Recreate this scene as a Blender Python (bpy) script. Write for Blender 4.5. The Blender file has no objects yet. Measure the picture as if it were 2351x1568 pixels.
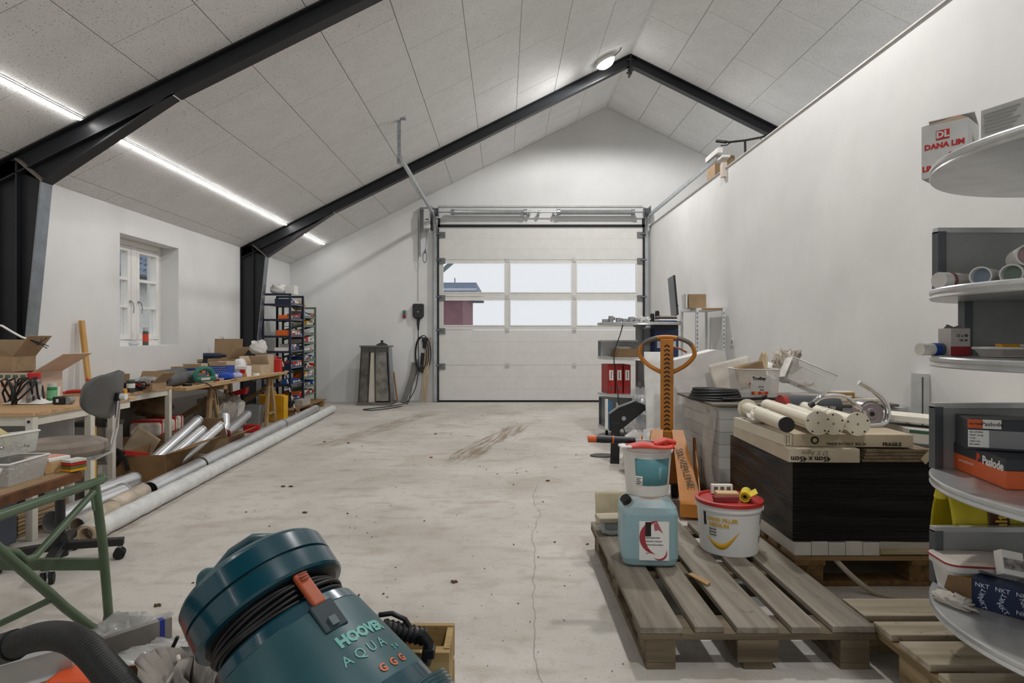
import bpy, bmesh, math, random
from mathutils import Vector, Matrix, Euler
random.seed(7)
PI = math.pi
R = math.radians
S = bpy.context.scene
C = S.collection
# ---------------------------------------------------------------- camera
F, CX, CY, H = 1420.0, 1158.0, 773.0, 1.13      # focal length and axis in pixels, eye height in metres
cam = bpy.data.cameras.new('camera')
cam.sensor_width = 36.0
cam.lens = F / 2351.0 * 36.0
cam.shift_x = (2351 / 2 - CX) / 2351
cam.shift_y = (CY - 1568 / 2) / 2351
cam.clip_start = 0.05
cam.clip_end = 200
camo = bpy.data.objects.new('camera', cam)
C.objects.link(camo)
camo.location = (0, 0, H)
camo.rotation_euler = (PI / 2, 0, 0)
S.camera = camo
# ---------------------------------------------------------------- world (bright overcast sky)
w = bpy.data.worlds.new('overcast_sky')
S.world = w
w.use_nodes = True
bg = w.node_tree.nodes['Background']
bg.inputs['Color'].default_value = (0.93, 0.96, 1.0, 1)
bg.inputs['Strength'].default_value = 0.95
# ---------------------------------------------------------------- colour management
vs = S.view_settings
vs.view_transform = 'Standard'
vs.look = 'None'
vs.gamma = 1.0
vs.use_curve_mapping = False
vs.exposure = -0.03
RIDGE_LAMP_W = 255.0     # each ridge lamp, watts of radiant power in Blender's scale
STRIP_E = 45.0           # emission of the LED strip diffuser

# ---------------------------------------------------------------- helpers
def at(px, py, Y):
    k = F / Y
    return Vector(((px - CX) / k, Y, H - (py - CY) / k))
def onz(px, py, z=0.0):
    k = (py - CY) / (H - z)
    return Vector(((px - CX) / k, F / k, z))
def lin(h):
    h = h.lstrip('#')
    out = []
    for i in (0, 2, 4):
        v = int(h[i:i + 2], 16) / 255
        out.append(v / 12.92 if v <= .04045 else ((v + .055) / 1.055) ** 2.4)
    return (*out, 1)

class B:
    """collects shapes into one mesh"""
    def __init__(s):
        s.v, s.f, s.sm = [], [], []
    def add(s, vs_, fs, smooth=False, M=None):
        o = len(s.v)
        for p in vs_:
            p = Vector(p)
            s.v.append(M @ p if M else p)
        for f in fs:
            s.f.append([i + o for i in f]); s.sm.append(smooth)
        return s
    def box(s, c, sz, r=None):
        x, y, z = (a / 2 for a in sz)
        vv = [(-x, -y, -z), (x, -y, -z), (x, y, -z), (-x, y, -z), (-x, -y, z), (x, -y, z), (x, y, z), (-x, y, z)]
        ff = [(3, 2, 1, 0), (4, 5, 6, 7), (0, 1, 5, 4), (1, 2, 6, 5), (2, 3, 7, 6), (3, 0, 4, 7)]
        M = Matrix.Translation(c)
        if r: M = M @ Euler(r).to_matrix().to_4x4()
        return s.add(vv, ff, False, M)
    def bb(s, x0, x1, y0, y1, z0, z1):
        return s.box(((x0 + x1) / 2, (y0 + y1) / 2, (z0 + z1) / 2), (abs(x1 - x0), abs(y1 - y0), abs(z1 - z0)))
    def bar(s, p, q, wx, wz, up=(0, 0, 1)):
        p, q = Vector(p), Vector(q)
        d = (q - p); L = d.length; d.normalize()
        up = Vector(up)
        if abs(d.dot(up)) > .98: up = Vector((1, 0, 0))
        sx = d.cross(up).normalized(); sz = sx.cross(d)
        vv = []
        for e in (p, q):
            for a, b in ((-1, -1), (1, -1), (1, 1), (-1, 1)):
                vv.append(e + sx * (a * wx / 2) + sz * (b * wz / 2))
        return s.add(vv, [(0, 1, 2, 3), (7, 6, 5, 4), (1, 0, 4, 5), (2, 1, 5, 6), (3, 2, 6, 7), (0, 3, 7, 4)])
    def cyl(s, p, q, r0, r1=None, n=16, cap=True):
        if r1 is None: r1 = r0
        p, q = Vector(p), Vector(q)
        d = (q - p).normalized()
        a = d.orthogonal().normalized(); b = d.cross(a)
        vv = []
        for e, r in ((p, r0), (q, r1)):
            for i in range(n):
                t = 2 * PI * i / n
                vv.append(e + (a * math.cos(t) + b * math.sin(t)) * r)
        s.add(vv, [(i, (i + 1) % n, n + (i + 1) % n, n + i) for i in range(n)], True)
        if cap:
            s.add(vv[:n], [tuple(range(n))[::-1]]); s.add(vv[n:], [tuple(range(n))])
        return s
    def pipe(s, p, q, ro, ri, n=20):
        p, q = Vector(p), Vector(q)
        d = (q - p).normalized()
        a = d.orthogonal().normalized(); b = d.cross(a)
        rings = []
        for e, r in ((p, ro), (q, ro), (q, ri), (p, ri)):
            rings.append([e + (a * math.cos(2 * PI * i / n) + b * math.sin(2 * PI * i / n)) * r for i in range(n)])
        for k in range(4):
            s.add(rings[k] + rings[(k + 1) % 4], [(i, (i + 1) % n, n + (i + 1) % n, n + i) for i in range(n)], k in (0, 2))
        return s
    def tube(s, pts, r, n=8, closed=False):
        pts = [Vector(p) for p in pts]
        m = len(pts)
        rr = r if isinstance(r, (list, tuple)) else [r] * m
        tang = []
        for i in range(m):
            if closed: t = pts[(i + 1) % m] - pts[i - 1]
            else: t = pts[min(i + 1, m - 1)] - pts[max(i - 1, 0)]
            tang.append(t.normalized() if t.length > 1e-9 else Vector((0, 0, 1)))
        a = tang[0].orthogonal().normalized()
        vv = []
        for i in range(m):
            a = a - tang[i] * a.dot(tang[i])
            if a.length < 1e-6: a = tang[i].orthogonal()
            a.normalize(); b = tang[i].cross(a)
            for k in range(n):
                t = 2 * PI * k / n
                vv.append(pts[i] + (a * math.cos(t) + b * math.sin(t)) * rr[i])
        ff = []
        for i in range(m if closed else m - 1):
            j = (i + 1) % m
            for k in range(n):
                ff.append((i * n + k, i * n + (k + 1) % n, j * n + (k + 1) % n, j * n + k))
        s.add(vv, ff, True)
        if not closed:
            s.add(vv[:n], [tuple(range(n))[::-1]]); s.add(vv[-n:], [tuple(range(n))])
        return s
    def lathe(s, prof, n=28, c=(0, 0, 0), sx=1, sy=1, M=None, flat=False):
        c = Vector(c)
        vv = []
        for r, z in prof:
            for i in range(n):
                t = 2 * PI * i / n
                vv.append(c + Vector((r * sx * math.cos(t), r * sy * math.sin(t), z)))
        for k in range(len(prof) - 1):
            seg = vv[k * n:(k + 2) * n]
            s.add(seg, [(i, (i + 1) % n, n + (i + 1) % n, n + i) for i in range(n)], not flat, M)
        if prof[0][0] > 1e-5: s.add(vv[:n], [tuple(range(n))[::-1]], False, M)
        if prof[-1][0] > 1e-5: s.add(vv[-n:], [tuple(range(n))], False, M)
        return s
    def prism(s, pts, vec):
        pts = [Vector(p) for p in pts]; vec = Vector(vec); n = len(pts)
        vv = pts + [p + vec for p in pts]
        return s.add(vv, [tuple(range(n))[::-1], tuple(range(n, 2 * n))] + [(i, (i + 1) % n, n + (i + 1) % n, n + i) for i in range(n)])
    def grid(s, fn, nu, nv, smooth=True, closed_u=False):
        vv = [fn(i / nu, j / nv) for j in range(nv + 1) for i in range(nu + 1)]
        ff = []
        for j in range(nv):
            for i in range(nu):
                a = j * (nu + 1) + i
                ff.append((a, a + 1, a + nu + 2, a + nu + 1))
        return s.add(vv, ff, smooth)
    def ball(s, c, r, n=14, sz=1):
        prof = [(max(1e-6, r * math.sin(PI * i / 8)), -r * math.cos(PI * i / 8) * sz) for i in range(9)]
        return s.lathe(prof, n, c)
    def mesh(s, name):
        m = bpy.data.meshes.new(name)
        m.from_pydata([tuple(p) for p in s.v], [], s.f)
        m.polygons.foreach_set('use_smooth', s.sm)
        bm = bmesh.new(); bm.from_mesh(m)
        bmesh.ops.remove_doubles(bm, verts=bm.verts, dist=1e-7) if False else None
        bmesh.ops.recalc_face_normals(bm, faces=bm.faces)
        bm.to_mesh(m); bm.free()
        return m

def tag(o, label=None, cat=None, group=None, kind=None):
    if label: o['label'] = label
    if cat: o['category'] = cat
    if group: o['group'] = group
    if kind: o['kind'] = kind
    return o
def obj(name, b, mt, parent=None, bev=0, loc=None, rot=None, solid=0):
    o = bpy.data.objects.new(name, b if isinstance(b, bpy.types.Mesh) else b.mesh(name))
    C.objects.link(o)
    if mt and not o.data.materials: o.data.materials.append(mt)
    if parent: o.parent = parent
    if loc is not None: o.location = loc
    if rot is not None: o.rotation_euler = rot
    if solid:
        m = o.modifiers.new('thickness', 'SOLIDIFY'); m.thickness = solid; m.offset = 0
    if bev:
        m = o.modifiers.new('bevel', 'BEVEL'); m.width = bev; m.segments = 2; m.limit_method = 'ANGLE'; m.angle_limit = R(40)
    return o
def T(name, label, cat, loc=(0, 0, 0), rz=0, group=None, rot=None):
    o = bpy.data.objects.new(name, None)
    o.empty_display_size = .05
    C.objects.link(o)
    o.location = loc
    o.rotation_euler = rot if rot is not None else (0, 0, rz)
    return tag(o, label, cat, group)
def children(o):
    return [c for c in bpy.data.objects if c.parent == o]
def copy_tree(o, parent=None):
    c = o.copy(); C.objects.link(c)
    if parent: c.parent = parent
    for ch in children(o): copy_tree(ch, c)
    return c

# ---------------------------------------------------------------- materials
MATS = {}
def mat(col, rough=.6, metal=0.0, var=.07, scale=9.0, bump=0.0, bscale=90.0, key=None, coat=0.0, var2=None, emit=0, spec=None):
    k = key or (col, rough, metal, var, scale, bump, bscale, coat, var2, emit)
    if k in MATS: return MATS[k]
    m = bpy.data.materials.new('m_' + str(len(MATS)))
    MATS[k] = m
    m.use_nodes = True
    nt = m.node_tree; N, L = nt.nodes, nt.links
    p = N['Principled BSDF']
    p.inputs['Roughness'].default_value = rough
    p.inputs['Metallic'].default_value = metal
    if coat: p.inputs['Coat Weight'].default_value = coat; p.inputs['Coat Roughness'].default_value = .1
    if spec is not None: p.inputs['Specular IOR Level'].default_value = spec
    c = lin(col)
    tc = N.new('ShaderNodeTexCoord')
    if var:
        nz = N.new('ShaderNodeTexNoise'); nz.inputs['Scale'].default_value = scale; nz.inputs['Detail'].default_value = 5
        L.new(tc.outputs['Object'], nz.inputs['Vector'])
        mx = N.new('ShaderNodeMix'); mx.data_type = 'RGBA'
        d = lin(var2) if var2 else tuple(max(0, a * (1 - 2.2 * var)) for a in c[:3]) + (1,)
        hi = tuple(min(1, a * (1 + 1.2 * var)) for a in c[:3]) + (1,)
        cr = N.new('ShaderNodeMapRange'); cr.inputs[1].default_value = .3; cr.inputs[2].default_value = .7
        L.new(nz.outputs['Fac'], cr.inputs[0]); L.new(cr.outputs[0], mx.inputs[0])
        mx.inputs[6].default_value = d; mx.inputs[7].default_value = hi
        L.new(mx.outputs[2], p.inputs['Base Color'])
    else:
        p.inputs['Base Color'].default_value = c
    if bump:
        nb = N.new('ShaderNodeTexNoise'); nb.inputs['Scale'].default_value = bscale; nb.inputs['Detail'].default_value = 4
        L.new(tc.outputs['Object'], nb.inputs['Vector'])
        bp = N.new('ShaderNodeBump'); bp.inputs['Strength'].default_value = bump; bp.inputs['Distance'].default_value = .01
        L.new(nb.outputs['Fac'], bp.inputs['Height']); L.new(bp.outputs['Normal'], p.inputs['Normal'])
    if emit:
        p.inputs['Emission Color'].default_value = c; p.inputs['Emission Strength'].default_value = emit
    return m
def clear(col, alpha, rough=.15, key=None):
    """thin see-through plastic or glass: some light passes straight, the rest is a glossy plastic"""
    k = ('clear', col, alpha, rough)
    if k in MATS: return MATS[k]
    m = bpy.data.materials.new('m_' + str(len(MATS))); MATS[k] = m
    m.use_nodes = True
    nt = m.node_tree; N, L = nt.nodes, nt.links
    p = N['Principled BSDF']; p.inputs['Base Color'].default_value = lin(col); p.inputs['Roughness'].default_value = rough
    t = N.new('ShaderNodeBsdfTransparent')
    mx = N.new('ShaderNodeMixShader'); mx.inputs[0].default_value = alpha
    L.new(t.outputs[0], mx.inputs[1]); L.new(p.outputs[0], mx.inputs[2])
    L.new(mx.outputs[0], N['Material Output'].inputs['Surface'])
    return m
def wood(col, dark, scale=3.0, axis=0, rough=.75, gray=0.0):
    k = ('wood', col, dark, scale, axis, rough)
    if k in MATS: return MATS[k]
    m = bpy.data.materials.new('m_' + str(len(MATS))); MATS[k] = m
    m.use_nodes = True
    nt = m.node_tree; N, L = nt.nodes, nt.links
    p = N['Principled BSDF']; p.inputs['Roughness'].default_value = rough
    tc = N.new('ShaderNodeTexCoord'); mp = N.new('ShaderNodeMapping')
    sc = [22.0, 22.0, 22.0]; sc[axis] = 1.6
    mp.inputs['Scale'].default_value = [a * scale / 3 for a in sc]
    oi = N.new('ShaderNodeObjectInfo')
    ad = N.new('ShaderNodeVectorMath'); ad.operation = 'ADD'
    L.new(tc.outputs['Object'], mp.inputs[0]); L.new(mp.outputs[0], ad.inputs[0])
    cb = N.new('ShaderNodeCombineXYZ'); ml = N.new('ShaderNodeMath'); ml.operation = 'MULTIPLY'; ml.inputs[1].default_value = 37.0
    L.new(oi.outputs['Random'], ml.inputs[0])
    for i in range(3): L.new(ml.outputs[0], cb.inputs[i])
    L.new(cb.outputs[0], ad.inputs[1])
    nz = N.new('ShaderNodeTexNoise'); nz.inputs['Scale'].default_value = 1; nz.inputs['Detail'].default_value = 6; nz.inputs['Distortion'].default_value = .6
    L.new(ad.outputs[0], nz.inputs['Vector'])
    mr = N.new('ShaderNodeMapRange'); mr.inputs[1].default_value = .32; mr.inputs[2].default_value = .68
    L.new(nz.outputs['Fac'], mr.inputs[0])
    mx = N.new('ShaderNodeMix'); mx.data_type = 'RGBA'; mx.inputs[6].default_value = lin(dark); mx.inputs[7].default_value = lin(col)
    L.new(mr.outputs[0], mx.inputs[0])
    # specks of dirt
    n2 = N.new('ShaderNodeTexNoise'); n2.inputs['Scale'].default_value = 26; n2.inputs['Detail'].default_value = 3
    L.new(tc.outputs['Object'], n2.inputs['Vector'])
    m2 = N.new('ShaderNodeMapRange'); m2.inputs[1].default_value = .66; m2.inputs[2].default_value = .72
    L.new(n2.outputs['Fac'], m2.inputs[0])
    mx2 = N.new('ShaderNodeMix'); mx2.data_type = 'RGBA'; mx2.inputs[7].default_value = lin('4a4238')
    m3 = N.new('ShaderNodeMath'); m3.operation = 'MULTIPLY'; m3.inputs[1].default_value = .45
    L.new(m2.outputs[0], m3.inputs[0]); L.new(m3.outputs[0], mx2.inputs[0])
    L.new(mx.outputs[2], mx2.inputs[6]); L.new(mx2.outputs[2], p.inputs['Base Color'])
    bp = N.new('ShaderNodeBump'); bp.inputs['Strength'].default_value = .25; bp.inputs['Distance'].default_value = .004
    L.new(nz.outputs['Fac'], bp.inputs['Height']); L.new(bp.outputs['Normal'], p.inputs['Normal'])
    return m
def speckle(col, spots, thr, size, bumpk=.5, key=None, rough=.9):
    """mineral board: light ground with fine dark specks"""
    m = bpy.data.materials.new('m_' + str(len(MATS))); MATS[('sp', col, spots, thr, size)] = m
    m.use_nodes = True
    nt = m.node_tree; N, L = nt.nodes, nt.links
    p = N['Principled BSDF']; p.inputs['Roughness'].default_value = rough
    tc = N.new('ShaderNodeTexCoord')
    oi = N.new('ShaderNodeObjectInfo')
    ml = N.new('ShaderNodeMath'); ml.operation = 'MULTIPLY'; ml.inputs[1].default_value = 50
    L.new(oi.outputs['Random'], ml.inputs[0])
    cb = N.new('ShaderNodeCombineXYZ'); L.new(ml.outputs[0], cb.inputs[0]); L.new(ml.outputs[0], cb.inputs[1])
    ad = N.new('ShaderNodeVectorMath'); ad.operation = 'ADD'
    L.new(tc.outputs['Object'], ad.inputs[0]); L.new(cb.outputs[0], ad.inputs[1])
    n1 = N.new('ShaderNodeTexNoise'); n1.inputs['Scale'].default_value = size; n1.inputs['Detail'].default_value = 3
    n2 = N.new('ShaderNodeTexNoise'); n2.inputs['Scale'].default_value = 4; n2.inputs['Detail'].default_value = 4
    n3 = N.new('ShaderNodeTexNoise'); n3.inputs['Scale'].default_value = size * .33; n3.inputs['Detail'].default_value = 4
    for n in (n1, n2, n3): L.new(ad.outputs[0], n.inputs['Vector'])
    r1 = N.new('ShaderNodeMapRange'); r1.inputs[1].default_value = thr; r1.inputs[2].default_value = thr + .12
    L.new(n1.outputs['Fac'], r1.inputs[0])
    r3 = N.new('ShaderNodeMapRange'); r3.inputs[1].default_value = .38; r3.inputs[2].default_value = .68; r3.inputs[3].default_value = .25; r3.inputs[4].default_value = 1
    L.new(n3.outputs['Fac'], r3.inputs[0])
    mu = N.new('ShaderNodeMath'); mu.operation = 'MULTIPLY'; L.new(r1.outputs[0], mu.inputs[0]); L.new(r3.outputs[0], mu.inputs[1])
    mx = N.new('ShaderNodeMix'); mx.data_type = 'RGBA'; mx.inputs[6].default_value = lin(col); mx.inputs[7].default_value = lin(spots)
    L.new(mu.outputs[0], mx.inputs[0])
    mm = N.new('ShaderNodeMix'); mm.data_type = 'RGBA'; mm.blend_type = 'MULTIPLY'; mm.inputs[0].default_value = 1
    r2 = N.new('ShaderNodeMapRange'); r2.inputs[3].default_value = .9; r2.inputs[4].default_value = 1.08
    L.new(n2.outputs['Fac'], r2.inputs[0])
    L.new(mx.outputs[2], mm.inputs[6]); L.new(r2.outputs[0], mm.inputs[7])
    L.new(mm.outputs[2], p.inputs['Base Color'])
    bp = N.new('ShaderNodeBump'); bp.inputs['Strength'].default_value = bumpk; bp.inputs['Distance'].default_value = .003; bp.invert = True
    L.new(mu.outputs[0], bp.inputs['Height']); L.new(bp.outputs['Normal'], p.inputs['Normal'])
    return m
CARD = mat('a08667', .85, var=.08, scale=6)
CARDL = mat('c0ab90', .85, var=.06, scale=6)
CARDD = mat('7d6244', .85, var=.1, scale=6)
WHITEP = mat('e6e5e1', .5, var=.03)
PAPER = mat('eceae5', .8, var=.03)
GREYP = mat('8f9194', .45, var=.04)
GALV = mat('aab0b4', .38, .85, var=.12, scale=14)
ALU = mat('dfe1e4', .36, .65, var=.05, scale=6)
CHROME = mat('e2e2e2', .08, 1.0, var=0)
BLACKP = mat('18181a', .45, var=.1)
RUBBER = mat('121213', .7, var=.1)
STEEL = mat('222428', .42, .1, var=.08, scale=5)
RED = mat('c4231f', .45, var=.06)
ORANGE = mat('e0661f', .5, var=.06)
YELLOW = mat('e3a51a', .5, var=.06)
BLUE = mat('1f3f8f', .5, var=.06)
NAVY = mat('16233f', .55, var=.08)
GREEN = mat('1d6a58', .4, var=.06)
INK = mat('23211f', .8, var=0)
FILM = clear('ccd0d2', .38, .18)
BINP = clear('d9dad6', .34, .25)
GLASS = clear('aeb9bd', .07, .03)

_fonts = []
def text_mesh(s, size, bold=0.0, depth=.0006, align='CENTER'):
    cu = bpy.data.curves.new('t', 'FONT')
    cu.body = s; cu.size = size; cu.extrude = depth; cu.align_x = align; cu.align_y = 'CENTER'; cu.offset = bold
    cu.resolution_u = 2
    o = bpy.data.objects.new('t', cu); C.objects.link(o)
    bpy.context.view_layer.update()
    me = bpy.data.meshes.new_from_object(o.evaluated_get(bpy.context.evaluated_depsgraph_get()))
    bpy.data.objects.remove(o); bpy.data.curves.remove(cu)
    return me
def text(s, size, mt, parent, loc, rot=(PI / 2, 0, 0), bold=0.0, name='lettering', bend=None, align='CENTER'):
    me = text_mesh(s, size, bold, align=align)
    me.name = name
    me.materials.clear(); me.materials.append(mt)
    if bend:
        for v in me.vertices: v.co = bend(v.co)
        return obj(name, me, mt, parent)
    return obj(name, me, mt, parent, loc=loc, rot=rot)
# ================================================================ the setting
XL, XR, YB, YF = -3.73, 2.52, 10.76, -3.6           # left wall, partition, gable wall, wall behind the camera
XRIDGE, ZRIDGE, SL = 1.78, 5.13, .497               # ridge and roof slope
XO = 7.29                                           # outer wall beyond the loft
def zc(x): return ZRIDGE - SL * abs(x - XRIDGE)
WALLM = mat('e1e1e0', .9, var=.035, scale=1.3, bump=.12, bscale=5)
WALLR = mat('e2e1df', .9, var=.05, scale=1.1, bump=.25, bscale=4)

def floor_material():
    m = bpy.data.materials.new('concrete_floor'); m.use_nodes = True
    nt = m.node_tree; N, L = nt.nodes, nt.links
    p = N['Principled BSDF']
    tc = N.new('ShaderNodeTexCoord')
    def noise(scale, detail=5, vec=None, dist=0):
        n = N.new('ShaderNodeTexNoise'); n.inputs['Scale'].default_value = scale; n.inputs['Detail'].default_value = detail
        n.inputs['Distortion'].default_value = dist
        L.new(vec or tc.outputs['Object'], n.inputs['Vector']); return n.outputs['Fac']
    def rng(s, a, b, c=0., d=1.):
        n = N.new('ShaderNodeMapRange'); n.interpolation_type = 'SMOOTHSTEP'
        for i, v in zip((1, 2, 3, 4), (a, b, c, d)): n.inputs[i].default_value = v
        L.new(s, n.inputs[0]); return n.outputs[0]
    def math_(op, a, b):
        n = N.new('ShaderNodeMath'); n.operation = op
        for i, v in enumerate((a, b)):
            if isinstance(v, (int, float)): n.inputs[i].default_value = v
            else: L.new(v, n.inputs[i])
        return n.outputs[0]
    def mix(f, a, b):
        n = N.new('ShaderNodeMix'); n.data_type = 'RGBA'
        L.new(f, n.inputs[0])
        for i, v in ((6, a), (7, b)):
            if isinstance(v, tuple): n.inputs[i].default_value = v
            else: L.new(v, n.inputs[i])
        return n.outputs[2]
    mp = N.new('ShaderNodeMapping'); mp.inputs['Scale'].default_value = (1.0, 2.2, 1)      # trowel streaks run across
    L.new(tc.outputs['Object'], mp.inputs[0])
    base = mix(rng(noise(.9, 6), .35, .65), lin('bcb7af'), lin('cfcac3'))
    base = mix(math_('MULTIPLY', rng(noise(3.4, 9, mp.outputs[0]), .5, .74), .5), base, lin('a29585'))
    base = mix(math_('MULTIPLY', rng(noise(11, 8), .52, .68), .3), base, lin('a69a8a'))
    base = mix(math_('MULTIPLY', rng(noise(85, 3), .6, .7), .45), base, lin('877b6c'))
    base = mix(math_('MULTIPLY', rng(noise(240, 2), .68, .74), .5), base, lin('6f6355'))
    sp = N.new('ShaderNodeSeparateXYZ'); L.new(tc.outputs['Object'], sp.inputs[0])
    # brown tyre tracks: bands along a line, broken by tread noise
    def track(x0, y0, x1, y1, wd, amt, sc):
        nonlocal base
        dx, dy = x1 - x0, y1 - y0; LN = math.hypot(dx, dy); dx /= LN; dy /= LN
        u = math_('ADD', math_('MULTIPLY', sp.outputs[0], dx), math_('MULTIPLY', sp.outputs[1], dy))
        v = math_('ADD', math_('MULTIPLY', sp.outputs[0], -dy), math_('MULTIPLY', sp.outputs[1], dx))
        u0 = x0 * dx + y0 * dy; v0 = -x0 * dy + y0 * dx
        vv = math_('ADD', v, math_('MULTIPLY', math_('SUBTRACT', noise(1.3), .5), .25))
        a = rng(math_('ABSOLUTE', math_('SUBTRACT', vv, v0), 0), wd * .6, wd, 1, 0)
        b = rng(u, u0 - .1, u0 + .35); c = rng(u, u0 + LN - .8, u0 + LN, 1, 0)
        cm = N.new('ShaderNodeCombineXYZ'); L.new(math_('MULTIPLY', u, sc), cm.inputs[0]); L.new(math_('MULTIPLY', v, 40), cm.inputs[1])
        t = rng(noise(1, 2, cm.outputs[0]), .38, .6)
        f = math_('MULTIPLY', math_('MULTIPLY', a, math_('MULTIPLY', b, c)), math_('MULTIPLY', t, amt))
        base = mix(f, base, lin('806a50'))
    track(-.45, 5.5, .3, 8.3, .16, .85, 2)
    track(-1.9, 6.2, -1.0, 9.6, .17, .6, 3)
    base = mix(math_('MULTIPLY', rng(noise(1.7, 6, None, .8), .52, .72), .38), base, lin('98866f'))
    # hairline crack
    cr = math_('SUBTRACT', math_('ADD', sp.outputs[0], math_('MULTIPLY', math_('SUBTRACT', noise(1.1, 4), .5), .3)), math_('MULTIPLY', sp.outputs[1], .05))
    cf = math_('MULTIPLY', rng(math_('ABSOLUTE', cr, 0), .0012, .004, 1, 0), rng(sp.outputs[1], 4.6, 4.9, 1, 0))
    base = mix(math_('MULTIPLY', cf, .5), base, lin('6a6055'))
    L.new(base, p.inputs['Base Color'])
    L.new(rng(noise(2), .3, .7, .62, .8), p.inputs['Roughness'])
    bp = N.new('ShaderNodeBump'); bp.inputs['Strength'].default_value = .18; bp.inputs['Distance'].default_value = .01
    L.new(noise(14, 6, mp.outputs[0]), bp.inputs['Height']); L.new(bp.outputs['Normal'], p.inputs['Normal'])
    return m

fl = obj('floor', B().bb(XL - .35, XO + .3, YF - .3, YB + .3, -.2, 0), floor_material())
tag(fl, 'pale concrete floor with brown tyre tracks', None, None, 'structure')

# left wall with the window opening
WY0, WY1, WZ0, WZ1 = 6.0, 7.08, 1.035, 2.14
XLo = XL - .36
b = B()
b.bb(XLo, XL, YF, WY0, 0, 2.40).bb(XLo, XL, WY1, YB, 0, 2.40).bb(XLo, XL, WY0, WY1, 0, WZ0).bb(XLo, XL, WY0, WY1, WZ1, 2.40)
tag(obj('wall_left', b, WALLM), 'white plastered wall with a small window', None, None, 'structure')
# gable wall with the door opening
DX0, DX1, DZ = -1.10, 2.35, 2.96
def gable(x0, x1, z0):
    pts = [(x0, YB, z0), (x1, YB, z0), (x1, YB, zc(x1))]
    if x0 < XRIDGE < x1: pts.append((XRIDGE, YB, ZRIDGE))
    pts.append((x0, YB, zc(x0)))
    return pts
b = B()
b.prism(gable(XLo, DX0, 0), (0, .32, 0)).prism(gable(DX1, XO + .3, 0), (0, .32, 0)).prism(gable(DX0, DX1, DZ), (0, .32, 0))
tag(obj('wall_back', b, WALLM), 'white gable wall around the garage door', None, None, 'structure')
b = B()
for x0, x1, z0 in ((XLo, -2.6, 0), (2.4, XO + .3, 0), (-2.6, 2.4, 3.0)):  # unseen doorway left open here, added to bring in frontal fill daylight
    b.prism([(p[0], YF, p[2]) for p in gable(x0, x1, z0)], (0, -.3, 0))
tag(obj('wall_front', b, WALLM), 'white gable wall at the near end with an unseen opening added for daylight', None, None, 'structure')
tag(obj('wall_right', B().bb(XR, XR + .12, YF, YB, 0, 3.04), WALLR), 'white plastered partition wall lower than the roof', None, None, 'structure')
tag(obj('wall_outer', B().bb(XO, XO + .3, YF, YB, 0, 2.40), WALLM), 'outer wall beyond the loft', None, None, 'structure')
tag(obj('loft_floor', B().bb(XR + .12, XO, YF, YB, 2.40, 2.60), WALLM), 'loft floor behind the partition wall', None, None, 'structure')
tag(obj('trim_1', B().bb(XR - .012, XR + .13, YF, YB, 3.04, 3.052), mat('cfcdc8', .5)), 'thin pale capping on the partition wall', None, None, 'structure')

# ceiling slopes: backing plus mineral boards, each board its own piece
ca, sa = 1 / math.sqrt(1 + SL * SL), SL / math.sqrt(1 + SL * SL)
BOARD = speckle('e6e6e5', '625f5b', .575, 80, .4)
BACK = mat('4c4a47', .9, var=0)
def slope_pt(side, u, y, off=0):      # u metres down from the ridge, off metres outwards
    return Vector((XRIDGE + side * (u * ca + off * sa), y, ZRIDGE - u * sa + off * ca))
bm_cache = {}
for side, umax, phase in ((-1, (XRIDGE - XLo) / ca, (.96, .36)), (1, (XO + .3 - XRIDGE) / ca, (.48, 1.08))):
    b = B()
    a, c2 = slope_pt(side, 0, YF, .026), slope_pt(side, umax, YF, .026)
    d, e = slope_pt(side, umax, YF, .12), slope_pt(side, 0, YF, .12)
    b.prism([a, c2, d, e], (0, YB - YF + .2, 0))
    ce = obj('ceiling', b, BACK)
    tag(ce, 'sloping ceiling of speckled grey boards ' + ('over the left wall' if side < 0 else 'over the loft'), None, None, 'structure')
    ulim = (XRIDGE - XL) / ca if side < 0 else 6.0
    n = 0
    while n * .6 < ulim - .01:
        u0, u1 = n * .6, min(n * .6 + .6, ulim)
        y = phase[n % 2] - 1.2
        while y < YB:
            y0, y1 = max(y, .3), min(y + 1.2, YB)
            if y1 - y0 > .02:
                g = .0022
                sx, sy = round(u1 - u0 - 2 * g, 4), round(y1 - y0 - 2 * g, 4)
                if (sx, sy) not in bm_cache:
                    bb_ = B().box((0, 0, 0), (sx, sy, .025))
                    me = bb_.mesh('ceiling_board'); me.materials.append(BOARD)
                    bm_ = bmesh.new(); bm_.from_mesh(me)
                    bmesh.ops.bevel(bm_, geom=list(bm_.edges), offset=.003, segments=1, affect='EDGES', clamp_overlap=True)
                    bm_.to_mesh(me); bm_.free()
                    bm_cache[(sx, sy)] = me
                p = slope_pt(side, (u0 + u1) / 2, (y0 + y1) / 2, .0125)
                obj('ceiling_board', bm_cache[(sx, sy)], BOARD, ce, loc=p, rot=(0, (-1 if side < 0 else 1) * math.atan(SL), 0))
            y += 1.2
        n += 1
# pale ridge strip
b = B(); b.prism([(XRIDGE - .02, .3, ZRIDGE - .012), (XRIDGE + .02, .3, ZRIDGE - .012), (XRIDGE, .3, ZRIDGE)], (0, YB - .3, 0))
tag(obj('trim_2', b, mat('d8d6d2', .6)), 'thin pale strip along the ridge', None, None, 'structure')

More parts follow.
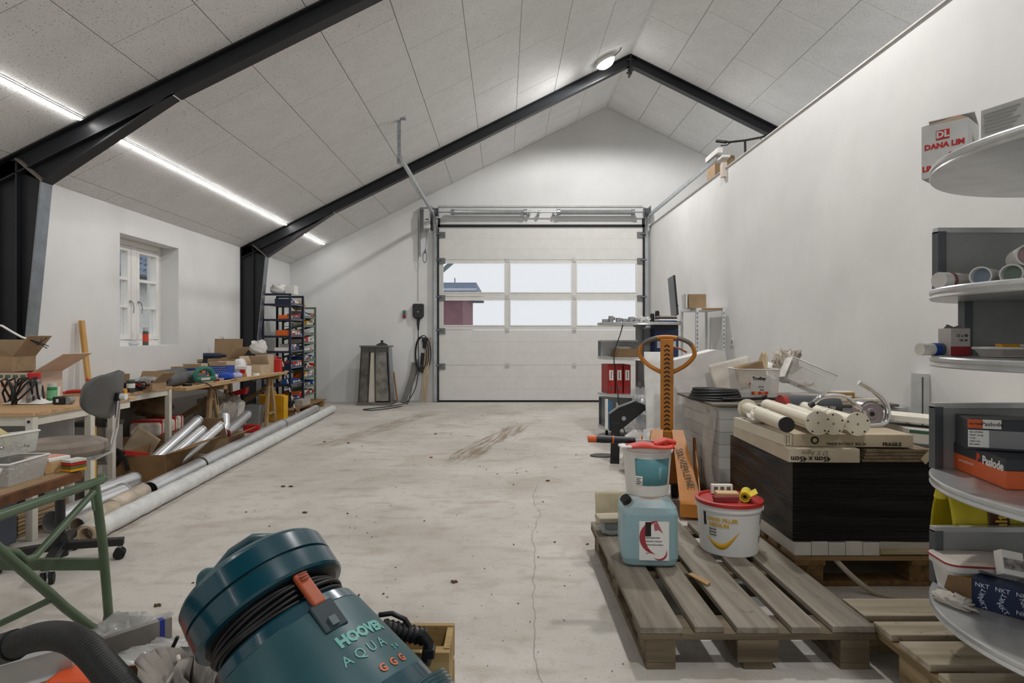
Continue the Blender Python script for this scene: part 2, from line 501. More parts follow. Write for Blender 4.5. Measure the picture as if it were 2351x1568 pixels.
# ---------------------------------------------------------------- steel portal frames
def portal_frame(Y, label):
    t = T('steel_portal_frame', label, 'steel frame', (XL, Y, 0), group='steel frames under the roof')
    ox = XL
    def L_(pts): return [(x - ox, y, z) for x, y, z in pts]
    fw, wt = .11, .009                      # flange width, web thickness
    xi = -3.545                             # inner face of the straight column
    zt = zc(-3.63)
    # column
    b = B(); b.bb(0, .012, -fw / 2, fw / 2, 0, zc(XL) - .005).bb(.012, xi - ox - .012, -wt / 2, wt / 2, 0, 2.42).bb(xi - ox - .012, xi - ox, -fw / 2, fw / 2, 0, 2.40)
    obj('column', b, STEEL, t)
    # tapered haunch on the column
    b = B()
    b.prism(L_([(xi, -wt / 2, .55), (-3.37, -wt / 2, 2.26), (xi, -wt / 2, 2.41)]), (0, wt, 0))
    o1 = obj('column_haunch', b, STEEL, t)
    b = B(); b.bar((xi - ox + .005, 0, .5), (-3.37 - ox, 0, 2.26), fw, .012, up=(1, 0, 0))
    obj('haunch_flange', b, mat('8d9298', .25, .7, var=.1), o1)  # paler than the black steel: light from the LED strip put into the colour
    b = B(); b.bar((xi - ox - .01, 0, 2.425), (-3.36 - ox, 0, 2.262), fw + .01, .014, up=(1, 0, 1))
    obj('joint_plate', b, mat('6e675f', .5, .3), t)
    # rafters
    dp = .15
    for side in (-1, 1):
        xe = XL + .01 if side < 0 else 6.9
        b = B()
        b.prism(L_([(xe, -wt / 2, zc(xe)), (XRIDGE, -wt / 2, ZRIDGE), (XRIDGE, -wt / 2, ZRIDGE - dp), (xe, -wt / 2, zc(xe) - dp)]), (0, wt, 0))
        for dz, th in ((.004, .012), (dp, .012)):
            b.prism(L_([(xe, -fw / 2, zc(xe) - dz), (XRIDGE, -fw / 2, ZRIDGE - dz), (XRIDGE, -fw / 2, ZRIDGE - dz - th), (xe, -fw / 2, zc(xe) - dz - th)]), (0, fw, 0))
        obj('rafter', b, STEEL, t)
    xh = -2.40; zh = zc(xh) - dp
    b = B(); b.prism(L_([(-3.37, -wt / 2, 2.26), (xh, -wt / 2, zh), (xi, -wt / 2, zc(xi) - dp + .0)]), (0, wt, 0))
    o2 = obj('rafter_haunch', b, STEEL, t)
    b = B(); b.bar((-3.37 - ox, 0, 2.26), (xh - ox, 0, zh), fw, .012, up=(-.5, 0, 1))
    obj('haunch_flange', b, STEEL, o2)
    b = B(); b.bar((xh - ox - .01, -fw / 2, zh - .008), (xh - ox - .01, fw / 2, zh - .008), .012, .02)
    obj('end_plate', b, mat('d8d8d8', .5), t)
    # apex plates and bolts
    b = B(); b.bb(XRIDGE - ox - .012, XRIDGE - ox + .012, -fw / 2 - .01, fw / 2 + .01, ZRIDGE - .30, ZRIDGE - .005)
    obj('apex_plate', b, STEEL, t)
    for dz in (-.24, -.08):
        for yy in (-.04, .04): obj('bolt', B().cyl((XRIDGE - ox - .04, yy, ZRIDGE + dz), (XRIDGE - ox + .04, yy, ZRIDGE + dz), .012, n=6), mat('4a4b4d', .4, .6), t)
    return t
portal_frame(4.55, 'black steel portal frame crossing the ceiling above the window end of the workbenches')
portal_frame(8.78, 'black steel portal frame beside the blue shelf rack')

# ---------------------------------------------------------------- LED strip along the left slope
sx = -3.08; sz = zc(sx)
t = T('led_strip', 'glowing white light strip running along the sloping ceiling', 'light strip', (sx, 4.5, sz))
EM = bpy.data.materials.new('led_diffuser'); EM.use_nodes = True
p = EM.node_tree.nodes['Principled BSDF']; p.inputs['Emission Color'].default_value = (1, .98, .95, 1); p.inputs['Emission Strength'].default_value = STRIP_E
rt = (0, -math.atan(SL), 0)
for y0, y1 in ((-3.4, 4.49), (4.61, 8.72), (8.84, 10.55)):
    c = (0, (y0 + y1) / 2 - 4.5, 0)
    ch = obj('channel', B().box((0, 0, -.004), (.02, y1 - y0, .008)), ALU, t, loc=c, rot=rt)
    obj('diffuser', B().box((0, 0, -.010), (.015, y1 - y0, .006)), EM, t, loc=c, rot=rt)

# ---------------------------------------------------------------- ridge lamps (one in view, two unseen ones added for brightness)
LE = bpy.data.materials.new('lamp_glow'); LE.use_nodes = True
p = LE.node_tree.nodes['Principled BSDF']; p.inputs['Emission Color'].default_value = (1, .98, .95, 1); p.inputs['Emission Strength'].default_value = 22
def ridge_lamp(y, label):
    x = 1.36; z = zc(x) - .002
    t = T('dome_lamp', label, 'lamp', (x, y, z), group='round lamps along the ridge', rot=(0, -math.atan(SL), 0))
    obj('housing', B().lathe([(.13, 0), (.14, -.02), (.14, -.05), (.12, -.06)], 28), WHITEP, t)
    obj('dome', B().lathe([(.12, -.058), (.115, -.08), (.08, -.105), (.03, -.115), (1e-5, -.117)], 28), LE, t)
    b = B(); b.tube([(.1, 0, -.02), (.16, -.05, -.03), (.22, -.1, -.02), (.24, -.12, .0)], .006, 6)
    obj('cable', b, BLACKP, t)
    ld = bpy.data.lights.new('lamp_light', 'SPOT'); ld.energy = RIDGE_LAMP_W; ld.color = (1, .985, .97); ld.shadow_soft_size = .12
    ld.spot_size = R(168); ld.spot_blend = .25
    lo = bpy.data.objects.new('lamp_light', ld); C.objects.link(lo); lo.parent = t; lo.location = (0, 0, -.17); lo.rotation_euler = (0, math.atan(SL), 0)
    return t
ridge_lamp(8.45, 'lit round ceiling lamp beside the ridge of the steel frame')
ridge_lamp(4.2, 'unseen round lamp added over the middle of the hall')  # this lamp and the next are out of view, added to brighten the hall
ridge_lamp(0.0, 'unseen round lamp added over the near end of the hall')

# ---------------------------------------------------------------- window
W = tag(bpy.data.objects.new('window_1', None), 'white wooden casement window with two lights', None, None, 'structure'); C.objects.link(W)
W.location = (-3.93, (WY0 + WY1) / 2, WZ0)
WP = mat('edece8', .45, var=.02)
wh, ww = WZ1 - WZ0, WY1 - WY0
b = B()
b.bb(-.1, 0, -ww / 2, -ww / 2 + .06, 0, wh).bb(-.1, 0, ww / 2 - .06, ww / 2, 0, wh).bb(-.1, 0, -ww / 2 + .06, ww / 2 - .06, 0, .06).bb(-.1, 0, -ww / 2 + .06, ww / 2 - .06, wh - .06, wh)
b.bb(-.1, .015, -.045, .045, .06, wh - .06)
obj('window_frame', b, WP, W, bev=.004)
obj('window_sill', B().bb(-.02, .18, -ww / 2, ww / 2, -.012, .004), WALLM, W)
for sgn in (-1, 1):
    y0, y1 = (.05, ww / 2 - .065) if sgn > 0 else (-ww / 2 + .065, -.05)
    z0, z1 = .065, wh - .065
    b = B(); fr = .055
    b.bb(-.06, .012, y0, y0 + fr, z0, z1).bb(-.06, .012, y1 - fr, y1, z0, z1).bb(-.06, .012, y0 + fr, y1 - fr, z0, z0 + fr).bb(-.06, .012, y0 + fr, y1 - fr, z1 - fr, z1)
    cs = obj('casement', b, WP, W, bev=.003)
    hh = (z1 - z0 - 2 * fr) / 3
    for k in range(3):
        zz = z0 + fr + hh * k
        if k: obj('glazing_bar', B().bb(-.05, .008, y0 + fr, y1 - fr, zz - .013, zz + .013), WP, cs)
        obj('pane', B().bb(-.035, -.031, y0 + fr, y1 - fr, zz, zz + hh), GLASS, cs)
    b = B(); yy = y0 + .025 if sgn > 0 else y1 - .025
    b.cyl((.012, yy, wh * .42), (.03, yy, wh * .42), .012, n=10).tube([(.03, yy, wh * .42), (.035, yy + .02, wh * .41), (.036, yy + .04, wh * .36), (.034, yy + .035, wh * .31)], .005, 6)
    obj('window_hook', b, GALV, cs)

# ---------------------------------------------------------------- sectional garage door
D = tag(bpy.data.objects.new('door_1', None), 'white sectional garage door with six window panes', None, None, 'structure'); C.objects.link(D)
D.location = ((DX0 + DX1) / 2, YB, 0)
dox = D.location.x
DP = mat('d8d7d3', .5, var=.02)
yd0, yd1 = -.075, -.03
pz = [.03, .64, 1.25, 1.82, 2.46, 3.01]
xs0, xs1 = -1.13 - dox, 2.40 - dox
panes = [(-1.07, .015), (.09, 1.167), (1.24, 2.29)]
for i in range(5):
    z0, z1 = pz[i] + .003, pz[i + 1] - .003
    b = B()
    if i in (2, 3):
        za, zb = z0 + .06, z1 - .045
        b.bb(xs0, xs1, yd0, yd1, z0, za).bb(xs0, xs1, yd0, yd1, zb, z1)
        xe = [xs0] + [v - dox for pr in panes for v in pr] + [xs1]
        for k in range(0, 8, 2): b.bb(xe[k], xe[k + 1], yd0, yd1, za, zb)
        pn = obj('door_panel', b, DP, D)
        for a, c2 in panes:
            g = B(); a -= dox; c2 -= dox
            for (q0, q1, r0, r1) in ((a, a + .018, za, zb), (c2 - .018, c2, za, zb), (a + .018, c2 - .018, za, za + .018), (a + .018, c2 - .018, zb - .018, zb)):
                g.bb(q0, q1, yd0 - .008, yd0 + .004, r0, r1)
            obj('pane_frame', g, WHITEP, pn)
            obj('pane', B().bb(a, c2, -.055, -.050, za, zb), GLASS, pn)
    else:
        n = 6
        for k in range(n):        # shallow horizontal ribs pressed into the skin
            q0 = z0 + (z1 - z0) * k / n; q1 = z0 + (z1 - z0) * (k + 1) / n
            b.bb(xs0, xs1, yd0 + (.0015 if k % 2 else 0), yd1, q0, q1)
        pn = obj('door_panel', b, DP, D)
    if i < 4:
        for x in (.05, 1.205):
            h = B(); h.bb(x - dox - .035, x - dox + .035, yd0 - .014, yd0, z1 - .035, z1 + .04).cyl((x - dox - .03, yd0 - .014, z1 + .003), (x - dox + .03, yd0 - .014, z1 + .003), .009, n=8)
            obj('hinge', h, mat('c9c9c6', .45, .4), D)
    for x in (xs0, xs1):
        s_ = 1 if x < 0 else -1
        zz = z1 - .02 if i < 4 else z1 - .12
        h = B(); h.bb(x + s_ * .0, x + s_ * .11, yd0 - .02, yd0, zz - .05, zz + .05).cyl((x - s_ * .05, yd0 - .02, zz + .02), (x + s_ * .05, yd0 - .02, zz + .02), .02, n=12)
        obj('side_roller', h, mat('77797b', .4, .5), D)
obj('bottom_seal', B().bb(xs0, xs1, -.085, -.02, .0, .032), RUBBER, D)
obj('top_seal', B().bb(xs0 - .02, xs1 + .02, -.1, -.06, 3.02, 3.065).bb(xs0 - .02, xs0 + .02, -.1, -.06, 3.02, 3.17).bb(xs1 - .02, xs1 + .02, -.1, -.06, 3.02, 3.17), RUBBER, D)
obj('lintel_strip', B().bb(xs0, xs1, -.02, 0, 3.38, 3.41), mat('bfbeba', .5), D)
TRK = mat('b9bec2', .3, .8, var=.08)
for s_, x in ((-1, xs0 - .06), (1, xs1 + .05)):
    b = B()
    b.bb(x - .035, x + .035, -.05, -.004, 0, 3.05)
    obj('side_frame', b, TRK, D)
    b = B(); b.bb(x + s_ * -.05 - .012, x + s_ * -.05 + .012, -.11, -.05, 0, 3.0)
    obj('edge_seal', b, RUBBER, D)
    # curved and horizontal track (C section)
    xt = x
    pts = [(xt, -.09, .02), (xt, -.09, 2.85)] + [(xt, -.09 - .33 * (1 - math.cos(a)), 2.85 + .33 * math.sin(a)) for a in [i * PI / 2 / 8 for i in range(1, 9)]] + [(xt, 7.12 - YB, 3.185)]
    b = B()
    for q in range(len(pts) - 1):
        b.bar(pts[q], pts[q + 1], .052, .03, up=(0, -1, .001) if q < 1 else (0, -1, 1))
    obj('track', b, TRK, D)
# torsion shaft, springs, drums
zs = 3.27
b = B(); b.cyl((xs0 - .12, -.13, zs), (xs1 + .1, -.13, zs), .0127, n=10)
obj('spring_shaft', b, TRK, D)
for a, c2 in ((-.89, .36), (.93, 2.21)):
    a -= dox; c2 -= dox
    nturn, seg = 90, 6
    b = B()
    n = 12
    prof = []
    for k in range(181):
        prof.append((.041 + (.004 if k % 2 else 0), a + (c2 - a) * k / 180))
    M_ = Matrix.Translation((0, -.13, zs)) @ Matrix.Rotation(PI / 2, 4, 'Y')
    b.lathe([(r, x) for r, x in prof], 14, M=M_)
    obj('torsion_spring', b, mat('b4b7b9', .35, .7, var=.05), D)
    for e in (a, c2):
        b = B(); b.cyl((e - .03, -.13, zs), (e + .03, -.13, zs), .052, n=14); obj('spring_cone', b, GALV, D)
for x in (.44, .60, .86):
    b = B(); b.bb(x - dox - .008, x - dox + .008, -.15, 0, zs - .04, zs + .04); b.cyl((x - dox - .02, -.13, zs), (x - dox + .02, -.13, zs), .035, n=12)
    obj('shaft_bearing', b, TRK, D)
for x in (xs0 - .05, xs1 + .04):
    b = B(); b.lathe([(.05, -.05), (.085, -.045), (.07, -.02), (.07, .03), (.09, .045), (.04, .05)], 18, M=Matrix.Translation((x, -.13, zs)) @ Matrix.Rotation(PI / 2, 4, 'Y'))
    obj('cable_drum', b, mat('6a6d70', .4, .6), D)
for x in (xs0 - .13, xs1 + .1):
    b = B(); b.bb(x - .006, x + .006, -.2, 0, zs - .1, zs + .1); obj('shaft_bracket', b, GALV, D)
# track hangers
t = T('track_hanger', 'perforated steel angle hanging the left door track from the ceiling', 'bracket', (xs0 - .06 + dox, 7.16, 3.15))
b = B(); hz = zc(xs0 - .06 + dox) - 3.15
b.bb(-.05, -.046, -.02, .02, -.02, hz).bb(-.05, -.012, .018, .022, -.02, hz)
obj('angle', b, GALV, t)
for k in range(9): obj('slot', B().bb(-.052, -.0515 + .006, -.007, .007, .03 + k * .045, .055 + k * .045), RUBBER, t)
b = B(); b.bb(-.06, .05, -.03, .03, hz - .01, hz + .004); obj('ceiling_plate', b, GALV, t)
t = T('track_bracket', 'white timber bracket carrying the door track on the partition wall', 'bracket', (2.45, 7.2, 3.05))
b = B(); b.bb(-.03, .03, -.18, .25, .17, .23); obj('rail', b, WHITEP, t, bev=.004)
b = B(); b.bb(.0, .09, -.25, .0, .1, .125); obj('shelf_plate', b, WHITEP, t, bev=.003)
b = B(); b.bb(.025, .08, -.18, -.10, -.1, .1); obj('post', b, mat('d9c9bd', .6), t, bev=.003)
# door operator with pull loop
t = T('door_operator', 'pale door motor box with a hanging pull loop beside the door', 'door motor', (-1.32, YB - .1, 2.98))
obj('motor_case', B().bb(-.065, .055, -.09, .04, 0, .34), mat('cfd0cf', .4), t, bev=.015)
obj('dark_edge', B().bb(.055, .085, -.08, .04, -.02, .33), BLACKP, t, bev=.01)
obj('bracket', B().bb(-.14, -.13, .0, .1, -.45, .38).bb(-.14, .08, .04, .1, .34, .39), GALV, t)
obj('badge', B().bb(-.03, .03, -.093, -.089, .15, .165), BLACKP, t)
b = B(); b.tube([(-.02, -.02, 0), (-.025, -.02, -.2), (-.04, -.02, -.36)], .004, 6)
ring = [(-.05 + .045 * math.cos(a) * .7, -.02, -.48 + .1 * math.sin(a)) for a in [i * 2 * PI / 16 for i in range(16)]]
b.tube(ring, .006, 6, closed=True); b.cyl((-.04, -.02, -.42), (-.038, -.02, -.34), .02, .008, n=10)
obj('pull_loop', b, mat('55575a', .6), t)
# conduit
tag(obj('cable_conduit', B().cyl((-1.50, YB - .008, 1.75), (-1.50, YB - .008, 3.2), .006, n=8), mat('bcbab5', .6)), 'thin conduit running up the wall above the black charger', 'conduit')

# ---------------------------------------------------------------- outside
GR = mat('8b8b86', .9, var=.1, scale=1)
tag(obj('ground_outside', B().bb(-60, 60, -30, 90, -.5, -.25), GR), 'grey yard outside', None, None, 'structure')
t = T('red_house', 'dark red wooden house seen through the door panes', 'house', (-6, 25, -.25))
obj('wall', B().bb(-4, 4.32, 0, 8, 0, 3.25), mat('9a5f6d', .8, var=.08, scale=3), t)
b = B(); b.prism([(-4.2, -.8, 3.2), (-4.2, 8.5, 3.2), (-4.2, 8.5, 3.6), (-4.2, -.8, 3.5)], (9.1, 0, 0)); obj('roof', b, mat('8592ad', .7), t)
obj('gutter', B().cyl((-4.2, -.85, 3.2), (4.9, -.85, 3.2), .07, n=10), mat('c3cddd', .5), t)
obj('weather_vane', B().cyl((4.0, 0, 3.3), (4.0, 0, 3.75), .02, n=6), STEEL, t)
tag(obj('canopy_brace', B().bar((-1.22, 11.105, 2.22), (-.62, 11.105, 2.74), .05, .07), mat('a9c3cc', .5)), 'pale blue diagonal brace outside the upper left door pane', 'brace')
t = T('white_house', 'white house with blue grey roof tiles seen through the small window', 'house', (-11.5, 20, -.25))
obj('wall', B().bb(-6, 0, -8, 12, 0, 3.1), mat('eceae6', .8), t)
obj('soffit', B().bb(0, .5, -8, 12, 3.02, 3.12), mat('b8d0cc', .6), t)
obj('gutter', B().cyl((.52, -8, 3.2), (.52, 12, 3.2), .08, n=10), mat('30343a', .5), t)
TILE = mat('5d6f8d', .35, var=.16, scale=5)
b = B()
for row in range(14):
    x0, z0 = .5 - row * .32, 3.18 + row * .24
    def fn(u, v, x0=x0, z0=z0):
        y = -8 + u * 20
        return (x0 - .36 * v, y, z0 + .27 * v + .045 * math.sin(y * 2 * PI / .3) + (.05 if v < .01 else .03 * (1 - v)))
    b.grid(fn, 400, 2)
o = obj('roof_tiles', b, TILE, t); o['kind'] = 'stuff'
# ================================================================ builders shared by many things
def carton(name, label, loc, rz, size, m=None, flaps=(None, None, None, None), group=None, inside=None, rot=None, closed=False, cat='box'):
    """cardboard box; flaps = angle in degrees of the -y, +x, +y, -x flap (0 = shut, 90 = upright, 180 = folded open)"""
    m = m or CARD
    t = T(name, label, cat, loc, rz, group, rot)
    x, y, z = size; w_ = .004
    b = B()
    if closed:
        b.bb(-x / 2, x / 2, -y / 2, y / 2, 0, z)
    else:
        b.bb(-x / 2, x / 2, -y / 2, y / 2, 0, w_)
        b.bb(-x / 2, x / 2, -y / 2, -y / 2 + w_, w_, z).bb(-x / 2, x / 2, y / 2 - w_, y / 2, w_, z)
        b.bb(-x / 2, -x / 2 + w_, -y / 2 + w_, y / 2 - w_, w_, z).bb(x / 2 - w_, x / 2, -y / 2 + w_, y / 2 - w_, w_, z)
    obj('body', b, m, t)
    for i, a in enumerate(flaps):
        if a is None: continue
        L_, W_ = (x, y / 2) if i % 2 == 0 else (y, x / 2)
        W_ = min(W_, .24)
        f = B().bb(-L_ / 2, L_ / 2, 0, W_, -.002, .002)
        # hinge on the edge, unfolded from shut (pointing inwards) outwards
        base = (0, 0, 0)
        rzf = (0, PI / 2, PI, -PI / 2)[i]
        pos = ((0, -y / 2, z), (x / 2, 0, z), (0, y / 2, z), (-x / 2, 0, z))[i]
        o = obj('flap', f, m, t, loc=pos)
        o.rotation_euler = (Matrix.Rotation(rzf, 3, 'Z') @ Matrix.Rotation(R(a), 3, 'X')).to_euler()
    return t
def panel(name, m, parent, x, z, w_, h, y, th=.0015):
    """flat label on a face that looks along -y"""
    return obj(name, B().bb(x - w_ / 2, x + w_ / 2, y - th, y + .0005, z - h / 2, z + h / 2), m, parent)
def small_box(name, label, loc, rz, size, m, lab=None, group=None, cat='box', lh=.5, rot=None):
    t = T(name, label, cat, loc, rz, group, rot)
    x, y, z = size
    obj('body', B().bb(-x / 2, x / 2, -y / 2, y / 2, 0, z), m, t, bev=.002)
    if lab: panel('label', lab, t, 0, z * .45, x * .8, z * lh, -y / 2)
    return t
def spray_can(label, loc, r, h, body, cap, band=None, name='spray_can'):
    t = T(name, label, 'spray can', loc)
    obj('body', B().lathe([(r * .96, 0), (r, .004), (r, h * .74), (r * .82, h * .80)], 24), body, t)
    obj('cap', B().lathe([(r * .9, h * .79), (r * .9, h * .98), (r * .8, h)], 24), cap, t)
    if band:
        obj('label', B().lathe([(r + .0006, h * .2), (r + .0006, h * .62)], 24), band, t)
    return t
def pail(name, label, loc, r0, r1, h, m, lidm=None, cat='bucket', rim=True, sx=1):
    t = T(name, label, cat, loc)
    prof = [(r0, 0), (r0 + .003, .004), (r1, h * .86)]
    if rim: prof += [(r1 + .006, h * .86), (r1 + .006, h * .90), (r1 + .002, h * .905), (r1 + .002, h)]
    prof += [(r1 - .004, h), (r0 - .003, .006), (1e-5, .006)]
    obj('body', B().lathe(prof, 40), m, t)
    if lidm:
        obj('lid', B().lathe([(r1 + .005, h * .955), (r1 + .009, h * .96), (r1 + .009, h + .006), (r1 - .006, h + .008), (r1 - .012, h - .002), (1e-5, h - .002)], 40), lidm, t)
    return t
def prad(r0, r1, h, z): return r0 + .003 + (r1 - r0 - .003) * (z - .004) / (h * .86 - .004)
def curved_label(parent, m, r0, r1, h, a0, a1, z0, z1, off=.0008, name='label', shape=None, n=16):
    """label wrapped on a pail wall between angles (0 = facing -y, positive towards +x)"""
    def rad(z): return prad(r0, r1, h, z) + off
    def fn(u, v):
        a = R(a0 + (a1 - a0) * u); z = z0 + (z1 - z0) * v
        return (rad(z) * math.sin(a), -rad(z) * math.cos(a), z)
    return obj(name, B().grid(fn, n, 2), m, parent, solid=.0006)
def on_pail(r0, r1, h, a0, zc_, off=.0014):
    def f(co):
        z = zc_ + co.y
        r = prad(r0, r1, h, z) + off + co.z
        a = R(a0) + co.x / r
        return Vector((r * math.sin(a), -r * math.cos(a), z))
    return f
def pallet(label, loc, rz, wd, wdd, group=None, blockm=None, jig=.004, top=None):
    """euro pallet, length 1.2 along x"""
    t = T('wooden_pallet', label, 'pallet', loc, rz, group)
    rr = random.Random(len(label))
    ww_ = top or [.145, .1, .145, .1, .145]
    gap = (.8 - sum(ww_)) / 4
    y = -.4
    for w_ in ww_:
        me = B().bb(-.6 + rr.uniform(-jig, jig), .6 + rr.uniform(-jig, jig), y, y + w_, .122, .144 + rr.uniform(-.001, .001)).mesh('deck_board')
        obj('deck_board', me, wd, t, bev=.003)
        y += w_ + gap
    for x in (-.53, 0, .53):
        obj('stringer_board', B().bb(x - .07, x + .07, -.4, .4, .1, .122), wdd, t, bev=.002)
        for yy in (-.33, 0, .33):
            obj('block', B().bb(x - .07, x + .07, yy - (.05 if yy else .07), yy + (.05 if yy else .07), .022, .1), blockm or wdd, t, bev=.003)
    for yy in (-.33, 0, .33):
        obj('bottom_board', B().bb(-.6, .6, yy - .05, yy + .05, 0, .022), wdd, t, bev=.002)
    return t
def bag(name, label, cat, loc, rz, size, m, seed=1, group=None, lump=.25, nn=26, rot=None):
    """soft sack: rounded lump with folds, flat underneath"""
    rr = random.Random(seed)
    ph = [(rr.uniform(0, 6), rr.uniform(2, 7), rr.uniform(2, 6)) for _ in range(7)]
    x, y, z = size
    def fn(u, v):
        a = 2 * PI * u; e = PI * v
        r = math.sin(e) ** .6
        f = 1 + sum(lump / 7 * math.sin(p + q * a * 1.0 // 1 * 0 + round(q) * a + s * e * 1.7) for p, q, s in ph)
        X = x / 2 * r * math.copysign(abs(math.cos(a)) ** .8, math.cos(a)) * f
        Y = y / 2 * r * math.copysign(abs(math.sin(a)) ** .8, math.sin(a)) * f
        Z = z / 2 * (1 - math.copysign(abs(math.cos(e)) ** .8, math.cos(e))) * (f if v > .5 else 1)
        return (X, Y, max(0, Z))
    o = obj(name, B().grid(fn, nn, nn // 2), m, loc=loc, rot=rot or (0, 0, rz))
    return tag(o, label, cat, group)
def sheet(name, label, cat, loc, rot, w_, h, m, amp=.01, seed=0, solid=.003, nu=14, nv=10, group=None):
    """slightly warped flat sheet in local XY"""
    rr = random.Random(seed); p = [rr.uniform(0, 6) for _ in range(4)]
    def fn(u, v):
        return ((u - .5) * w_, (v - .5) * h, amp * (math.sin(p[0] + 4 * u + 2 * v) + .6 * math.sin(p[1] + 9 * v - 3 * u) + .4 * math.sin(p[2] + 13 * u)))
    return tag(obj(name, B().grid(fn, nu, nv), m, loc=loc, rot=rot, solid=solid), label, cat, group)
def crate_poly(m):
    return m
# ================================================================ left side: desks, benches and what lies on them
FRAME_W = mat('d6d1c4', .45, var=.04)
TOPW = wood('c9a67c', 'b08a5e', 3, 0, .5)
PLY = wood('c4a47a', 'a58357', 3, 1, .7)
OLDW = wood('9b7b58', '6b5037', 3, 2, .8)
def desk(label, x0, x1, y0, y1, z, rear=0):
    t = T('desk', label, 'desk', ((x0 + x1) / 2, (y0 + y1) / 2, 0))
    X, Y = (x1 - x0) / 2, (y1 - y0) / 2
    obj('desk_top', B().bb(-X, X, -Y, Y, z - .024, z), TOPW, t, bev=.003)
    g = .035
    for s in (-1, 1):
        obj('apron', B().bb(-X + g, X - g, s * (Y - .03) - .012, s * (Y - .03) + .012, z - .075, z - .024), FRAME_W, t)
        obj('apron', B().bb(s * (X - .03) - .012, s * (X - .03) + .012, -Y + g, Y - g, z - .075, z - .024), FRAME_W, t)
        for q in (-1, 1):
            yl = q * (Y - .025) - (rear if q > 0 else 0)
            lg = obj('leg', B().bb(s * (X - .025) - .021, s * (X - .025) + .021, yl - .021, yl + .021, 0, z - .024), FRAME_W, t, bev=.003)
            obj('bolt_head', B().cyl((s * (X - .025), yl - .021, z - .05), (s * (X - .025), yl - .026, z - .05), .008, n=8), BLACKP, lg)
    return t
desk('white framed desk with a wooden top holding the red capped spray can', -3.66, -2.60, 3.41, 4.36, .71, .42)
desk('white framed table with a wooden top under the heap of hand tools', -3.50, -2.95, 4.66, 5.50, .69)
# plywood bench on sawhorses
t = T('plywood_bench_top', 'long rough plywood bench top laid on two wooden sawhorses', 'bench top', (-3.24, 6.72, .645))
obj('board', B().bb(-.42, .40, -1.20, 1.38, .0, .03), PLY, t, bev=.002)
obj('edge_strip', B().bb(.36, .402, -.9, 1.2, .03, .036), wood('d6bb92', 'b89468', 3, 1, .7), t)
obj('gap_plate', B().bb(.3, .405, -.30, -.16, .028, .033), BLACKP, t)
for y, lab in ((6.35, 'wooden sawhorse under the middle of the plywood bench'), (7.9, 'wooden sawhorse under the far end of the plywood bench')):
    s = T('sawhorse', lab, 'sawhorse', (-3.26, y, 0))
    W_ = wood('b39871', '8a6d49', 3, 2, .75)
    obj('top_beam', B().bb(-.40, .40, -.035, .035, .59, .645), wood('b39871', '8a6d49', 3, 0, .75), s, bev=.003)
    for sx in (-1, 1):
        for sy in (-1, 1):
            obj('leg', B().bar((sx * .26, sy * .03, .62), (sx * .28, sy * .16, 0), .06, .03, up=(1, 0, 0)), W_, s)
        obj('brace', B().bar((sx * .275, -.13, .16), (sx * .275, .13, .16), .05, .02), W_, s)
    obj('cross_brace', B().bar((-.26, .10, .20), (.26, .02, .5), .022, .05), W_, s)

# ---- things on the near desk (top .71)
ZD = .71
c = carton('carton', 'large brown carton with raised flaps against the black steel column', (-3.36, 4.10, ZD + .192), R(3), (.34, .22, .10), CARD, (None, 128, 100, None))
panel('print', mat('cf5a4a', .8, var=0), c, -.05, .06, .1, .02, -.11)
c = carton('carton', 'pale carton with red print and a wide open lid of green letters', (-3.28, 4.10, ZD), R(-2), (.52, .26, .19), mat('d2b9a8', .85, var=.05), (None, 150, None, None))
for k in range(5): panel('print', mat('4e6b55', .8, var=0), c, .0 + k * .05, .165, .035, .02, -.13)
text('EUROPA', .034, mat('b5502f', .8, var=0), c, (.12, -.1325, .11), name='lettering')
spray_can('grey spray can with a red cap on the near desk', onz(78, 927, ZD) , .04, .195, mat('8d8a86', .35, .3), RED, mat('b3b0aa', .4))
o = spray_can('green can beside the red capped spray can', onz(104, 924, ZD) + Vector((0, .06, 0)), .028, .12, mat('2f8a4e', .4), mat('cfd6cf', .5), mat('7bbd90', .4))
t = T('tape_measure', 'black tape measure lying on the near desk', 'tape measure', onz(148, 928, ZD))
obj('case', B().bb(-.055, .02, -.03, .03, 0, .048), BLACKP, t, bev=.006)
obj('drum', B().cyl((.03, -.02, .024), (.03, .02, .024), .024, n=16), mat('9a9c9e', .3, .6), t)
obj('badge', B().bb(-.03, -.015, -.032, -.03, .015, .035), WHITEP, t)
# black cable heap
def squiggle(cx, cy, z0, rx, ry, n, turns, seed, zamp=.03, drift=(0, 0)):
    rr = random.Random(seed); ph = [rr.uniform(0, 6) for _ in range(5)]
    pts = []
    for i in range(n):
        s = i / (n - 1); a = turns * 2 * PI * s
        pts.append((cx + drift[0] * s + rx * math.cos(a + .5 * math.sin(3 * a + ph[0])) * (1 + .25 * math.sin(ph[1] + 2.3 * a)),
                    cy + drift[1] * s + ry * math.sin(a) * (1 + .3 * math.sin(ph[2] + 1.7 * a)),
                    z0 + zamp * (1 + math.sin(ph[3] + 2.9 * a)) / 2))
    return pts
p = onz(40, 930, ZD)
tag(obj('power_cable', B().tube(squiggle(p.x, p.y + .03, ZD + .008, .09, .06, 60, 3.2, 3, .16), .006, 7), BLACKP), 'tangled black cable heap beside the spray can', 'cable')
tag(obj('crumpled_paper', B().grid(lambda u, v: (p.x - .12 + u * .26, p.y + .02 + v * .16, ZD + .004 + .07 * abs(math.sin(5 * u + 3 * v)) * math.sin(PI * u) * math.sin(PI * v)), 16, 10, False), PAPER, solid=.001), 'crumpled white paper under the tangled black cable', 'paper')
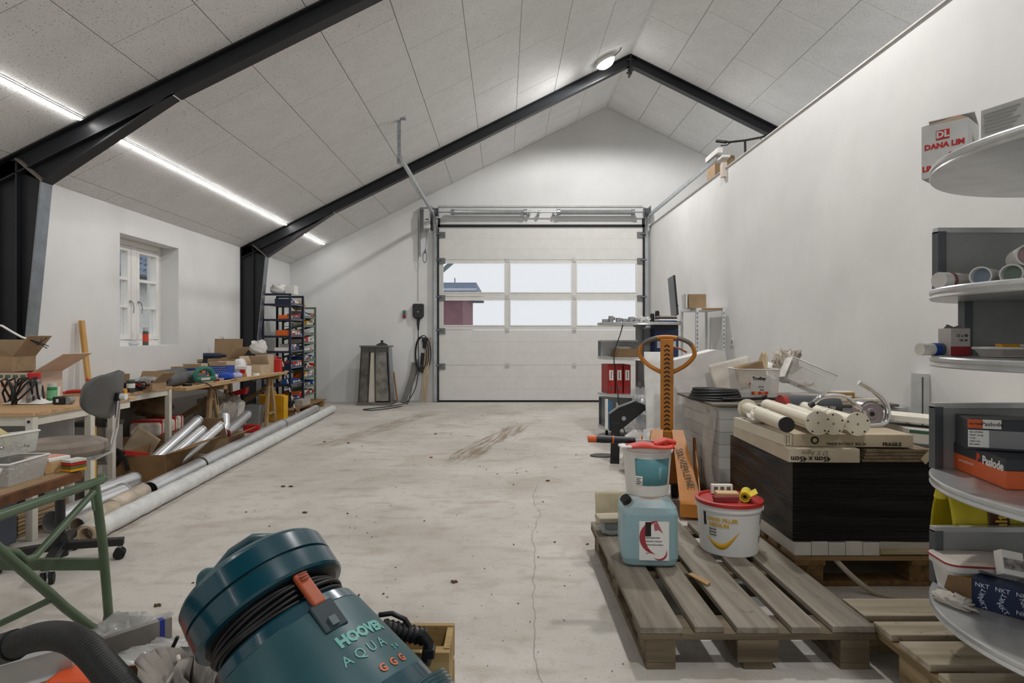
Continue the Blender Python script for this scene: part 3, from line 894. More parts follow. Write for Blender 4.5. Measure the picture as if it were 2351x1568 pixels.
# frayed white cable coming off the column
pa = [at(-30, 742, 4.05), at(5, 748, 4.05), at(28, 762, 4.05), at(50, 774, 4.05), at(68, 780, 4.05)]
t = T('frayed_cable', 'white cable hanging off the steel column with frayed black wires', 'cable', (-3.6, 4.05, 1.15))
o_ = Vector((-3.6, 4.05, 1.15))
obj('sheath', B().tube([q - o_ for q in [Vector((-3.66, 4.42, 1.3))] + pa], .007, 8), WHITEP, t)
for k, (x, y) in enumerate(((108, 800), (108, 775), (104, 790), (112, 795), (95, 778), (84, 792))):
    e = at(x, y, 4.05 + .02 * k); m_ = at(88 + k, 786 + (k % 3) * 3, 4.05)
    obj('wire', B().tube([pa[-1] - o_, m_ - o_, e - o_], .003, 6), mat('202022', .5) if k != 5 else mat('8d8f91', .3, .6), t)
# ---- things on the tool table (top .70)
ZT = .69
c = carton('carton', 'small brown carton with its lid up behind the tools', (-3.22, 5.12, ZT), R(3), (.15, .14, .06), CARD, (None, None, 95, None))
c = carton('carton', 'low brown carton tray with clear plastic packets', (-2.98, 5.14, ZT), R(-5), (.24, .18, .065), CARD, (None, 140, 115, None))
bag('plastic_packet', 'clear crumpled plastic packet in the low carton tray', 'packet', (-2.97, 5.14, ZT + .012), 0, (.2, .13, .09), FILM, 4)
tools = [((-3.20, 4.76), .42, 'red'), ((-3.10, 4.72), -.3, 'navy'), ((-3.28, 4.82), .9, 'red'), ((-3.05, 4.84), 1.2, 'orange'), ((-2.98, 4.72), .2, 'grey'), ((-3.15, 4.92), -.8, 'orange')]
tm = {'red': (RED, 'red'), 'navy': (NAVY, 'navy blue'), 'orange': (ORANGE, 'orange'), 'grey': (GREYP, 'grey')}
for i, ((x, y), a, c_) in enumerate(tools):
    t = T('pliers', 'pliers with %s handles %s' % (tm[c_][1], ('under the coiled red lead', 'beside the coiled red lead', 'by the desk cartons', 'next to the black case', 'at the front edge of the tool table', 'near the lidded carton')[i]), 'pliers', (x, y, ZT + (.012 if i < 2 else .0)), a, 'pliers in the tool heap')
    for s in (-1, 1):
        obj('handle', B().tube([(.0, s * .004, .012), (-.04, s * .016, .013), (-.09, s * .03, .014), (-.14, s * .027, .012)], .008, 7), tm[c_][0], t)
        obj('jaw', B().bar((0, s * .006, .012), (.055, s * .003, .012), .01, .014), mat('4b4d50', .3, .8), t)
    obj('pivot', B().cyl((.0, 0, .002), (.0, 0, .022), .011, n=10), mat('4b4d50', .3, .8), t)
t = T('extension_lead', 'coiled red lead on top of the tools', 'cable', (-3.2, 4.86, ZT + .03))
obj('lead', B().tube(squiggle(0, 0, .02, .09, .05, 50, 2.4, 9, .06), .007, 7), mat('c8402a', .5), t)
obj('plug', B().cyl((.09, 0, .06), (.13, .01, .07), .016, n=10), mat('d4572e', .5), t)
small_box('screw_case', 'black case with a dark blue lid on the tool table', (-3.02, 4.98, ZT), R(4), (.14, .1, .05), BLACKP, mat('d8d8d8', .6), lh=.3)
tag(obj('lid_tray', B().bb(-.065, .065, -.05, .05, .05, .075), NAVY, loc=(-3.02, 4.98, ZT), rot=(0, 0, R(4)), bev=.006), 'dark blue tray stacked on the black case', 'tray')
t = T('paint_tin', 'small tin with a green and white band on the tool table', 'tin', (-2.96, 4.9, ZT))
obj('body', B().lathe([(.03, 0), (.03, .09)], 18), mat('3a3638', .5), t)
obj('band', B().lathe([(.0306, .035), (.0306, .07)], 18), mat('dfe3dc', .5), t)
obj('lid', B().lathe([(.031, .088), (.031, .1), (.02, .101)], 18), mat('56705e', .5), t)
small_box('yellow_red_box', 'small yellow and red box beside the tin', (-2.98, 4.82, ZT), R(10), (.06, .05, .03), YELLOW, RED)
t = T('cable_heap', 'black and white cable bundle with red bits at the end of the tool table', 'cable', (-2.99, 5.08, ZT))
for k, (m_, n_) in enumerate(((BLACKP, 'black_lead'), (mat('b9b9b7', .5), 'white_lead'), (RED, 'red_lead'), (BLACKP, 'black_lead'))):
    obj(n_, B().tube(squiggle(.02 * k - .02, .0, .01 + .012 * k, .09 - .008 * k, .12, 50, 2.6, 20 + k, .03), .007, 6), m_, t)

# ---- things on the plywood bench (top .675)
ZP = .675
def grey_roll(p, q, r, lab):
    t = T('grey_roll', lab, 'roll', p)
    d = Vector(q) - Vector(p)
    obj('mat_roll', B().pipe((0, 0, 0), d, r, r * .55), mat('5d5f60', .8, var=.1), t)
    obj('inner_turn', B().pipe(d * .01, d * .99, r * .48, r * .3), mat('47494a', .85), t)
    return t
grey_roll((-3.02, 5.50, ZP + .06), (-3.12, 6.35, ZP + .06), .058, 'grey rolled mat lying on the bench beside the jigsaw')
grey_roll((-3.20, 5.55, ZP + .07), (-3.32, 6.4, ZP + .07), .068, 'thicker grey rolled mat behind the other roll on the bench')
# green jigsaw
t = T('jigsaw', 'green jigsaw with an orange switch at the bench edge', 'power tool', (-2.92, 6.02, ZP), R(70))
b = B(); hp = [(-.11, 0, .035), (-.12, 0, .08), (-.08, 0, .135), (0, 0, .15), (.07, 0, .13), (.10, 0, .085), (.10, 0, .04)]
obj('handle', B().tube(hp, [.02, .022, .024, .024, .024, .026, .028], 12), GREEN, t)
obj('motor_body', B().bb(-.12, .13, -.03, .03, .02, .07), GREEN, t, bev=.018)
obj('sole_plate', B().bb(-.1, .14, -.035, .035, 0, .006), GALV, t)
obj('switch', B().bb(-.05, -.01, -.026, .026, .105, .125), ORANGE, t, bev=.005)
obj('nameplate', B().bb(-.07, .04, -.032, .032, .035, .058), mat('c9c9c4', .5), t)
obj('cable', B().tube([(-.12, 0, .05), (-.17, .01, .06), (-.17, -.08, .03), (-.1, -.13, .012), (-.02, -.16, -.05), (0, -.165, -.2)], .006, 7), BLACKP, t)
def patterned(name, label, loc, rz, size, m, dots, group=None, op=True):
    t = T(name, label, 'box', loc, rz, group)
    x, y, z = size
    b = B(); w_ = .004
    b.bb(-x / 2, x / 2, -y / 2, y / 2, 0, w_).bb(-x / 2, x / 2, -y / 2, -y / 2 + w_, w_, z).bb(-x / 2, x / 2, y / 2 - w_, y / 2, w_, z).bb(-x / 2, -x / 2 + w_, -y / 2 + w_, y / 2 - w_, w_, z).bb(x / 2 - w_, x / 2, -y / 2 + w_, y / 2 - w_, w_, z)
    obj('body', b, m, t)
    d = B()
    n = int(x / .022)
    for i in range(n):
        for k in range(int(z / .022)):
            xx = -x / 2 + .012 + i * .022 + (.011 if k % 2 else 0); zz = .012 + k * .022
            if xx < x / 2 - .006: d.box((xx, -y / 2 - .0005, zz), (.009, .001, .009), (0, PI / 4, 0))
    o = obj('dot_print', d, dots, t); o['kind'] = 'stuff'
    for sy in (-1, 1):
        obj('flap', B().bb(-x / 2, x / 2, 0, .05, -.0015, .0015), mat('cbb597', .8), t, loc=(0, sy * y / 2, z), rot=(R(60 if sy > 0 else 115), 0, 0))
    return t
DOT = mat('c9d3e6', .6, var=0)
patterned('blue_box', 'blue dotted open box behind the jigsaw', (-3.22, 6.45, ZP), R(5), (.18, .14, .13), mat('1c3f86', .6), DOT)
patterned('blue_box', 'blue dotted box with a white rim in the middle of the bench', (-3.08, 6.75, ZP), R(-4), (.2, .16, .14), mat('24479a', .6), DOT)
bag('blue_glove', 'crumpled blue glove in front of the dotted box', 'glove', (-2.96, 6.58, ZP), 0, (.16, .1, .07), mat('2a55c0', .6), 6)
bag('white_glove', 'crumpled pale glove beside the blue glove', 'glove', (-2.93, 6.76, ZP), .6, (.12, .09, .06), mat('b5bde0', .7), 8)
t = T('cordless_drill', 'dark cordless drill on top of the boxes on the bench', 'power tool', (-3.32, 7.0, ZP + .12), R(20))
obj('motor', B().cyl((-.08, 0, .12), (.1, 0, .12), .032, n=14), NAVY, t); obj('chuck', B().cyl((.1, 0, .12), (.16, 0, .12), .024, .016, n=12), BLACKP, t)
obj('grip', B().bar((-.05, 0, .12), (-.07, 0, .02), .035, .045), BLACKP, t); obj('battery', B().bb(-.13, .0, -.04, .04, 0, .05), NAVY, t, bev=.008)
small_box('flat_case', 'flat pale case under the drill', (-3.32, 7.0, ZP), R(8), (.26, .2, .12), mat('cfc9bd', .7), CARD)
t = small_box('white_carton', 'white box with red print and barcode on the bench', (-3.0, 7.08, ZP), R(-3), (.16, .12, .12), PAPER, RED)
panel('barcode', mat('b7bcc0', .7), t, -.03, .06, .06, .06, -.0625)
bag('plastic_bottle', 'white plastic bottle shoulder behind the red printed box', 'bottle', (-3.08, 7.2, ZP), 0, (.13, .13, .2), mat('e9e9e9', .4), 3, lump=.05)
carton('carton', 'low brown carton with torn rim at the bench edge', (-2.98, 7.42, ZP), R(-2), (.22, .24, .12), CARDL, (None, None, 60, 110))
carton('carton', 'big open brown carton at the back of the bench', (-3.42, 7.45, ZP), R(4), (.34, .5, .19), CARD, (None, 125, 95, None))
c = carton('carton', 'tall beige carton with a white label near the far end of the bench', (-3.03, 7.82, ZP), R(-3), (.16, .18, .23), CARDL, closed=True)
panel('label', PAPER, c, .02, .1, .09, .16, -.09)
t = T('red_canister', 'red plastic canister at the far end of the bench', 'canister', (-2.92, 7.98, ZP), R(8))
obj('body', B().bb(-.045, .045, -.06, .06, 0, .17), RED, t, bev=.012); obj('handle', B().tube([(-.02, -.05, .16), (-.02, -.02, .2), (-.02, .03, .2), (-.02, .05, .16)], .01, 8), RED, t); obj('cap', B().cyl((.02, .03, .17), (.02, .03, .19), .014, n=10), BLACKP, t)
bag('white_rag', 'white rag heaped on the carton at the back of the bench', 'rag', (-3.12, 7.84, ZP + .231), .3, (.2, .16, .14), mat('dcdad5', .8), 11, lump=.5)
# timber leaning on the wall, steel ruler
t = T('timber_batten', 'planed timber batten leaning on the wall behind the tools', 'timber', (-3.52, 5.36, 0))
obj('batten', B().bar((.0, 0, .0), (-.165, .03, 1.27), .05, .025, up=(1, 0, 0)), wood('d8b070', 'c08f45', 3, 2, .6), t)
t = T('steel_ruler', 'long thin black and white rod leaning on the bench edge', 'rod', (-2.78, 8.32, 0))
for k in range(14):
    a, c_ = k / 14, (k + 1) / 14
    P0, P1 = Vector((0, 0, .01)), Vector((-.10, -.30, .80))
    obj('band', B().cyl(P0.lerp(P1, a), P0.lerp(P1, c_), .009, n=8), (WHITEP if k % 2 else BLACKP), t)

# ---- under the benches
c = carton('carton', 'grey box with upside down lettering under the tool table', (-3.22, 4.90, .16), R(-3), (.27, .2, .29), mat('8d8880', .7), closed=True)
obj('lid', B().bb(-.14, .14, -.105, .105, .27, .305), mat('3a3936', .6), c)
text('Plaximo', .055, INK, c, (.0, -.1015, .055), rot=(PI / 2, PI, 0), bold=.001)
c = carton('carton', 'flat grey box beneath the lettered box', (-3.22, 4.90, 0), R(2), (.30, .24, .16), mat('9a958c', .7), closed=True)
panel('label', PAPER, c, .12, .1, .1, .08, -.12)
t = T('paper_sacks', 'bundle of printed paper packages with red straps under the bench', 'package', (-3.22, 5.75, .24), R(4))
bag_m = mat('a99c8c', .7, var=.3, scale=18, var2='e3dfd8')
for k in range(4):
    obj('package', B().bb(-.13, .13, -.26 + k * .13, -.14 + k * .13, 0, .12 + .015 * (k % 2)), bag_m, t, bev=.025)
    obj('strap', B().bb(-.134, .134, -.21 + k * .13, -.195 + k * .13, -.001, .14), RED, t, bev=.002)
carton('carton', 'brown carton carrying the strapped packages under the bench', (-3.22, 5.75, 0), R(4), (.34, .56, .24), CARDD, closed=True)
bag('paper_bag', 'crumpled brown paper bag with a knotted neck under the bench', 'bag', (-3.3, 5.82, .38), 0, (.28, .3, .24), mat('6d5538', .8, var=.2), 14, lump=.4)
t = T('clear_sack', 'large clear plastic sack of brown stuff under the bench', 'bag', (-3.24, 6.95, 0), .2)
for nm, sz_, m_, sd_ in (('film', (.42, .5, .42), clear('b5aea3', .6, .25), 5), ('brown_filling', (.34, .4, .3), mat('75604a', .9, var=.25), 7)):
    o = bag(nm, None, None, (0, 0, .002), 0, sz_, m_, sd_, lump=.37); o.parent = t
sheet('cardboard_sheet', 'loose cardboard sheet leaning under the table', 'cardboard', (-3.12, 5.32, .2), (R(78), R(30), R(-5)), .24, .24, CARDL, .006, 3)
sheet('cardboard_sheet', 'large pale cardboard sheet standing behind the strapped packages', 'cardboard', (-3.52, 5.9, .36), (R(85), 0, R(80)), .7, .5, mat('a8a49c', .8), .006, 5)
# carton with silver elbows and pipes
c = carton('carton', 'long brown carton holding silver duct pipes in front of the benches', (-2.845, 5.10, 0), R(3), (.38, .60, .21), mat('8a6a45', .85, var=.08), (None, 165, None, None))
def duct(p, q, r, lab, grp=None, wrap=False):
    p, q = Vector(p), Vector(q)
    t = T('duct_pipe', lab, 'pipe', p, group=grp)
    d = q - p
    obj('tube', B().pipe((0, 0, 0), d, r, r - .004, 28), ALU, t)
    obj('seam_ring', B().pipe(d * .97, d * .985, r + .003, r - .002, 28), GALV, t)
    return t
duct((-2.875, 4.92, .07), (-2.84, 5.74, .36), .046, 'silver duct pipe sticking up steeply from the long carton')
duct((-2.785, 4.90, .05), (-2.75, 5.64, .285), .040, 'silver duct pipe lying in the middle of the long carton')
duct((-2.70, 4.98, .05), (-2.66, 5.80, .30), .040, 'silver duct pipe lying along the near wall of the long carton')
carton('carton', 'brown carton with open flaps beyond the long carton', (-2.82, 6.20, 0), R(3), (.26, .46, .15), CARD, (115, 160, None, None))
t = T('duct_elbow', 'silver duct elbow with a red seal band in the far carton', 'pipe elbow', (-2.84, 6.22, .02))
ep = [(.0, -.12, .1), (.0, -.03, .13), (-.01, .06, .2), (-.04, .12, .3)]
obj('elbow', B().tube(ep, .062, 20), ALU, t)
obj('red_band', B().tube([(-.062, -.02, .16), (0, -.05, .205), (.06, .0, .16), (.065, .03, .1)], .012, 8), mat('8f1f22', .5), t)
obj('dark_mouth', B().cyl((.0, -.121, .0997), (0, -.1225, .0992), .05, n=20), BLACKP, t)
duct((-2.86, 6.35, .14), (-2.95, 7.1, .24), .05, 'short silver duct pipe leaning out of the far carton')
# yellow case, grey bin, red scoop, white bag
t = T('tool_case', 'yellow plastic tool case standing on the floor under the bench', 'case', (-3.08, 8.24, 0), R(-3))
obj('shell', B().bb(-.17, .15, -.06, .06, 0, .36), mat('d79a14', .45), t, bev=.015)
obj('side_shell', B().bb(.15, .18, -.06, .06, .02, .34), mat('f0b81e', .45), t, bev=.01)
obj('handle', B().tube([(-.1, 0, .35), (-.09, 0, .395), (.03, 0, .395), (.04, 0, .35)], .011, 8), mat('d79a14', .45), t)
t = T('waste_bin', 'grey plastic bin in front of the yellow case', 'bin', (-3.14, 7.78, 0))
b = B(); b.lathe([(.10, 0), (.13, .26), (.138, .26), (.138, .275), (.126, .275), (.096, .006), (1e-5, .006)], 4, M=Matrix.Rotation(PI / 4, 4, 'Z'), flat=True)
obj('tub', b, mat('8b8c8c', .5), t)
bag('white_bag', 'pale plastic bag squeezed between sawhorse and grey bin', 'bag', (-3.3, 7.45, 0), .3, (.32, .3, .42), mat('c9c5bf', .5), 21)
tag(obj('red_scoop', B().prism([(-.08, 0, 0), (.08, 0, .02), (.1, 0, .1), (-.06, 0, .05)], (0, .1, 0)), RED, loc=(-3.2, 7.42, .42)), 'red plastic scoop on top of the pale bag', 'scoop')
tag(obj('red_block', B().bb(-.09, .09, -.04, .04, 0, .09), RED, loc=(-2.98, 7.3, 0), bev=.01), 'small red plastic block on the floor beside the bin', 'block')
# red handled clamp on the long carton
t = T('bar_clamp', 'black and red clamp hanging over the edge of the long carton', 'clamp', (-2.93, 4.775, -.03), R(3))
obj('bar', B().bar((-.08, -.02, .28), (.16, .05, .235), .012, .03), RED, t)
obj('head', B().bar((-.1, -.025, .3), (.0, -.02, .25), .035, .045), BLACKP, t)
obj('handle', B().bar((.0, -.025, .25), (-.07, -.03, .155), .025, .03), BLACKP, t)
obj('trigger', B().bar((.01, -.025, .24), (.04, -.03, .13), .02, .025), BLACKP, t)

# ---- long pipes on the floor
WRAP = mat('dfe0de', .35, var=.06, scale=14, bump=.8, bscale=26)
t = T('wrapped_pipe', 'long pipe wrapped in wrinkled white film on the floor', 'pipe', (-2.27, 3.42, .056))
d = Vector((-.29, 5.8, 0))
n = 90; pts = [d * (i / n) for i in range(n + 1)]
obj('film_wrap', B().tube(pts, [.054 + .003 * math.sin(i * 2.1) * math.sin(i * .7) for i in range(n + 1)], 16), WRAP, t)
obj('pipe_core', B().pipe(d * -.012, d * .05, .05, .036), CARDL, t)
obj('torn_film', B().grid(lambda u, v: (.07 * math.cos(2 * PI * u), -.07 + .09 * v + .012 * math.sin(9 * u), .058 * math.sin(2 * PI * u) * (1 - .2 * (1 - v)) + .004), 22, 4), clear('d8d9d6', .65, .2), t)
t = duct((-2.47, 4.30, .062), (-2.71, 7.6, .062), .061, 'thick silver pipe lying behind the wrapped pipe')
obj('black_tape', B().pipe(Vector((-.06, .83, 0)), Vector((-.0622, .86, 0)), .0625, .058, 28), BLACKP, t)
duct((-2.712, 7.62, .055), (-2.83, 9.3, .055), .052, 'thinner silver pipe lying end to end with the thick silver pipe')
t = T('wrapped_tube', 'cream paper wrapped tube end beside the silver pipe', 'pipe', (-2.46, 3.86, .06))
obj('tube', B().pipe((0, 0, 0), (-.04, .42, 0), .056, .036), mat('cdbfae', .7, var=.15, bump=.6, bscale=30), t)
duct((-2.60, 3.56, .066), (-2.60, 4.22, .066), .064, 'short silver pipe with a dark open end near the desk')
duct((-2.80, 4.10, .06), (-2.78, 4.65, .06), .055, 'short silver pipe behind the dark ended pipe')
t = T('cardboard_tube', 'cardboard tube in torn film beside the short silver pipe', 'tube', (-2.41, 3.50, .058))
obj('tube', B().pipe((0, 0, 0), (-.02, .33, 0), .056, .045), mat('c7b8a2', .8, var=.15), t)
obj('film', B().pipe((.0, -.03, 0), (-.01, .12, 0), .0575, .0565), FILM, t)

# ---- under the near desk
t = T('tool_case', 'dark tool case with a yellow label on the floor by the desk', 'case', (-2.83, 3.30, 0), R(-6))
obj('shell', B().bb(-.2, .12, -.07, .07, 0, .30), mat('3b4049', .5), t, bev=.012); obj('side_shell', B().bb(.122, .19, -.07, .07, .015, .29), mat('454b55', .5), t, bev=.014)
panel('label', YELLOW, t, .0, .1, .16, .12, -.07)
panel('print', mat('4a3a1a', .7), t, .04, .1, .05, .05, -.0725)
obj('latch', B().bb(.1, .15, -.082, -.068, .04, .07), GALV, t, bev=.004)
t = T('tool_box', 'black and yellow power tool standing on the dark boxes under the desk', 'power tool', (-3.12, 3.62, .30), R(-5))
obj('body', B().bb(-.3, .02, -.06, .06, .08, .24), BLACKP, t, bev=.02)
obj('yellow_frame', B().tube([(.0, -.03, .09), (.02, -.03, .25), (.13, -.03, .27), (.15, -.03, .16)], .022, 8), YELLOW, t)
obj('motor', B().cyl((-.3, -.05, .14), (.0, -.05, .13), .05, n=14), BLACKP, t)
obj('foot', B().bb(-.26, .1, -.05, .05, 0, .085), mat('2c2d30', .5), t, bev=.01)
small_box('crate_black', 'black storage crate under the near desk', (-3.2, 3.70, 0), 0, (.6, .4, .30), mat('232427', .6), mat('3b3c40', .6))
t = T('board_stack', 'stack of thin boards under the near desk', 'boards', (-2.78, 3.66, 0))
for k in range(6): obj('board', B().bb(-.06 + .004 * (k % 3), .06, -.2, .2, k * .022, k * .022 + .016), wood('b39b78', '8a6f4e', 3, 1, .8), t)
sheet('white_board', 'plain white board leaning at the back of the near desk', 'board', (-3.08, 4.02, .335), (R(90), 0, R(2)), .55, .66, mat('d5d4d2', .6), .001, 1, .012)
t = T('yellow_level', 'yellow spirit level standing behind the chair', 'spirit level', (-2.80, 4.20, 0))
obj('body', B().bb(-.012, .012, -.03, .03, 0, .52), YELLOW, t, bev=.002); obj('vial', B().cyl((.0, -.032, .42), (.0, .032, .42), .009, n=8), mat('b6d65a', .2), t)

# ---- more bits on the benches
def tape_roll(label, loc, r, h, m):
    t = T('tape_roll', label, 'tape', loc)
    obj('tape', B().pipe((0, 0, 0), (0, 0, h), r, r * .7, 24), m, t); obj('core', B().pipe((0, 0, .001), (0, 0, h - .001), r * .69, r * .62, 24), CARDL, t)
tape_roll('roll of brown tape lying in front of the dotted box', (-2.93, 6.92, ZP), .045, .04, mat('a87b45', .35))
tape_roll('roll of black tape lying beside the jigsaw', (-2.93, 5.72, ZP), .04, .022, BLACKP)
tape_roll('roll of white tape near the low torn carton', (-2.9, 7.22, ZP), .04, .03, PAPER)
t = T('caulk_cartridge', 'white caulk cartridge lying by the red printed box', 'cartridge', (-3.14, 6.58, ZP + .026), R(70))
obj('tube', B().cyl((-.1, 0, 0), (.1, 0, 0), .025, n=18), PAPER, t); obj('nozzle', B().cyl((.1, 0, 0), (.17, 0, 0), .008, .004, n=10), RED, t); obj('red_band', B().pipe((-.03, 0, 0), (.03, 0, 0), .0256, .0245, 18), RED, t)
small_box('screw_carton', 'small orange screw box between jigsaw and dotted box', (-3.06, 6.42, ZP), R(20), (.09, .06, .05), ORANGE, PAPER)
small_box('screw_carton', 'small grey screw box with a red label by the bench edge', (-2.90, 6.28, ZP), R(-15), (.08, .06, .035), mat('9d9c98', .6), RED)
small_box('screw_carton', 'white screw box at the wall behind the rolled mats', (-3.5, 6.2, ZP), R(8), (.14, .1, .1), PAPER, mat('3f6fb0', .6))
small_box('screw_carton', 'brown screw box stacked in the corner behind the drill', (-3.52, 6.75, ZP), R(-6), (.16, .14, .13), CARD, PAPER)
t = T('hammer', 'hammer with a wooden handle on the tool table', 'hammer', (-3.3, 4.95, ZT), R(35))
obj('handle', B().cyl((-.14, 0, .014), (.12, 0, .014), .011, n=10), wood('b98a4c', '936a36', 3, 0, .6), t); obj('head', B().bar((.12, -.05, .014), (.12, .05, .014), .026, .026), mat('3d3e40', .35, .8), t)
t = T('plastic_cup', 'white plastic cup on the near desk behind the spray can', 'cup', (-2.95, 4.05, ZD))
obj('cup', B().lathe([(.028, 0), (.036, .09), (.038, .09), (.038, .094), (.033, .094), (.026, .004), (1e-5, .004)], 20), PAPER, t)
small_box('bit_case', 'red bit case lying open beside the pliers', (-3.12, 5.0, ZT), R(-20), (.11, .07, .025), RED, INK)
# ================================================================ office chair, green bench, vacuum cleaner and the near pile
t = T('work_chair', 'old work chair with a round brown seat and a grey backrest on casters', 'chair', (-2.19, 3.05, 0))
SEATM = mat('8f8276', .55, var=.12, scale=12)
obj('seat', B().lathe([(.05, .545), (.19, .55), (.205, .575), (.20, .605), (.17, .618), (.08, .612), (1e-5, .61)], 36), SEATM, t)
obj('seat_pan', B().lathe([(.06, .535), (.2, .543), (.205, .552), (.06, .55)], 36), GALV, t)
obj('column', B().cyl((0, 0, .10), (0, 0, .33), .022, n=14), BLACKP, t)
obj('gas_spring', B().cyl((0, 0, .33), (0, 0, .54), .015, n=14), CHROME, t)
obj('hub', B().cyl((0, 0, .05), (0, 0, .16), .035, n=16), BLACKP, t)
a0 = math.atan2(.11, .24)
for k in range(4):
    a = a0 + k * PI / 2; d = Vector((math.cos(a), math.sin(a), 0)); L_ = .27
    lg = obj('base_arm', B().bar(d * .02 + Vector((0, 0, .10)), d * L_ + Vector((0, 0, .085)), .045, .036), BLACKP, t, bev=.004)
    e = d * (L_ - .02)
    b = B(); s_ = Vector((-d.y, d.x, 0))
    for q in (-1, 1): b.cyl(e + s_ * (.008 * q) + Vector((0, 0, .027)), e + s_ * (.026 * q) + Vector((0, 0, .027)), .027, n=18)
    cs = obj('caster', b, RUBBER, t)
    obj('caster_stem', B().cyl(e + Vector((0, 0, .03)), e + Vector((0, 0, .08)), .008, n=8), GALV, cs)
# backrest: curved kidney shell on a chrome bar, chair turned so that its back looks right
def back(u, v):
    a = (u - .5) * 2; h = (v - .5) * 2
    w_ = .185 * math.sqrt(max(0, 1 - abs(h) ** 3.0)) if abs(h) < 1 else 0
    y = a * w_
    return (.0 - .07 * (y / .185) ** 2 - .012 * h * h, y, .115 * h)
br = Matrix.Translation((.235, .06, .84)) @ Matrix.Rotation(R(9), 4, 'Z') @ Matrix.Rotation(R(10), 4, 'Y')
b = B(); b.grid(lambda u, v: br @ Vector(back(u, v)), 22, 16)
bo = obj('backrest', b, mat('5d5c5a', .45, var=.08), t, solid=.022)
obj('back_bar', B().tube([(.03, .0, .53), (.16, .02, .528), (.225, .04, .56), (.245, .05, .68), (.253, .055, .82)], [.011] * 5, 10), CHROME, t)
obj('back_clamp', B().bb(.238, .268, .03, .075, .81, .85), BLACKP, t, bev=.005)
obj('clamp_knob', B().cyl((.268, .05, .83), (.295, .05, .83), .016, n=12), WHITEP, t)

# ---- green tubular bench (plane of the visible side frame x = -1.53)
GT = mat('55684f', .4, var=.1, scale=10)
gx = -1.53
t = T('workbench', 'green tubular steel workbench with a worn wooden top', 'workbench', (gx, 2.0, 0))
def gp(x, y, dx=0.0):       # a point of the side frame from where it stands in the photograph
    Y = F * (-gx) / (CX - x); q = at(x, y, Y); return (dx, Y - 2.0, q.z)
rail = [gp(232, 1103), gp(120, 1142), (0, -.7, gp(0, 1184)[2] + .004), (0, -.95, .60)]
obj('top_rail', B().tube([(0, .36, .585), (0, .35, .595)] + rail[0:1] + rail[2:], .016, 12), GT, t)
leg = [gp(218, 1112), gp(236, 1250), gp(246, 1370), gp(249, 1410), gp(243, 1440), gp(228, 1450), gp(205, 1438), gp(150, 1395), gp(60, 1315), (0, -.15, .51), (0, -.30, .585)]
obj('side_leg', B().tube(leg, .0165, 12), GT, t)
vee = [gp(222, 1122), gp(160, 1190), gp(100, 1256), gp(80, 1278), gp(58, 1286), gp(38, 1268), (0, -.15, .50), (0, -.26, .575)]
obj('vee_brace', B().tube(vee, .012, 12), GT, t)
obj('gusset', B().prism([gp(205, 1125), gp(222, 1112), gp(226, 1175), gp(212, 1172)], (.004, 0, 0)), GT, t)
zbar = at(235, 1302, 2.33).z
obj('cross_bar', B().bar((0, .362, zbar), (-.74, .362, zbar), .02, .042), GT, t)
obj('diagonal_stay', B().tube([(0, .09, .243), (-.3, .10, .10), (-.6, .14, .012)], .011, 10), GT, t)
for dx in (-.74,):
    obj('rear_side_leg', B().tube([(dx + q[0], q[1], q[2]) for q in leg], .0165, 10), GT, t)
    obj('rear_rail', B().tube([(dx, .36, .585), (dx, -.95, .60)], .016, 10), GT, t)
for x0, x1 in ((-.78, -.45), (-.445, -.06)):
    obj('top_plank', B().bb(x0, x1, -.95, .34, .60, .632), wood('a98d6b', '7b5f41', 3, 1, .8), t, bev=.004)
obj('rusty_edge', B().bb(-.062, -.04, -.95, .30, .598, .628), mat('6e4424', .8, var=.3, scale=14), t)
ZG = .632
# clear boxes of screws on the bench
def clear_bin(label, loc, rz, size, seed, handle=True, rot=None, fill=.55):
    t = T('clear_box', label, 'plastic box', loc, rz, rot=rot)
    x, y, z = size; w_ = .0025; fl_ = .012
    b = B()
    def wall(p, q): b.prism([p, q, (q[0] * (1 + fl_ / x * 2), q[1] * (1 + fl_ / y * 2), z), (p[0] * (1 + fl_ / x * 2), p[1] * (1 + fl_ / y * 2), z)], Vector((-(q[1] - p[1]), q[0] - p[0], 0)).normalized() * w_)
    c_ = [(-x / 2, -y / 2, 0), (x / 2, -y / 2, 0), (x / 2, y / 2, 0), (-x / 2, y / 2, 0)]
    for i in range(4): wall(c_[i], c_[(i + 1) % 4])
    b.bb(-x / 2, x / 2, -y / 2, y / 2, 0, w_)
    obj('tub', b, BINP, t)
    rm = B(); X, Y = x / 2 + fl_, y / 2 + fl_
    rm.tube([(-X, -Y, z), (X, -Y, z), (X, Y, z), (-X, Y, z)], .004, 6, closed=True)
    obj('rim', rm, WHITEP, t)
    if handle: obj('handle', B().tube([(X - .02, -Y - .004, z - .01), (X - .03, -Y - .02, z * .35), (X * .3, -Y - .022, z * .2), (X * .1, -Y - .02, z * .3)], .005, 7), WHITEP, t)
    return t
def fasteners(label, loc, rz, size, seed, m, n=160):
    rr = random.Random(seed); b = B(); x, y, z = size
    for i in range(n):
        c_ = Vector((rr.uniform(-x / 2, x / 2), rr.uniform(-y / 2, y / 2), rr.uniform(.004, z)))
        d = Vector((rr.uniform(-1, 1), rr.uniform(-1, 1), rr.uniform(-.5, .5))).normalized() * rr.uniform(.012, .02)
        b.cyl(c_ - d * .5, c_ + d * .5, .0025, n=5)
    o = obj('screws', b, m, loc=loc, rot=(0, 0, rz))
    tag(o, label, 'screws', None, 'stuff')
p1 = Vector((-1.76, 2.13, ZG))
t = clear_bin('clear plastic box of screws with a dark blue label on the green bench', p1, R(3), (.22, .17, .075), 1)
obj('blue_label', B().bb(-.125, -.035, -.101, -.096, .0, .055), mat('1b3350', .6), t)
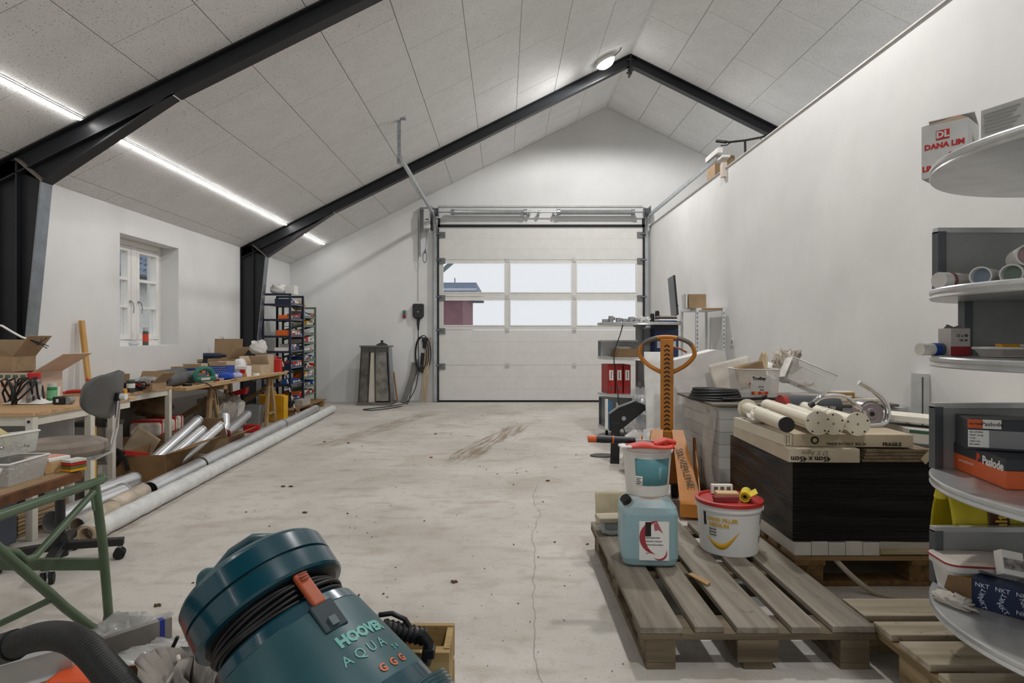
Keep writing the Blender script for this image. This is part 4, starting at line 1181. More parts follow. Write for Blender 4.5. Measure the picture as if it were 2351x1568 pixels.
text('SIMPSON', .016, PAPER, t, (-.08, -.102, .03)); obj('red_mark', B().bb(-.083, -.075, -.1025, -.101, .045, .051), RED, t)
fasteners('loose steel screws in the lower clear box', p1 + Vector((0, 0, .003)), R(3), (.19, .14, .05), 4, mat('b7b3a8', .35, .7))
t = clear_bin('clear plastic box with yellow bags stacked askew on the other', p1 + Vector((-.02, .01, .08)), 0, (.2, .16, .07), 2, handle=False, rot=(0, R(-7), R(-10)))
fasteners('loose steel screws in the upper tilted clear box', p1 + Vector((.03, .01, .095)), R(-10), (.1, .12, .03), 6, mat('9d988c', .35, .7), 90)
for k in range(2):
    tag(obj('paper_packet', B().prism([(-.05, 0, 0), (.05, 0, 0), (.06, 0, .06), (0, 0, .085), (-.06, 0, .055)], (0, .02, 0)), mat('c9bd85', .6, var=.1), loc=p1 + Vector((-.06 + .05 * k, -.02 + .06 * k, .1)), rot=(R(20), 0, R(15 - 40 * k))), ('yellow paper packet standing in the tilted clear box' if k == 0 else 'yellow paper packet behind the first in the tilted clear box'), 'packet')
small_box('wooden_block', 'light wooden block at the end of the green bench', (-1.70, 2.29, ZG), R(-22), (.13, .08, .04), wood('c7a577', 'ae8a58', 3, 0, .7))
t = small_box('flat_book', 'flat pink and white packet lying on the wooden block', (-1.70, 2.30, ZG + .041), R(-14), (.12, .085, .012), PAPER)
obj('pink_band', B().bb(-.02, .045, -.043, .043, .0122, .0128), mat('d79a8c', .7), t)
t = T('seed_packets', 'bundle of coloured packets at the bench corner', 'packets', (-1.600, 2.30, ZG), R(-20))
for k in range(4): obj('packet', B().bb(-.025, .025, -.03, .03, .002 + k * .011, .011 + k * .011), (YELLOW, mat('6b6f3a', .6), RED, mat('d8d6cf', .6))[k], t)

# ---- vacuum cleaner leaning over in a wooden crate
TEAL = mat('07404e', .24, var=.05, coat=.3)
TEALL = mat('265259', .4, var=.05)
vac = T('vacuum_cleaner', 'teal drum vacuum cleaner tipped over in the foreground', 'vacuum cleaner', (0, 0, 0))
axis = Vector((-.64, .42, .68)).normalized()
lid_c = at(606, 1366, 1.50)
fw_ = Vector((0, -1, 0)) - axis * axis.dot(Vector((0, -1, 0))); fw_.normalize()
sd = (-fw_).cross(axis)            # local +x
VM = Matrix((sd, -fw_, axis)).transposed().to_4x4()
vac.rotation_euler = VM.to_euler()
VH = .42                           # height of the lid seam above the base
VS = .955
vac.scale = (VS, VS, VS)
vac.location = lid_c - axis * VH * VS
rb = [(0, .238), (.30, .180)]      # drum radius at z
def vr(z): return rb[0][1] + (rb[1][1] - rb[0][1]) * z / rb[1][0]
obj('drum', B().lathe([(.22, -.06), (.25, -.06), (.262, -.035), (.262, .0), (vr(.01), .002), (vr(.045), .045)], 64), TEAL, vac)
rg = B()
for k in range(4): rg.lathe([(.2622, -.034 + k * .009), (.2645, -.032 + k * .009), (.2622, -.030 + k * .009)], 64)
o = obj('drum_ribs', rg, TEALL, vac); o['kind'] = 'stuff'
obj('motor_housing', B().lathe([(vr(.045), .045), (vr(.265), .265)], 64), TEALL, vac)
obj('shoulder', B().lathe([(vr(.265) - .003, .264), (vr(.268) - .001, .268), (.178, .295), (.170, .302), (.150, .305)], 64), TEAL, vac)
obj('cord_groove', B().lathe([(.150, .302), (.146, .31), (.146, .355), (.17, .362)], 48), BLACKP, vac)
obj('lower_band', B().lathe([(.17, .362), (.186, .364), (.190, .37), (.189, VH - .003), (.183, VH - .001)], 64), TEAL, vac)
obj('lid_gap', B().lathe([(.183, VH - .002), (.183, VH + .003)], 48), BLACKP, vac)
obj('upper_band', B().lathe([(.183, VH + .002), (.189, VH + .004), (.187, VH + .05), (.180, VH + .06)], 64), TEAL, vac)
obj('lid_dome', B().lathe([(.181, VH + .058), (.172, VH + .066), (.15, VH + .078), (.12, VH + .086), (1e-5, VH + .09)], 64), TEALL, vac)
obj('handle_block', B().prism([(-.168, -.055, VH + .062), (-.04, -.055, VH + .085), (-.07, -.055, VH + .150), (-.10, -.055, VH + .150)], (0, .11, 0)), TEALL, vac, bev=.012)
obj('handle', B().tube([(-.08, 0, VH + .138), (-.02, 0, VH + .148), (.05, 0, VH + .135), (.11, 0, VH + .085)], .015, 10), TEAL, vac)
def ringpts(r, z, ph, tilt, n=60, a0=0, a1=360):
    return [((r + .004 * math.sin(3 * a + ph)) * math.cos(a), (r + .004 * math.sin(3 * a + ph)) * math.sin(a), z + tilt * math.sin(a * 2 + ph)) for a in [R(a0 + (a1 - a0) * i / n) for i in range(n + 1)]]
for k in range(5):
    obj('cord_turn', B().tube(ringpts(.156 + .004 * (k % 2), .315 + .009 * k, k * 1.1, .004), .0055, 8), BLACKP, vac)
# latch clip at the right of the visible side
def around(a, r, z): return Vector((r * math.sin(R(a)), -r * math.cos(R(a)), z))
la = 60
Rz = Matrix.Rotation(R(la), 4, 'Z')
LT = mat('b4552f', .4)
lo = obj('latch', B().box((0, -.182, .315), (.034, .016, .095), (R(-8), 0, 0)), LT, vac, bev=.005, rot=(0, 0, R(la)))
for k in range(3): obj('latch_grip', B().box((0, -.192, .340 + k * .007), (.022, .004, .003)), mat('9c4424', .4), lo)
obj('latch_recess', B().box((0, -vr(.235) - .0005, .235), (.062, .01, .075), (R(-6), 0, 0)), mat('0c2a30', .5), vac, bev=.004, rot=(0, 0, R(la)))
obj('latch_socket', B().box((0, -vr(.22) - .006, .218), (.018, .01, .022), (R(-6), 0, 0)), mat('5a6a6c', .5), vac, rot=(0, 0, R(la)))
LGT = mat('6fb0a6', .5, var=0); LOR = mat('c9683c', .5, var=0)
def vb(a0, z0, sk=0):
    def f(co):
        z = z0 + co.y
        r = vr(z) + .0012 + co.z
        a = R(a0) + co.x / r
        return Vector((r * math.sin(a), -r * math.cos(a), z))
    return f
text('HOOVER', .036, LGT, vac, None, bend=vb(74, .165), bold=.002)
text('A Q U A', .034, LGT, vac, None, bend=vb(66, .122))
text('S 4', .02, LGT, vac, None, bend=vb(88, .10))
text('G  G  G', .026, LOR, vac, None, bend=vb(76, .068), bold=.001, name='symbol_print')
obj('inlet_ring', B().lathe([(.035, 0), (.055, 0), (.05, .03), (.035, .03)], 24, M=Matrix.Rotation(R(-12), 4, 'Z') @ Matrix.Translation((0, -vr(.09) + .012, .09)) @ Matrix.Rotation(R(96), 4, 'X')), TEALL, vac)
obj('inlet_port', B().lathe([(.035, .012), (1e-5, .012)], 24, M=Matrix.Rotation(R(-12), 4, 'Z') @ Matrix.Translation((0, -vr(.09) + .0, .09)) @ Matrix.Rotation(R(96), 4, 'X')), BLACKP, vac)
obj('pale_plug', B().cyl(around(-62, .158, .325), around(-62, .19, .27), .012, n=10), mat('b9bdb8', .5), vac)
# crate
cr = T('wooden_crate', 'shallow wooden crate behind the tipped vacuum cleaner', 'crate', (-.345, 1.72, 0))
CW = wood('b59c6a', '927548', 3, 0, .8)
for sx in (-1, 1):
    for zz in (.05, .15, .25):
        obj('side_slat', B().bb(sx * .19 - .009, sx * .19 + .009, -.06, .06, zz - .045, zz + .045), CW, cr, bev=.002)
    obj('corner_post', B().bb(sx * .172 - .012, sx * .172 + .012, -.068, -.045, 0, .292), CW, cr)
for sy in (-1, 1):
    for zz in (.05, .15, .25):
        obj('end_slat', B().bb(-.2, .2, sy * .077 - .009, sy * .077 + .009, zz - .045, zz + .045), CW, cr, bev=.002)
obj('bottom', B().bb(-.18, .18, -.07, .07, .012, .03), CW, cr)
# accessory hose with clip behind the drum
t = T('vacuum_tube', 'black ribbed suction tube with a clip behind the vacuum cleaner', 'suction tube', at(920, 1480, 1.62))
o_ = t.location
def rel(x, y, Y): return at(x, y, Y) - o_
obj('tube', B().tube([rel(880, 1440, 1.60), rel(930, 1452, 1.62), rel(975, 1462, 1.63)], .021, 12), BLACKP, t)
b = B()
for k in range(8):
    c_ = rel(885, 1442, 1.60).lerp(rel(970, 1461, 1.63), k / 7); d = (rel(975, 1462, 1.63) - rel(880, 1440, 1.60)).normalized()
    b.pipe(c_ - d * .002, c_ + d * .002, .0235, .02, 14)
o = obj('ribs', b, RUBBER, t); o['kind'] = 'stuff'
obj('upper_loop', B().tube([rel(870, 1412, 1.62), rel(900, 1408, 1.62), rel(930, 1422, 1.62), rel(948, 1450, 1.62)], .007, 8), BLACKP, t)
obj('side_loop', B().tube([rel(965, 1452, 1.6), rel(984, 1475, 1.6), rel(978, 1520, 1.6), rel(960, 1560, 1.62)], .014, 10), BLACKP, t)
obj('clip', B().box(rel(985, 1497, 1.6), (.03, .03, .025)), BLACKP, t, bev=.003)
# suction hose sweeping through the lower left corner
hp = [at(-120, 1540, 1.50), at(-40, 1505, 1.45), at(30, 1482, 1.40), at(90, 1462, 1.34), at(150, 1462, 1.28), at(200, 1490, 1.24), at(245, 1540, 1.21), at(290, 1592, 1.19), at(330, 1650, 1.18), at(360, 1760, 1.2)]
# resample
def resample(pts, n):
    pts = [Vector(p) for p in pts]; out = []
    m = len(pts) - 1
    for i in range(n + 1):
        s = i / n * m; k = min(int(s), m - 1); f = s - k
        p0, p1, p2, p3 = pts[max(k - 1, 0)], pts[k], pts[k + 1], pts[min(k + 2, m)]
        out.append(.5 * ((2 * p1) + (p2 - p0) * f + (2 * p0 - 5 * p1 + 4 * p2 - p3) * f * f + (3 * p1 - p0 - 3 * p2 + p3) * f ** 3))
    return out
hp2 = resample(hp + [Vector((hp[-1].x + .03, hp[-1].y + .02, .05))], 360)
t = T('suction_hose', 'thick black ribbed suction hose arching over the pile', 'hose', (hp2[-1].x, hp2[-1].y, 0))
o_ = t.location
obj('hose', B().tube([p - o_ for p in hp2], [.0295 if i % 3 else .0275 for i in range(len(hp2))], 16), mat('151515', .5, var=.05), t)
i0 = 60
obj('connector', B().tube([p - o_ for p in hp2[i0:i0 + 16]], .034, 16), BLACKP, t)

# ---- pile of profiles and bags on the floor beneath the hose
t = T('screed_bar', 'long grey aluminium straightedge with a blue band at its end', 'straightedge', (-1.25, 1.98, .0), 0)
o_ = t.location
e1, e0 = at(392, 1438, 2.12) - o_, at(-60, 1590, 1.72) - o_
dd = (e1 - e0)
obj('profile', B().bar(e0, e1, .022, .07), mat('8e8b87', .35, .6, var=.12), t)
obj('blue_band', B().bar(e0 + dd * .925, e0 + dd * .955, .0235, .0715), mat('1a2c8a', .5), t)
obj('white_print', B().prism([e0 + dd * .78 + Vector((0, -.0135, .028)), e0 + dd * .92 + Vector((0, -.0135, .034)), e0 + dd * .925 + Vector((0, -.0135, -.02))], (0, .001, 0)), mat('cfd9df', .5), t)
t = T('spirit_level', 'silver spirit level with a blue end lying under the hose', 'spirit level', (-1.4, 1.62, 0))
o_ = t.location
e0, e1 = at(-80, 1575, 1.55) - o_, at(165, 1507, 1.62) - o_
dd = e1 - e0
obj('web', B().bar(e0, e1, .012, .07), mat('a7a5a1', .35, .7), t)
up = Vector((0, 0, .035))
obj('flange', B().bar(e0 + up, e1 + up, .026, .008), ALU, t); obj('flange', B().bar(e0 - up, e1 - up, .026, .008), ALU, t)
obj('blue_end', B().bar(e0 + dd * .88 + up * 1.15, e0 + dd * .985 + up * 1.15, .02, .01), mat('1c3fc0', .4), t)
t = T('orange_tool', 'orange and black tool half buried in the pile', 'tool', at(190, 1580, 1.6) * 1.0)
obj('body', B().bb(-.07, .07, -.05, .05, -.06, .045), mat('e2551c', .45), t, bev=.015)
obj('grip', B().tube([(-.04, -.052, -.02), (-.01, -.056, .025), (.05, -.056, .03)], .012, 8), BLACKP, t)
obj('base', B().bb(-.08, .08, -.055, .055, -.24, -.06), BLACKP, t, bev=.01)
bag('plastic_bag', 'crumpled clear plastic bag beside the vacuum cleaner', 'bag', (-1.08, 2.02, 0), .3, (.36, .24, .10), clear('d6d6d3', .5, .15), 31, lump=.7, nn=40)
bag('plastic_bag', 'clear plastic sheet bunched at the foot of the green bench', 'bag', (-1.36, 2.24, 0), .1, (.26, .12, .09), clear('d6d6d3', .45, .15), 35, lump=.7, nn=36)
bag('paper_bag', 'grey paper sack lying against the vacuum crate', 'bag', (-.88, 1.76, 0), .8, (.24, .24, .2), mat('9a938b', .7, var=.15), 37, lump=.6, nn=36)
carton('carton', 'brown carton scrap in the pile under the plastic bag', (-1.20, 1.80, 0), R(12), (.22, .13, .09), CARDD, (150, None, 60, 130))
tag(obj('black_rod', B().cyl(at(388, 1505, 1.9), at(408, 1462, 1.9), .006, n=8), BLACKP), 'thin black rod poking out of the plastic bag', 'rod')
tag(obj('white_cable_end', B().tube([at(385, 1568, 1.7), at(405, 1540, 1.72), at(413, 1520, 1.74), at(408, 1505, 1.75)], .006, 8), mat('d9d3ca', .5)), 'pale curled cable end on the grey paper sack', 'cable')
# ================================================================ far left: shelf racks, hopper, charger
RP = T('wooden_pallet', 'brown wooden platform under the shelf racks', 'pallet', (-3.22, 9.42, 0))
PW = wood('a5825a', '7b5b38', 3, 1, .8)
for k in range(5): obj('deck_board', B().bb(-.28 + k * .115, -.18 + k * .115, -.72, .76, .09, .11), PW, RP)
for y in (-.6, 0, .6): obj('bearer', B().bb(-.28, .29, y - .045, y + .045, 0, .09), PW, RP)
def colour_box(rr):
    return rr.choice([('white', PAPER), ('red', RED), ('blue', mat('2b5aa8', .6)), ('brown', CARD), ('orange', ORANGE), ('grey', mat('9a9b9c', .6)), ('navy', NAVY), ('white', PAPER), ('yellow', YELLOW)])
ordinal = ['lowest', 'second', 'third', 'fourth', 'fifth', 'sixth', 'seventh', 'eighth', 'ninth', 'tenth']
USED = {}
def rack(name, label, x0, x1, y0, y1, z0, levels, top, m, tilt, short, boxes=True, seed=1):
    t = T(name, label, 'shelf rack', ((x0 + x1) / 2, (y0 + y1) / 2, z0))
    X, Y = (x1 - x0) / 2, (y1 - y0) / 2
    for sx in (-1, 1):
        for sy in (-1, 1):
            obj('post', B().bb(sx * X - .014, sx * X + .014, sy * Y - .014, sy * Y + .014, 0, top), m, t)
    for sy in (-1, 1): obj('top_rail', B().bb(-X, X, sy * Y - .012, sy * Y + .012, top - .03, top), m, t)
    rr = random.Random(seed)
    for i, z in enumerate(levels):
        dz = tilt
        sh = B(); sh.bb(-X, X, -Y, Y, z - .006, z)
        so = obj('shelf', sh, m, t)
        lip = B()
        lip.bb(X - .004, X + .004, -Y, Y, z - .006, z + .03)
        obj('front_lip', lip, m, so)
        for k in range(9): obj('lip_slot', B().bb(X + .004, X + .0055, -Y + .05 + k * (2 * Y - .1) / 8 - .018, -Y + .05 + k * (2 * Y - .1) / 8 + .018, z + .004, z + .018), mat('9aa3ad', .6, var=0), so)
        for sy in (-1, 1):
            obj('side_bar', B().bar((-X, sy * Y, z + dz), (X, sy * Y, z + (.02 if tilt else 0)), .014, .03), m, so)
        if not boxes: continue
        y = -Y + .03
        while y < Y - .07:
            w_ = min(rr.uniform(.07, .13), Y - .015 - y); h = rr.uniform(.055, .11); dpt = rr.uniform(.14, .26)
            cn, cm = colour_box(rr)
            if rr.random() < .92:
                key_ = (cn, i, short); USED[key_] = USED.get(key_, 0) + 1
                extra = ('', 'second ', 'third ', 'fourth ')[USED[key_] - 1]
                bx = small_box('fastener_box', '%s%s box on the %s shelf of the %s%s' % (extra, cn, ordinal[i], short, ', from the window end' if extra else ''), ((x0 + x1) / 2 + X - .012 - dpt / 2, (y0 + y1) / 2 + y + w_ / 2, z0 + z), PI / 2, (w_ - .004, dpt, h), cm, rr.choice([PAPER, RED, mat('d8dde2', .6), mat('3f6fb0', .6)]), 'boxes on the racks')
            y += w_ + rr.uniform(.002, .02)
    return t
NB = mat('1a2236', .45, var=.08)
rack('shelf_rack', 'dark blue steel shelf rack of small boxes beside the steel column', -3.46, -3.07, 8.86, 9.42, .11, [.08, .32, .56, .80, 1.02, 1.26, 1.48], 1.64, NB, 0, 'dark blue rack', True, 5)
GR_ = mat('5d7058', .45, var=.08)
rack('shelf_rack', 'green steel rack with many close set trays in the corner', -3.40, -3.09, 9.50, 10.1, .11, [.1 + .135 * k for k in range(10)], 1.50, GR_, -.07, 'green rack', True, 9)
small_box('white_carton', 'white carton on top of the dark blue rack', (-3.13, 9.1, 1.75), R(80), (.12, .14, .13), PAPER, None)
bag('white_machine', 'pale rounded machine on top of the dark blue rack', 'machine', (-3.32, 9.12, 1.75), 0, (.22, .3, .14), mat('dcdad6', .6), 41, lump=.3)
bag('cloth_cap', 'beige cap on top of the green rack', 'cap', (-3.2, 9.62, 1.54), 0, (.2, .18, .16), mat('b8a184', .8), 43, lump=.1)
small_box('rag_box', 'low grey box on the platform in front of the green rack', (-3.0, 9.2, .11), R(85), (.3, .12, .09), mat('b5aca1', .8), None)
# ---- galvanised tapered hopper
t = T('metal_hopper', 'tapered galvanised sheet metal hopper standing by the gable wall', 'hopper', (-2.14, 10.36, 0))
GV = mat('8e8c86', .42, .75, var=.25, scale=7)
def frustum(b, x0, x1, z0, z1, y0, y1, s): pass
wb, wt_, hb_, db, dt = .27, .225, .97, .18, .15
def hop(w0, w1, d0, d1, z0, z1): return [(-w0, -d0, z0), (w0, -d0, z0), (w1, -d1, z1), (-w1, -d1, z1)], [(-w0, d0, z0), (w0, d0, z0), (w1, d1, z1), (-w1, d1, z1)]
f_, k_ = hop(wb, wt_, db, dt, .05, hb_)
b = B()
b.add([(-wb, -db, .05), (-.10, -db, .05), (-.085, -dt, hb_), (-wt_, -dt, hb_)], [(0, 1, 2, 3)])
o = obj('left_panel', b, mat('6f6c66', .5, .6, var=.2), t, solid=.004)
obj('front_panel', B().add([(.02, -db - .004, .07), (wb - .03, -db - .004, .07), (wt_ - .03, -dt - .004, hb_ - .1), (.02, -dt - .004, hb_ - .1)], [(0, 1, 2, 3)]), GV, t, solid=.006)
obj('side_panel', B().add([(wb, -db, .05), (wb, db, .05), (wt_, dt, hb_), (wt_, -dt, hb_)], [(0, 1, 2, 3)]).add([(-wb, db, .05), (-wb, -db, .05), (-wt_, -dt, hb_), (-wt_, dt, hb_)], [(0, 1, 2, 3)]), GALV, t, solid=.004)
obj('back_panel', B().add([(-wb, db, .05), (wb, db, .05), (wt_, dt, hb_), (-wt_, dt, hb_)], [(0, 1, 2, 3)]), GV, t, solid=.004)
obj('pale_strip', B().add([(-.10, -db + .002, .05), (.02, -db + .002, .05), (.0, -dt + .002, hb_), (-.06, -dt + .002, hb_)], [(0, 1, 2, 3)]), mat('c9c2b5', .5), t, solid=.003)
for x0, x1 in ((-.105, -.088), (.02, .0), (wb - .008, wt_ - .008), (-wb + .008, -wt_ + .008)):
    obj('corner_angle', B().bar((x0, -db - .006, .05), (x1, -dt - .006, hb_), .018, .012, up=(0, 1, 0)), mat('4c4b48', .5, .5), t)
obj('top_rim', B().bb(-wt_ - .025, wt_ + .025, -dt - .02, dt + .02, hb_ - .012, hb_ + .012), mat('74736f', .4, .6), t)
obj('collar', B().bb(-wt_ - .005, wt_ + .005, -dt - .008, -dt, hb_ - .10, hb_ - .012), mat('5a5957', .5, .5), t)
obj('base_tray', B().bb(-wb - .02, wb + .02, -db - .02, db + .02, 0, .05), mat('7a776f', .5, .5), t)
obj('lid_cone', B().lathe([(.10, hb_ + .012), (.09, hb_ + .03), (.03, hb_ + .06), (.02, hb_ + .06), (.02, hb_ + .085), (.035, hb_ + .095), (1e-5, hb_ + .1)], 20, c=(.08, .05, 0)), mat('2d2d2c', .6), t)
tag(obj('broom_handle', B().cyl((-1.83, 10.58, .02), (-1.92, 10.73, .52), .013, n=10), wood('b07a3c', '8a5a28', 3, 2, .6)), 'short brown wooden handle leaning behind the hopper', 'handle')
pts = [(-1.72, 10.55, .01), (-1.66, 10.6, .2), (-1.58, 10.68, .48), (-1.56, 10.72, .68)]
b = B()
for q in range(3): b.bar(pts[q], pts[q + 1], .09, .015, up=(0, 1, 0))
tag(obj('bent_strip', b, mat('6e6c67', .7)), 'bent dark grey strip leaning on the wall by the charger cable', 'strip')
tag(obj('plank', B().prism([(-1.43, 10.60, 0), (-1.33, 10.60, 0), (-1.275, 10.72, 1.12), (-1.33, 10.72, 1.10), (-1.36, 10.70, .98)], (0, .02, 0)), wood('b5a48c', '98866d', 3, 2, .8)), 'weathered board leaning beside the door frame', 'board')
t = T('skirting_board', 'grey board lying on the floor behind the cable', 'board', (-1.75, 10.62, 0))
obj('board', B().bb(-.32, .4, -.04, .04, 0, .03), mat('9b9a96', .7), t)
# ---- charger, cable holder, stop switch
t = T('car_charger', 'black wall charger for cars beside the garage door', 'charger', (-1.49, YB, 1.44))
b = B(); b.prism([(-.095, -.1, .05), (-.06, -.1, 0), (.06, -.1, 0), (.095, -.1, .05), (.095, -.1, .26), (-.095, -.1, .26)], (0, .1, 0))
obj('housing', b, mat('26272a', .45), t, bev=.02)
obj('badge', B().bb(-.012, .012, -.104, -.1, .115, .125), WHITEP, t)
obj('socket', B().cyl((0, -.05, .01), (0, -.06, -.10), .028, .022, n=14), BLACKP, t); obj('plug', B().cyl((0, -.06, -.09), (0, -.06, -.2), .02, .013, n=12), BLACKP, t)
obj('cable', B().tube(resample([(0, -.06, -.18), (.0, -.06, -.4), (.005, -.06, -.8), (-.02, -.08, -1.1), (-.09, -.12, -1.3), (-.18, -.35, -1.425), (-.32, -.75, -1.43), (-.58, -1.10, -1.43), (-.68, -1.25, -1.43), (-.5, -1.32, -1.43), (-.22, -.9, -1.43), (-.13, -.4, -1.425), (-.1, -.1, -1.15), (-.02, -.08, -.9), (0, -.07, -.7)], 120), .008, 7), mat('3d3e40', .6), t)
t = T('cable_holder', 'black cable holder on the wall with a looped charging cable', 'cable holder', (-1.38, YB, .95))
obj('disc', B().cyl((0, 0, .12), (0, -.05, .12), .05, n=20), BLACKP, t)
obj('grip', B().bb(-.035, .035, -.06, 0, -.02, .1), BLACKP, t, bev=.01)
obj('connector', B().cyl((-.03, -.07, -.1), (-.05, -.07, -.32), .03, .025, n=14), BLACKP, t); obj('connector_head', B().bb(-.085, -.01, -.11, -.03, -.43, -.33), BLACKP, t, bev=.012)
for k, (rx, rz) in enumerate(((.13, .32), (.115, .28), (.1, .3))):
    obj('cable_loop', B().tube([(-.02 + rx * math.cos(a) - .02 * k, -.075 - .012 * k, -.12 + rz * math.sin(a)) for a in [i * 2 * PI / 28 for i in range(28)]], .008, 7, closed=True), BLACKP, t)
t = T('stop_switch', 'green and red push button switch on the gable wall', 'switch', (-1.735, YB, 1.50))
obj('case', B().bb(-.03, .03, -.045, 0, -.05, .09), mat('7d8183', .5), t, bev=.01)
obj('green_button', B().bb(-.022, .022, -.06, -.044, .03, .07), mat('2f7a57', .4), t, bev=.006); obj('red_button', B().bb(-.022, .022, -.07, -.044, -.045, .01), mat('8c1518', .4), t, bev=.006)
def socket(label, loc, rz):
    t = T('wall_socket', label, 'socket', loc, rz)
    obj('plate', B().bb(-.04, .04, -.012, 0, -.04, .04), mat('d9d8d4', .4), t, bev=.004)
    for s in (-1, 1): obj('hole', B().cyl((s * .01, -.012, 0), (s * .01, -.0135, 0), .005, n=8), INK, t)
    obj('rocker', B().bb(.018, .03, -.016, -.012, -.02, .02), mat('55565a', .5), t)
socket('white socket on the wall under the steel column', (XL, 8.15, 1.1), PI / 2)
socket('white socket on the partition wall above the stacked goods', (XR, 6.83, 1.07), -PI / 2)
# on the window sill
spray_can('small silver and red spray can on the window sill', (-3.80, 6.55, WZ0 + .004), .028, .19, mat('5b5d5c', .4, .4), mat('b9bcbc', .4), mat('d8452c', .5))
tag(obj('sealant_tube', B().lathe([(.012, 0), (.018, .004), (.018, .12), (.004, .13), (.004, .18)], 12), mat('c8cdd4', .5), loc=(-3.79, 6.26, WZ0 + .022), rot=(-PI / 2, 0, 0)), 'small grey tube lying on the window sill', 'tube')
# ================================================================ right side: pallets and what stands on them
GW = wood('958d80', '6b6255', 2.4, 0, .85)
GWD = wood('776a55', '4d4232', 2.4, 1, .85)
pallet('worn grey wooden pallet carrying the jerrycan and white bucket', (.862, 2.70, 0), PI / 2, GW, GWD)
pallet('pale wooden pallet under the near carousel shelf', (1.875, 1.93, 0), 0, wood('b7ab98', '94876f', 2.4, 0, .85), wood('a08c68', '6f5c3e', 2.4, 1, .85))
pallet('brown wooden pallet under the black wrapped goods', (1.905, 3.18, 0), 0, wood('a88a5f', '80643f', 2.4, 0, .8), wood('8f6f45', '5f4628', 2.4, 1, .8))
pallet('wooden pallet under the clear wrapped boxes', (1.92, 4.22, 0), 0, wood('a88a5f', '80643f', 2.4, 0, .8), wood('8f6f45', '5f4628', 2.4, 1, .8))
# splintered strip on the grey pallet
tag(obj('wood_splinter', B().prism([(.76, 2.56, .144), (.78, 2.57, .144), (.82, 2.46, .149), (.80, 2.44, .146)], (0, 0, .006)), wood('b59468', '8f6d40', 3, 1, .8)), 'torn wood splinter on the grey pallet', 'splinter')
# ---- jerrycan
t = T('jerrycan', 'pale jerrycan half full of turquoise liquid on the grey pallet', 'jerrycan', (.632, 2.74, .144), R(-4))
def rbox(b, x, y, z0, z1, r, n=5):
    pts = []
    for cx_, cy_, a in ((x - r, y - r, 0), (-x + r, y - r, 90), (-x + r, -y + r, 180), (x - r, -y + r, 270)):
        for i in range(n + 1):
            t_ = R(a + 90 * i / n); pts.append((cx_ + r * math.cos(t_), cy_ + r * math.sin(t_)))
    return pts
def loft(secs, m=None):
    b = B(); rings = []
    for (x, y, r, z) in secs: rings.append([(px_, py_, z) for px_, py_ in rbox(None, x, y, 0, 0, r)])
    n = len(rings[0])
    for k in range(len(rings) - 1):
        b.add(rings[k] + rings[k + 1], [(i, (i + 1) % n, n + (i + 1) % n, n + i) for i in range(n)], True)
    b.add(rings[0], [tuple(range(n))[::-1]]); b.add(rings[-1], [tuple(range(n))])
    return b
obj('can', loft([(.095, .085, .03, 0), (.113, .103, .035, .012), (.12, .11, .035, .04), (.12, .11, .035, .225), (.113, .104, .035, .255), (.088, .085, .04, .285), (.07, .075, .04, .297)]), clear('cfe0e2', .42, .3), t)
obj('liquid', loft([(.093, .083, .03, .003), (.111, .101, .034, .014), (.1175, .1075, .034, .04), (.1175, .1075, .034, .232)]), mat('4f9dab', .35, var=.03), t)
obj('cap', B().cyl((-.088, -.06, .262), (-.108, -.075, .29), .024, .022, n=16), BLACKP, t)
obj('handle', B().tube([(-.03, 0, .29), (-.03, 0, .297), (.06, 0, .297), (.08, 0, .28)], .012, 8), WHITEP, t)
panel('label', PAPER, t, .012, .118, .125, .165, -.1105)
panel('logo_block', INK, t, -.013, .168, .024, .06, -.1122)
b = B()
def arcstrip(cx_, cz_, r0, r1, a0, a1, y, n=14, th=.0008):
    b = B(); vv = []
    for i in range(n + 1):
        s = i / n; a = R(a0 + (a1 - a0) * s); w_ = (r1 - r0) * math.sin(PI * s)
        vv += [(cx_ + (r0) * math.cos(a), y, cz_ + r0 * math.sin(a)), (cx_ + (r0 + w_) * math.cos(a), y, cz_ + (r0 + w_) * math.sin(a))]
    b.add(vv, [(2 * i, 2 * i + 1, 2 * i + 3, 2 * i + 2) for i in range(n)])
    return b
obj('red_swoosh', arcstrip(.05, .13, .075, .10, 105, 245, -.1124), mat('a63a40', .6), t, solid=.0006)
obj('red_swoosh', arcstrip(.03, .075, .033, .042, 235, 370, -.1124), mat('a63a40', .6), t, solid=.0006)
obj('red_splash', B().prism([(.01, -.1124, .19), (.025, -.1124, .2), (.035, -.1124, .18), (.05, -.1124, .15), (.03, -.1124, .165), (.015, -.1124, .16)], (0, -.0004, 0)), mat('b5616a', .6), t)
for k, (tx, zz, sz_) in enumerate((('Sanitetsrens', .132, .012), ('Sanitary cleaner', .117, .0105), ('Saniteettipuhdistus', .102, .0095), ('5 ltr', .078, .009), ('pH 2', .066, .008))):
    text(tx, sz_, INK, t, (-.022, -.1124, zz), align='LEFT')
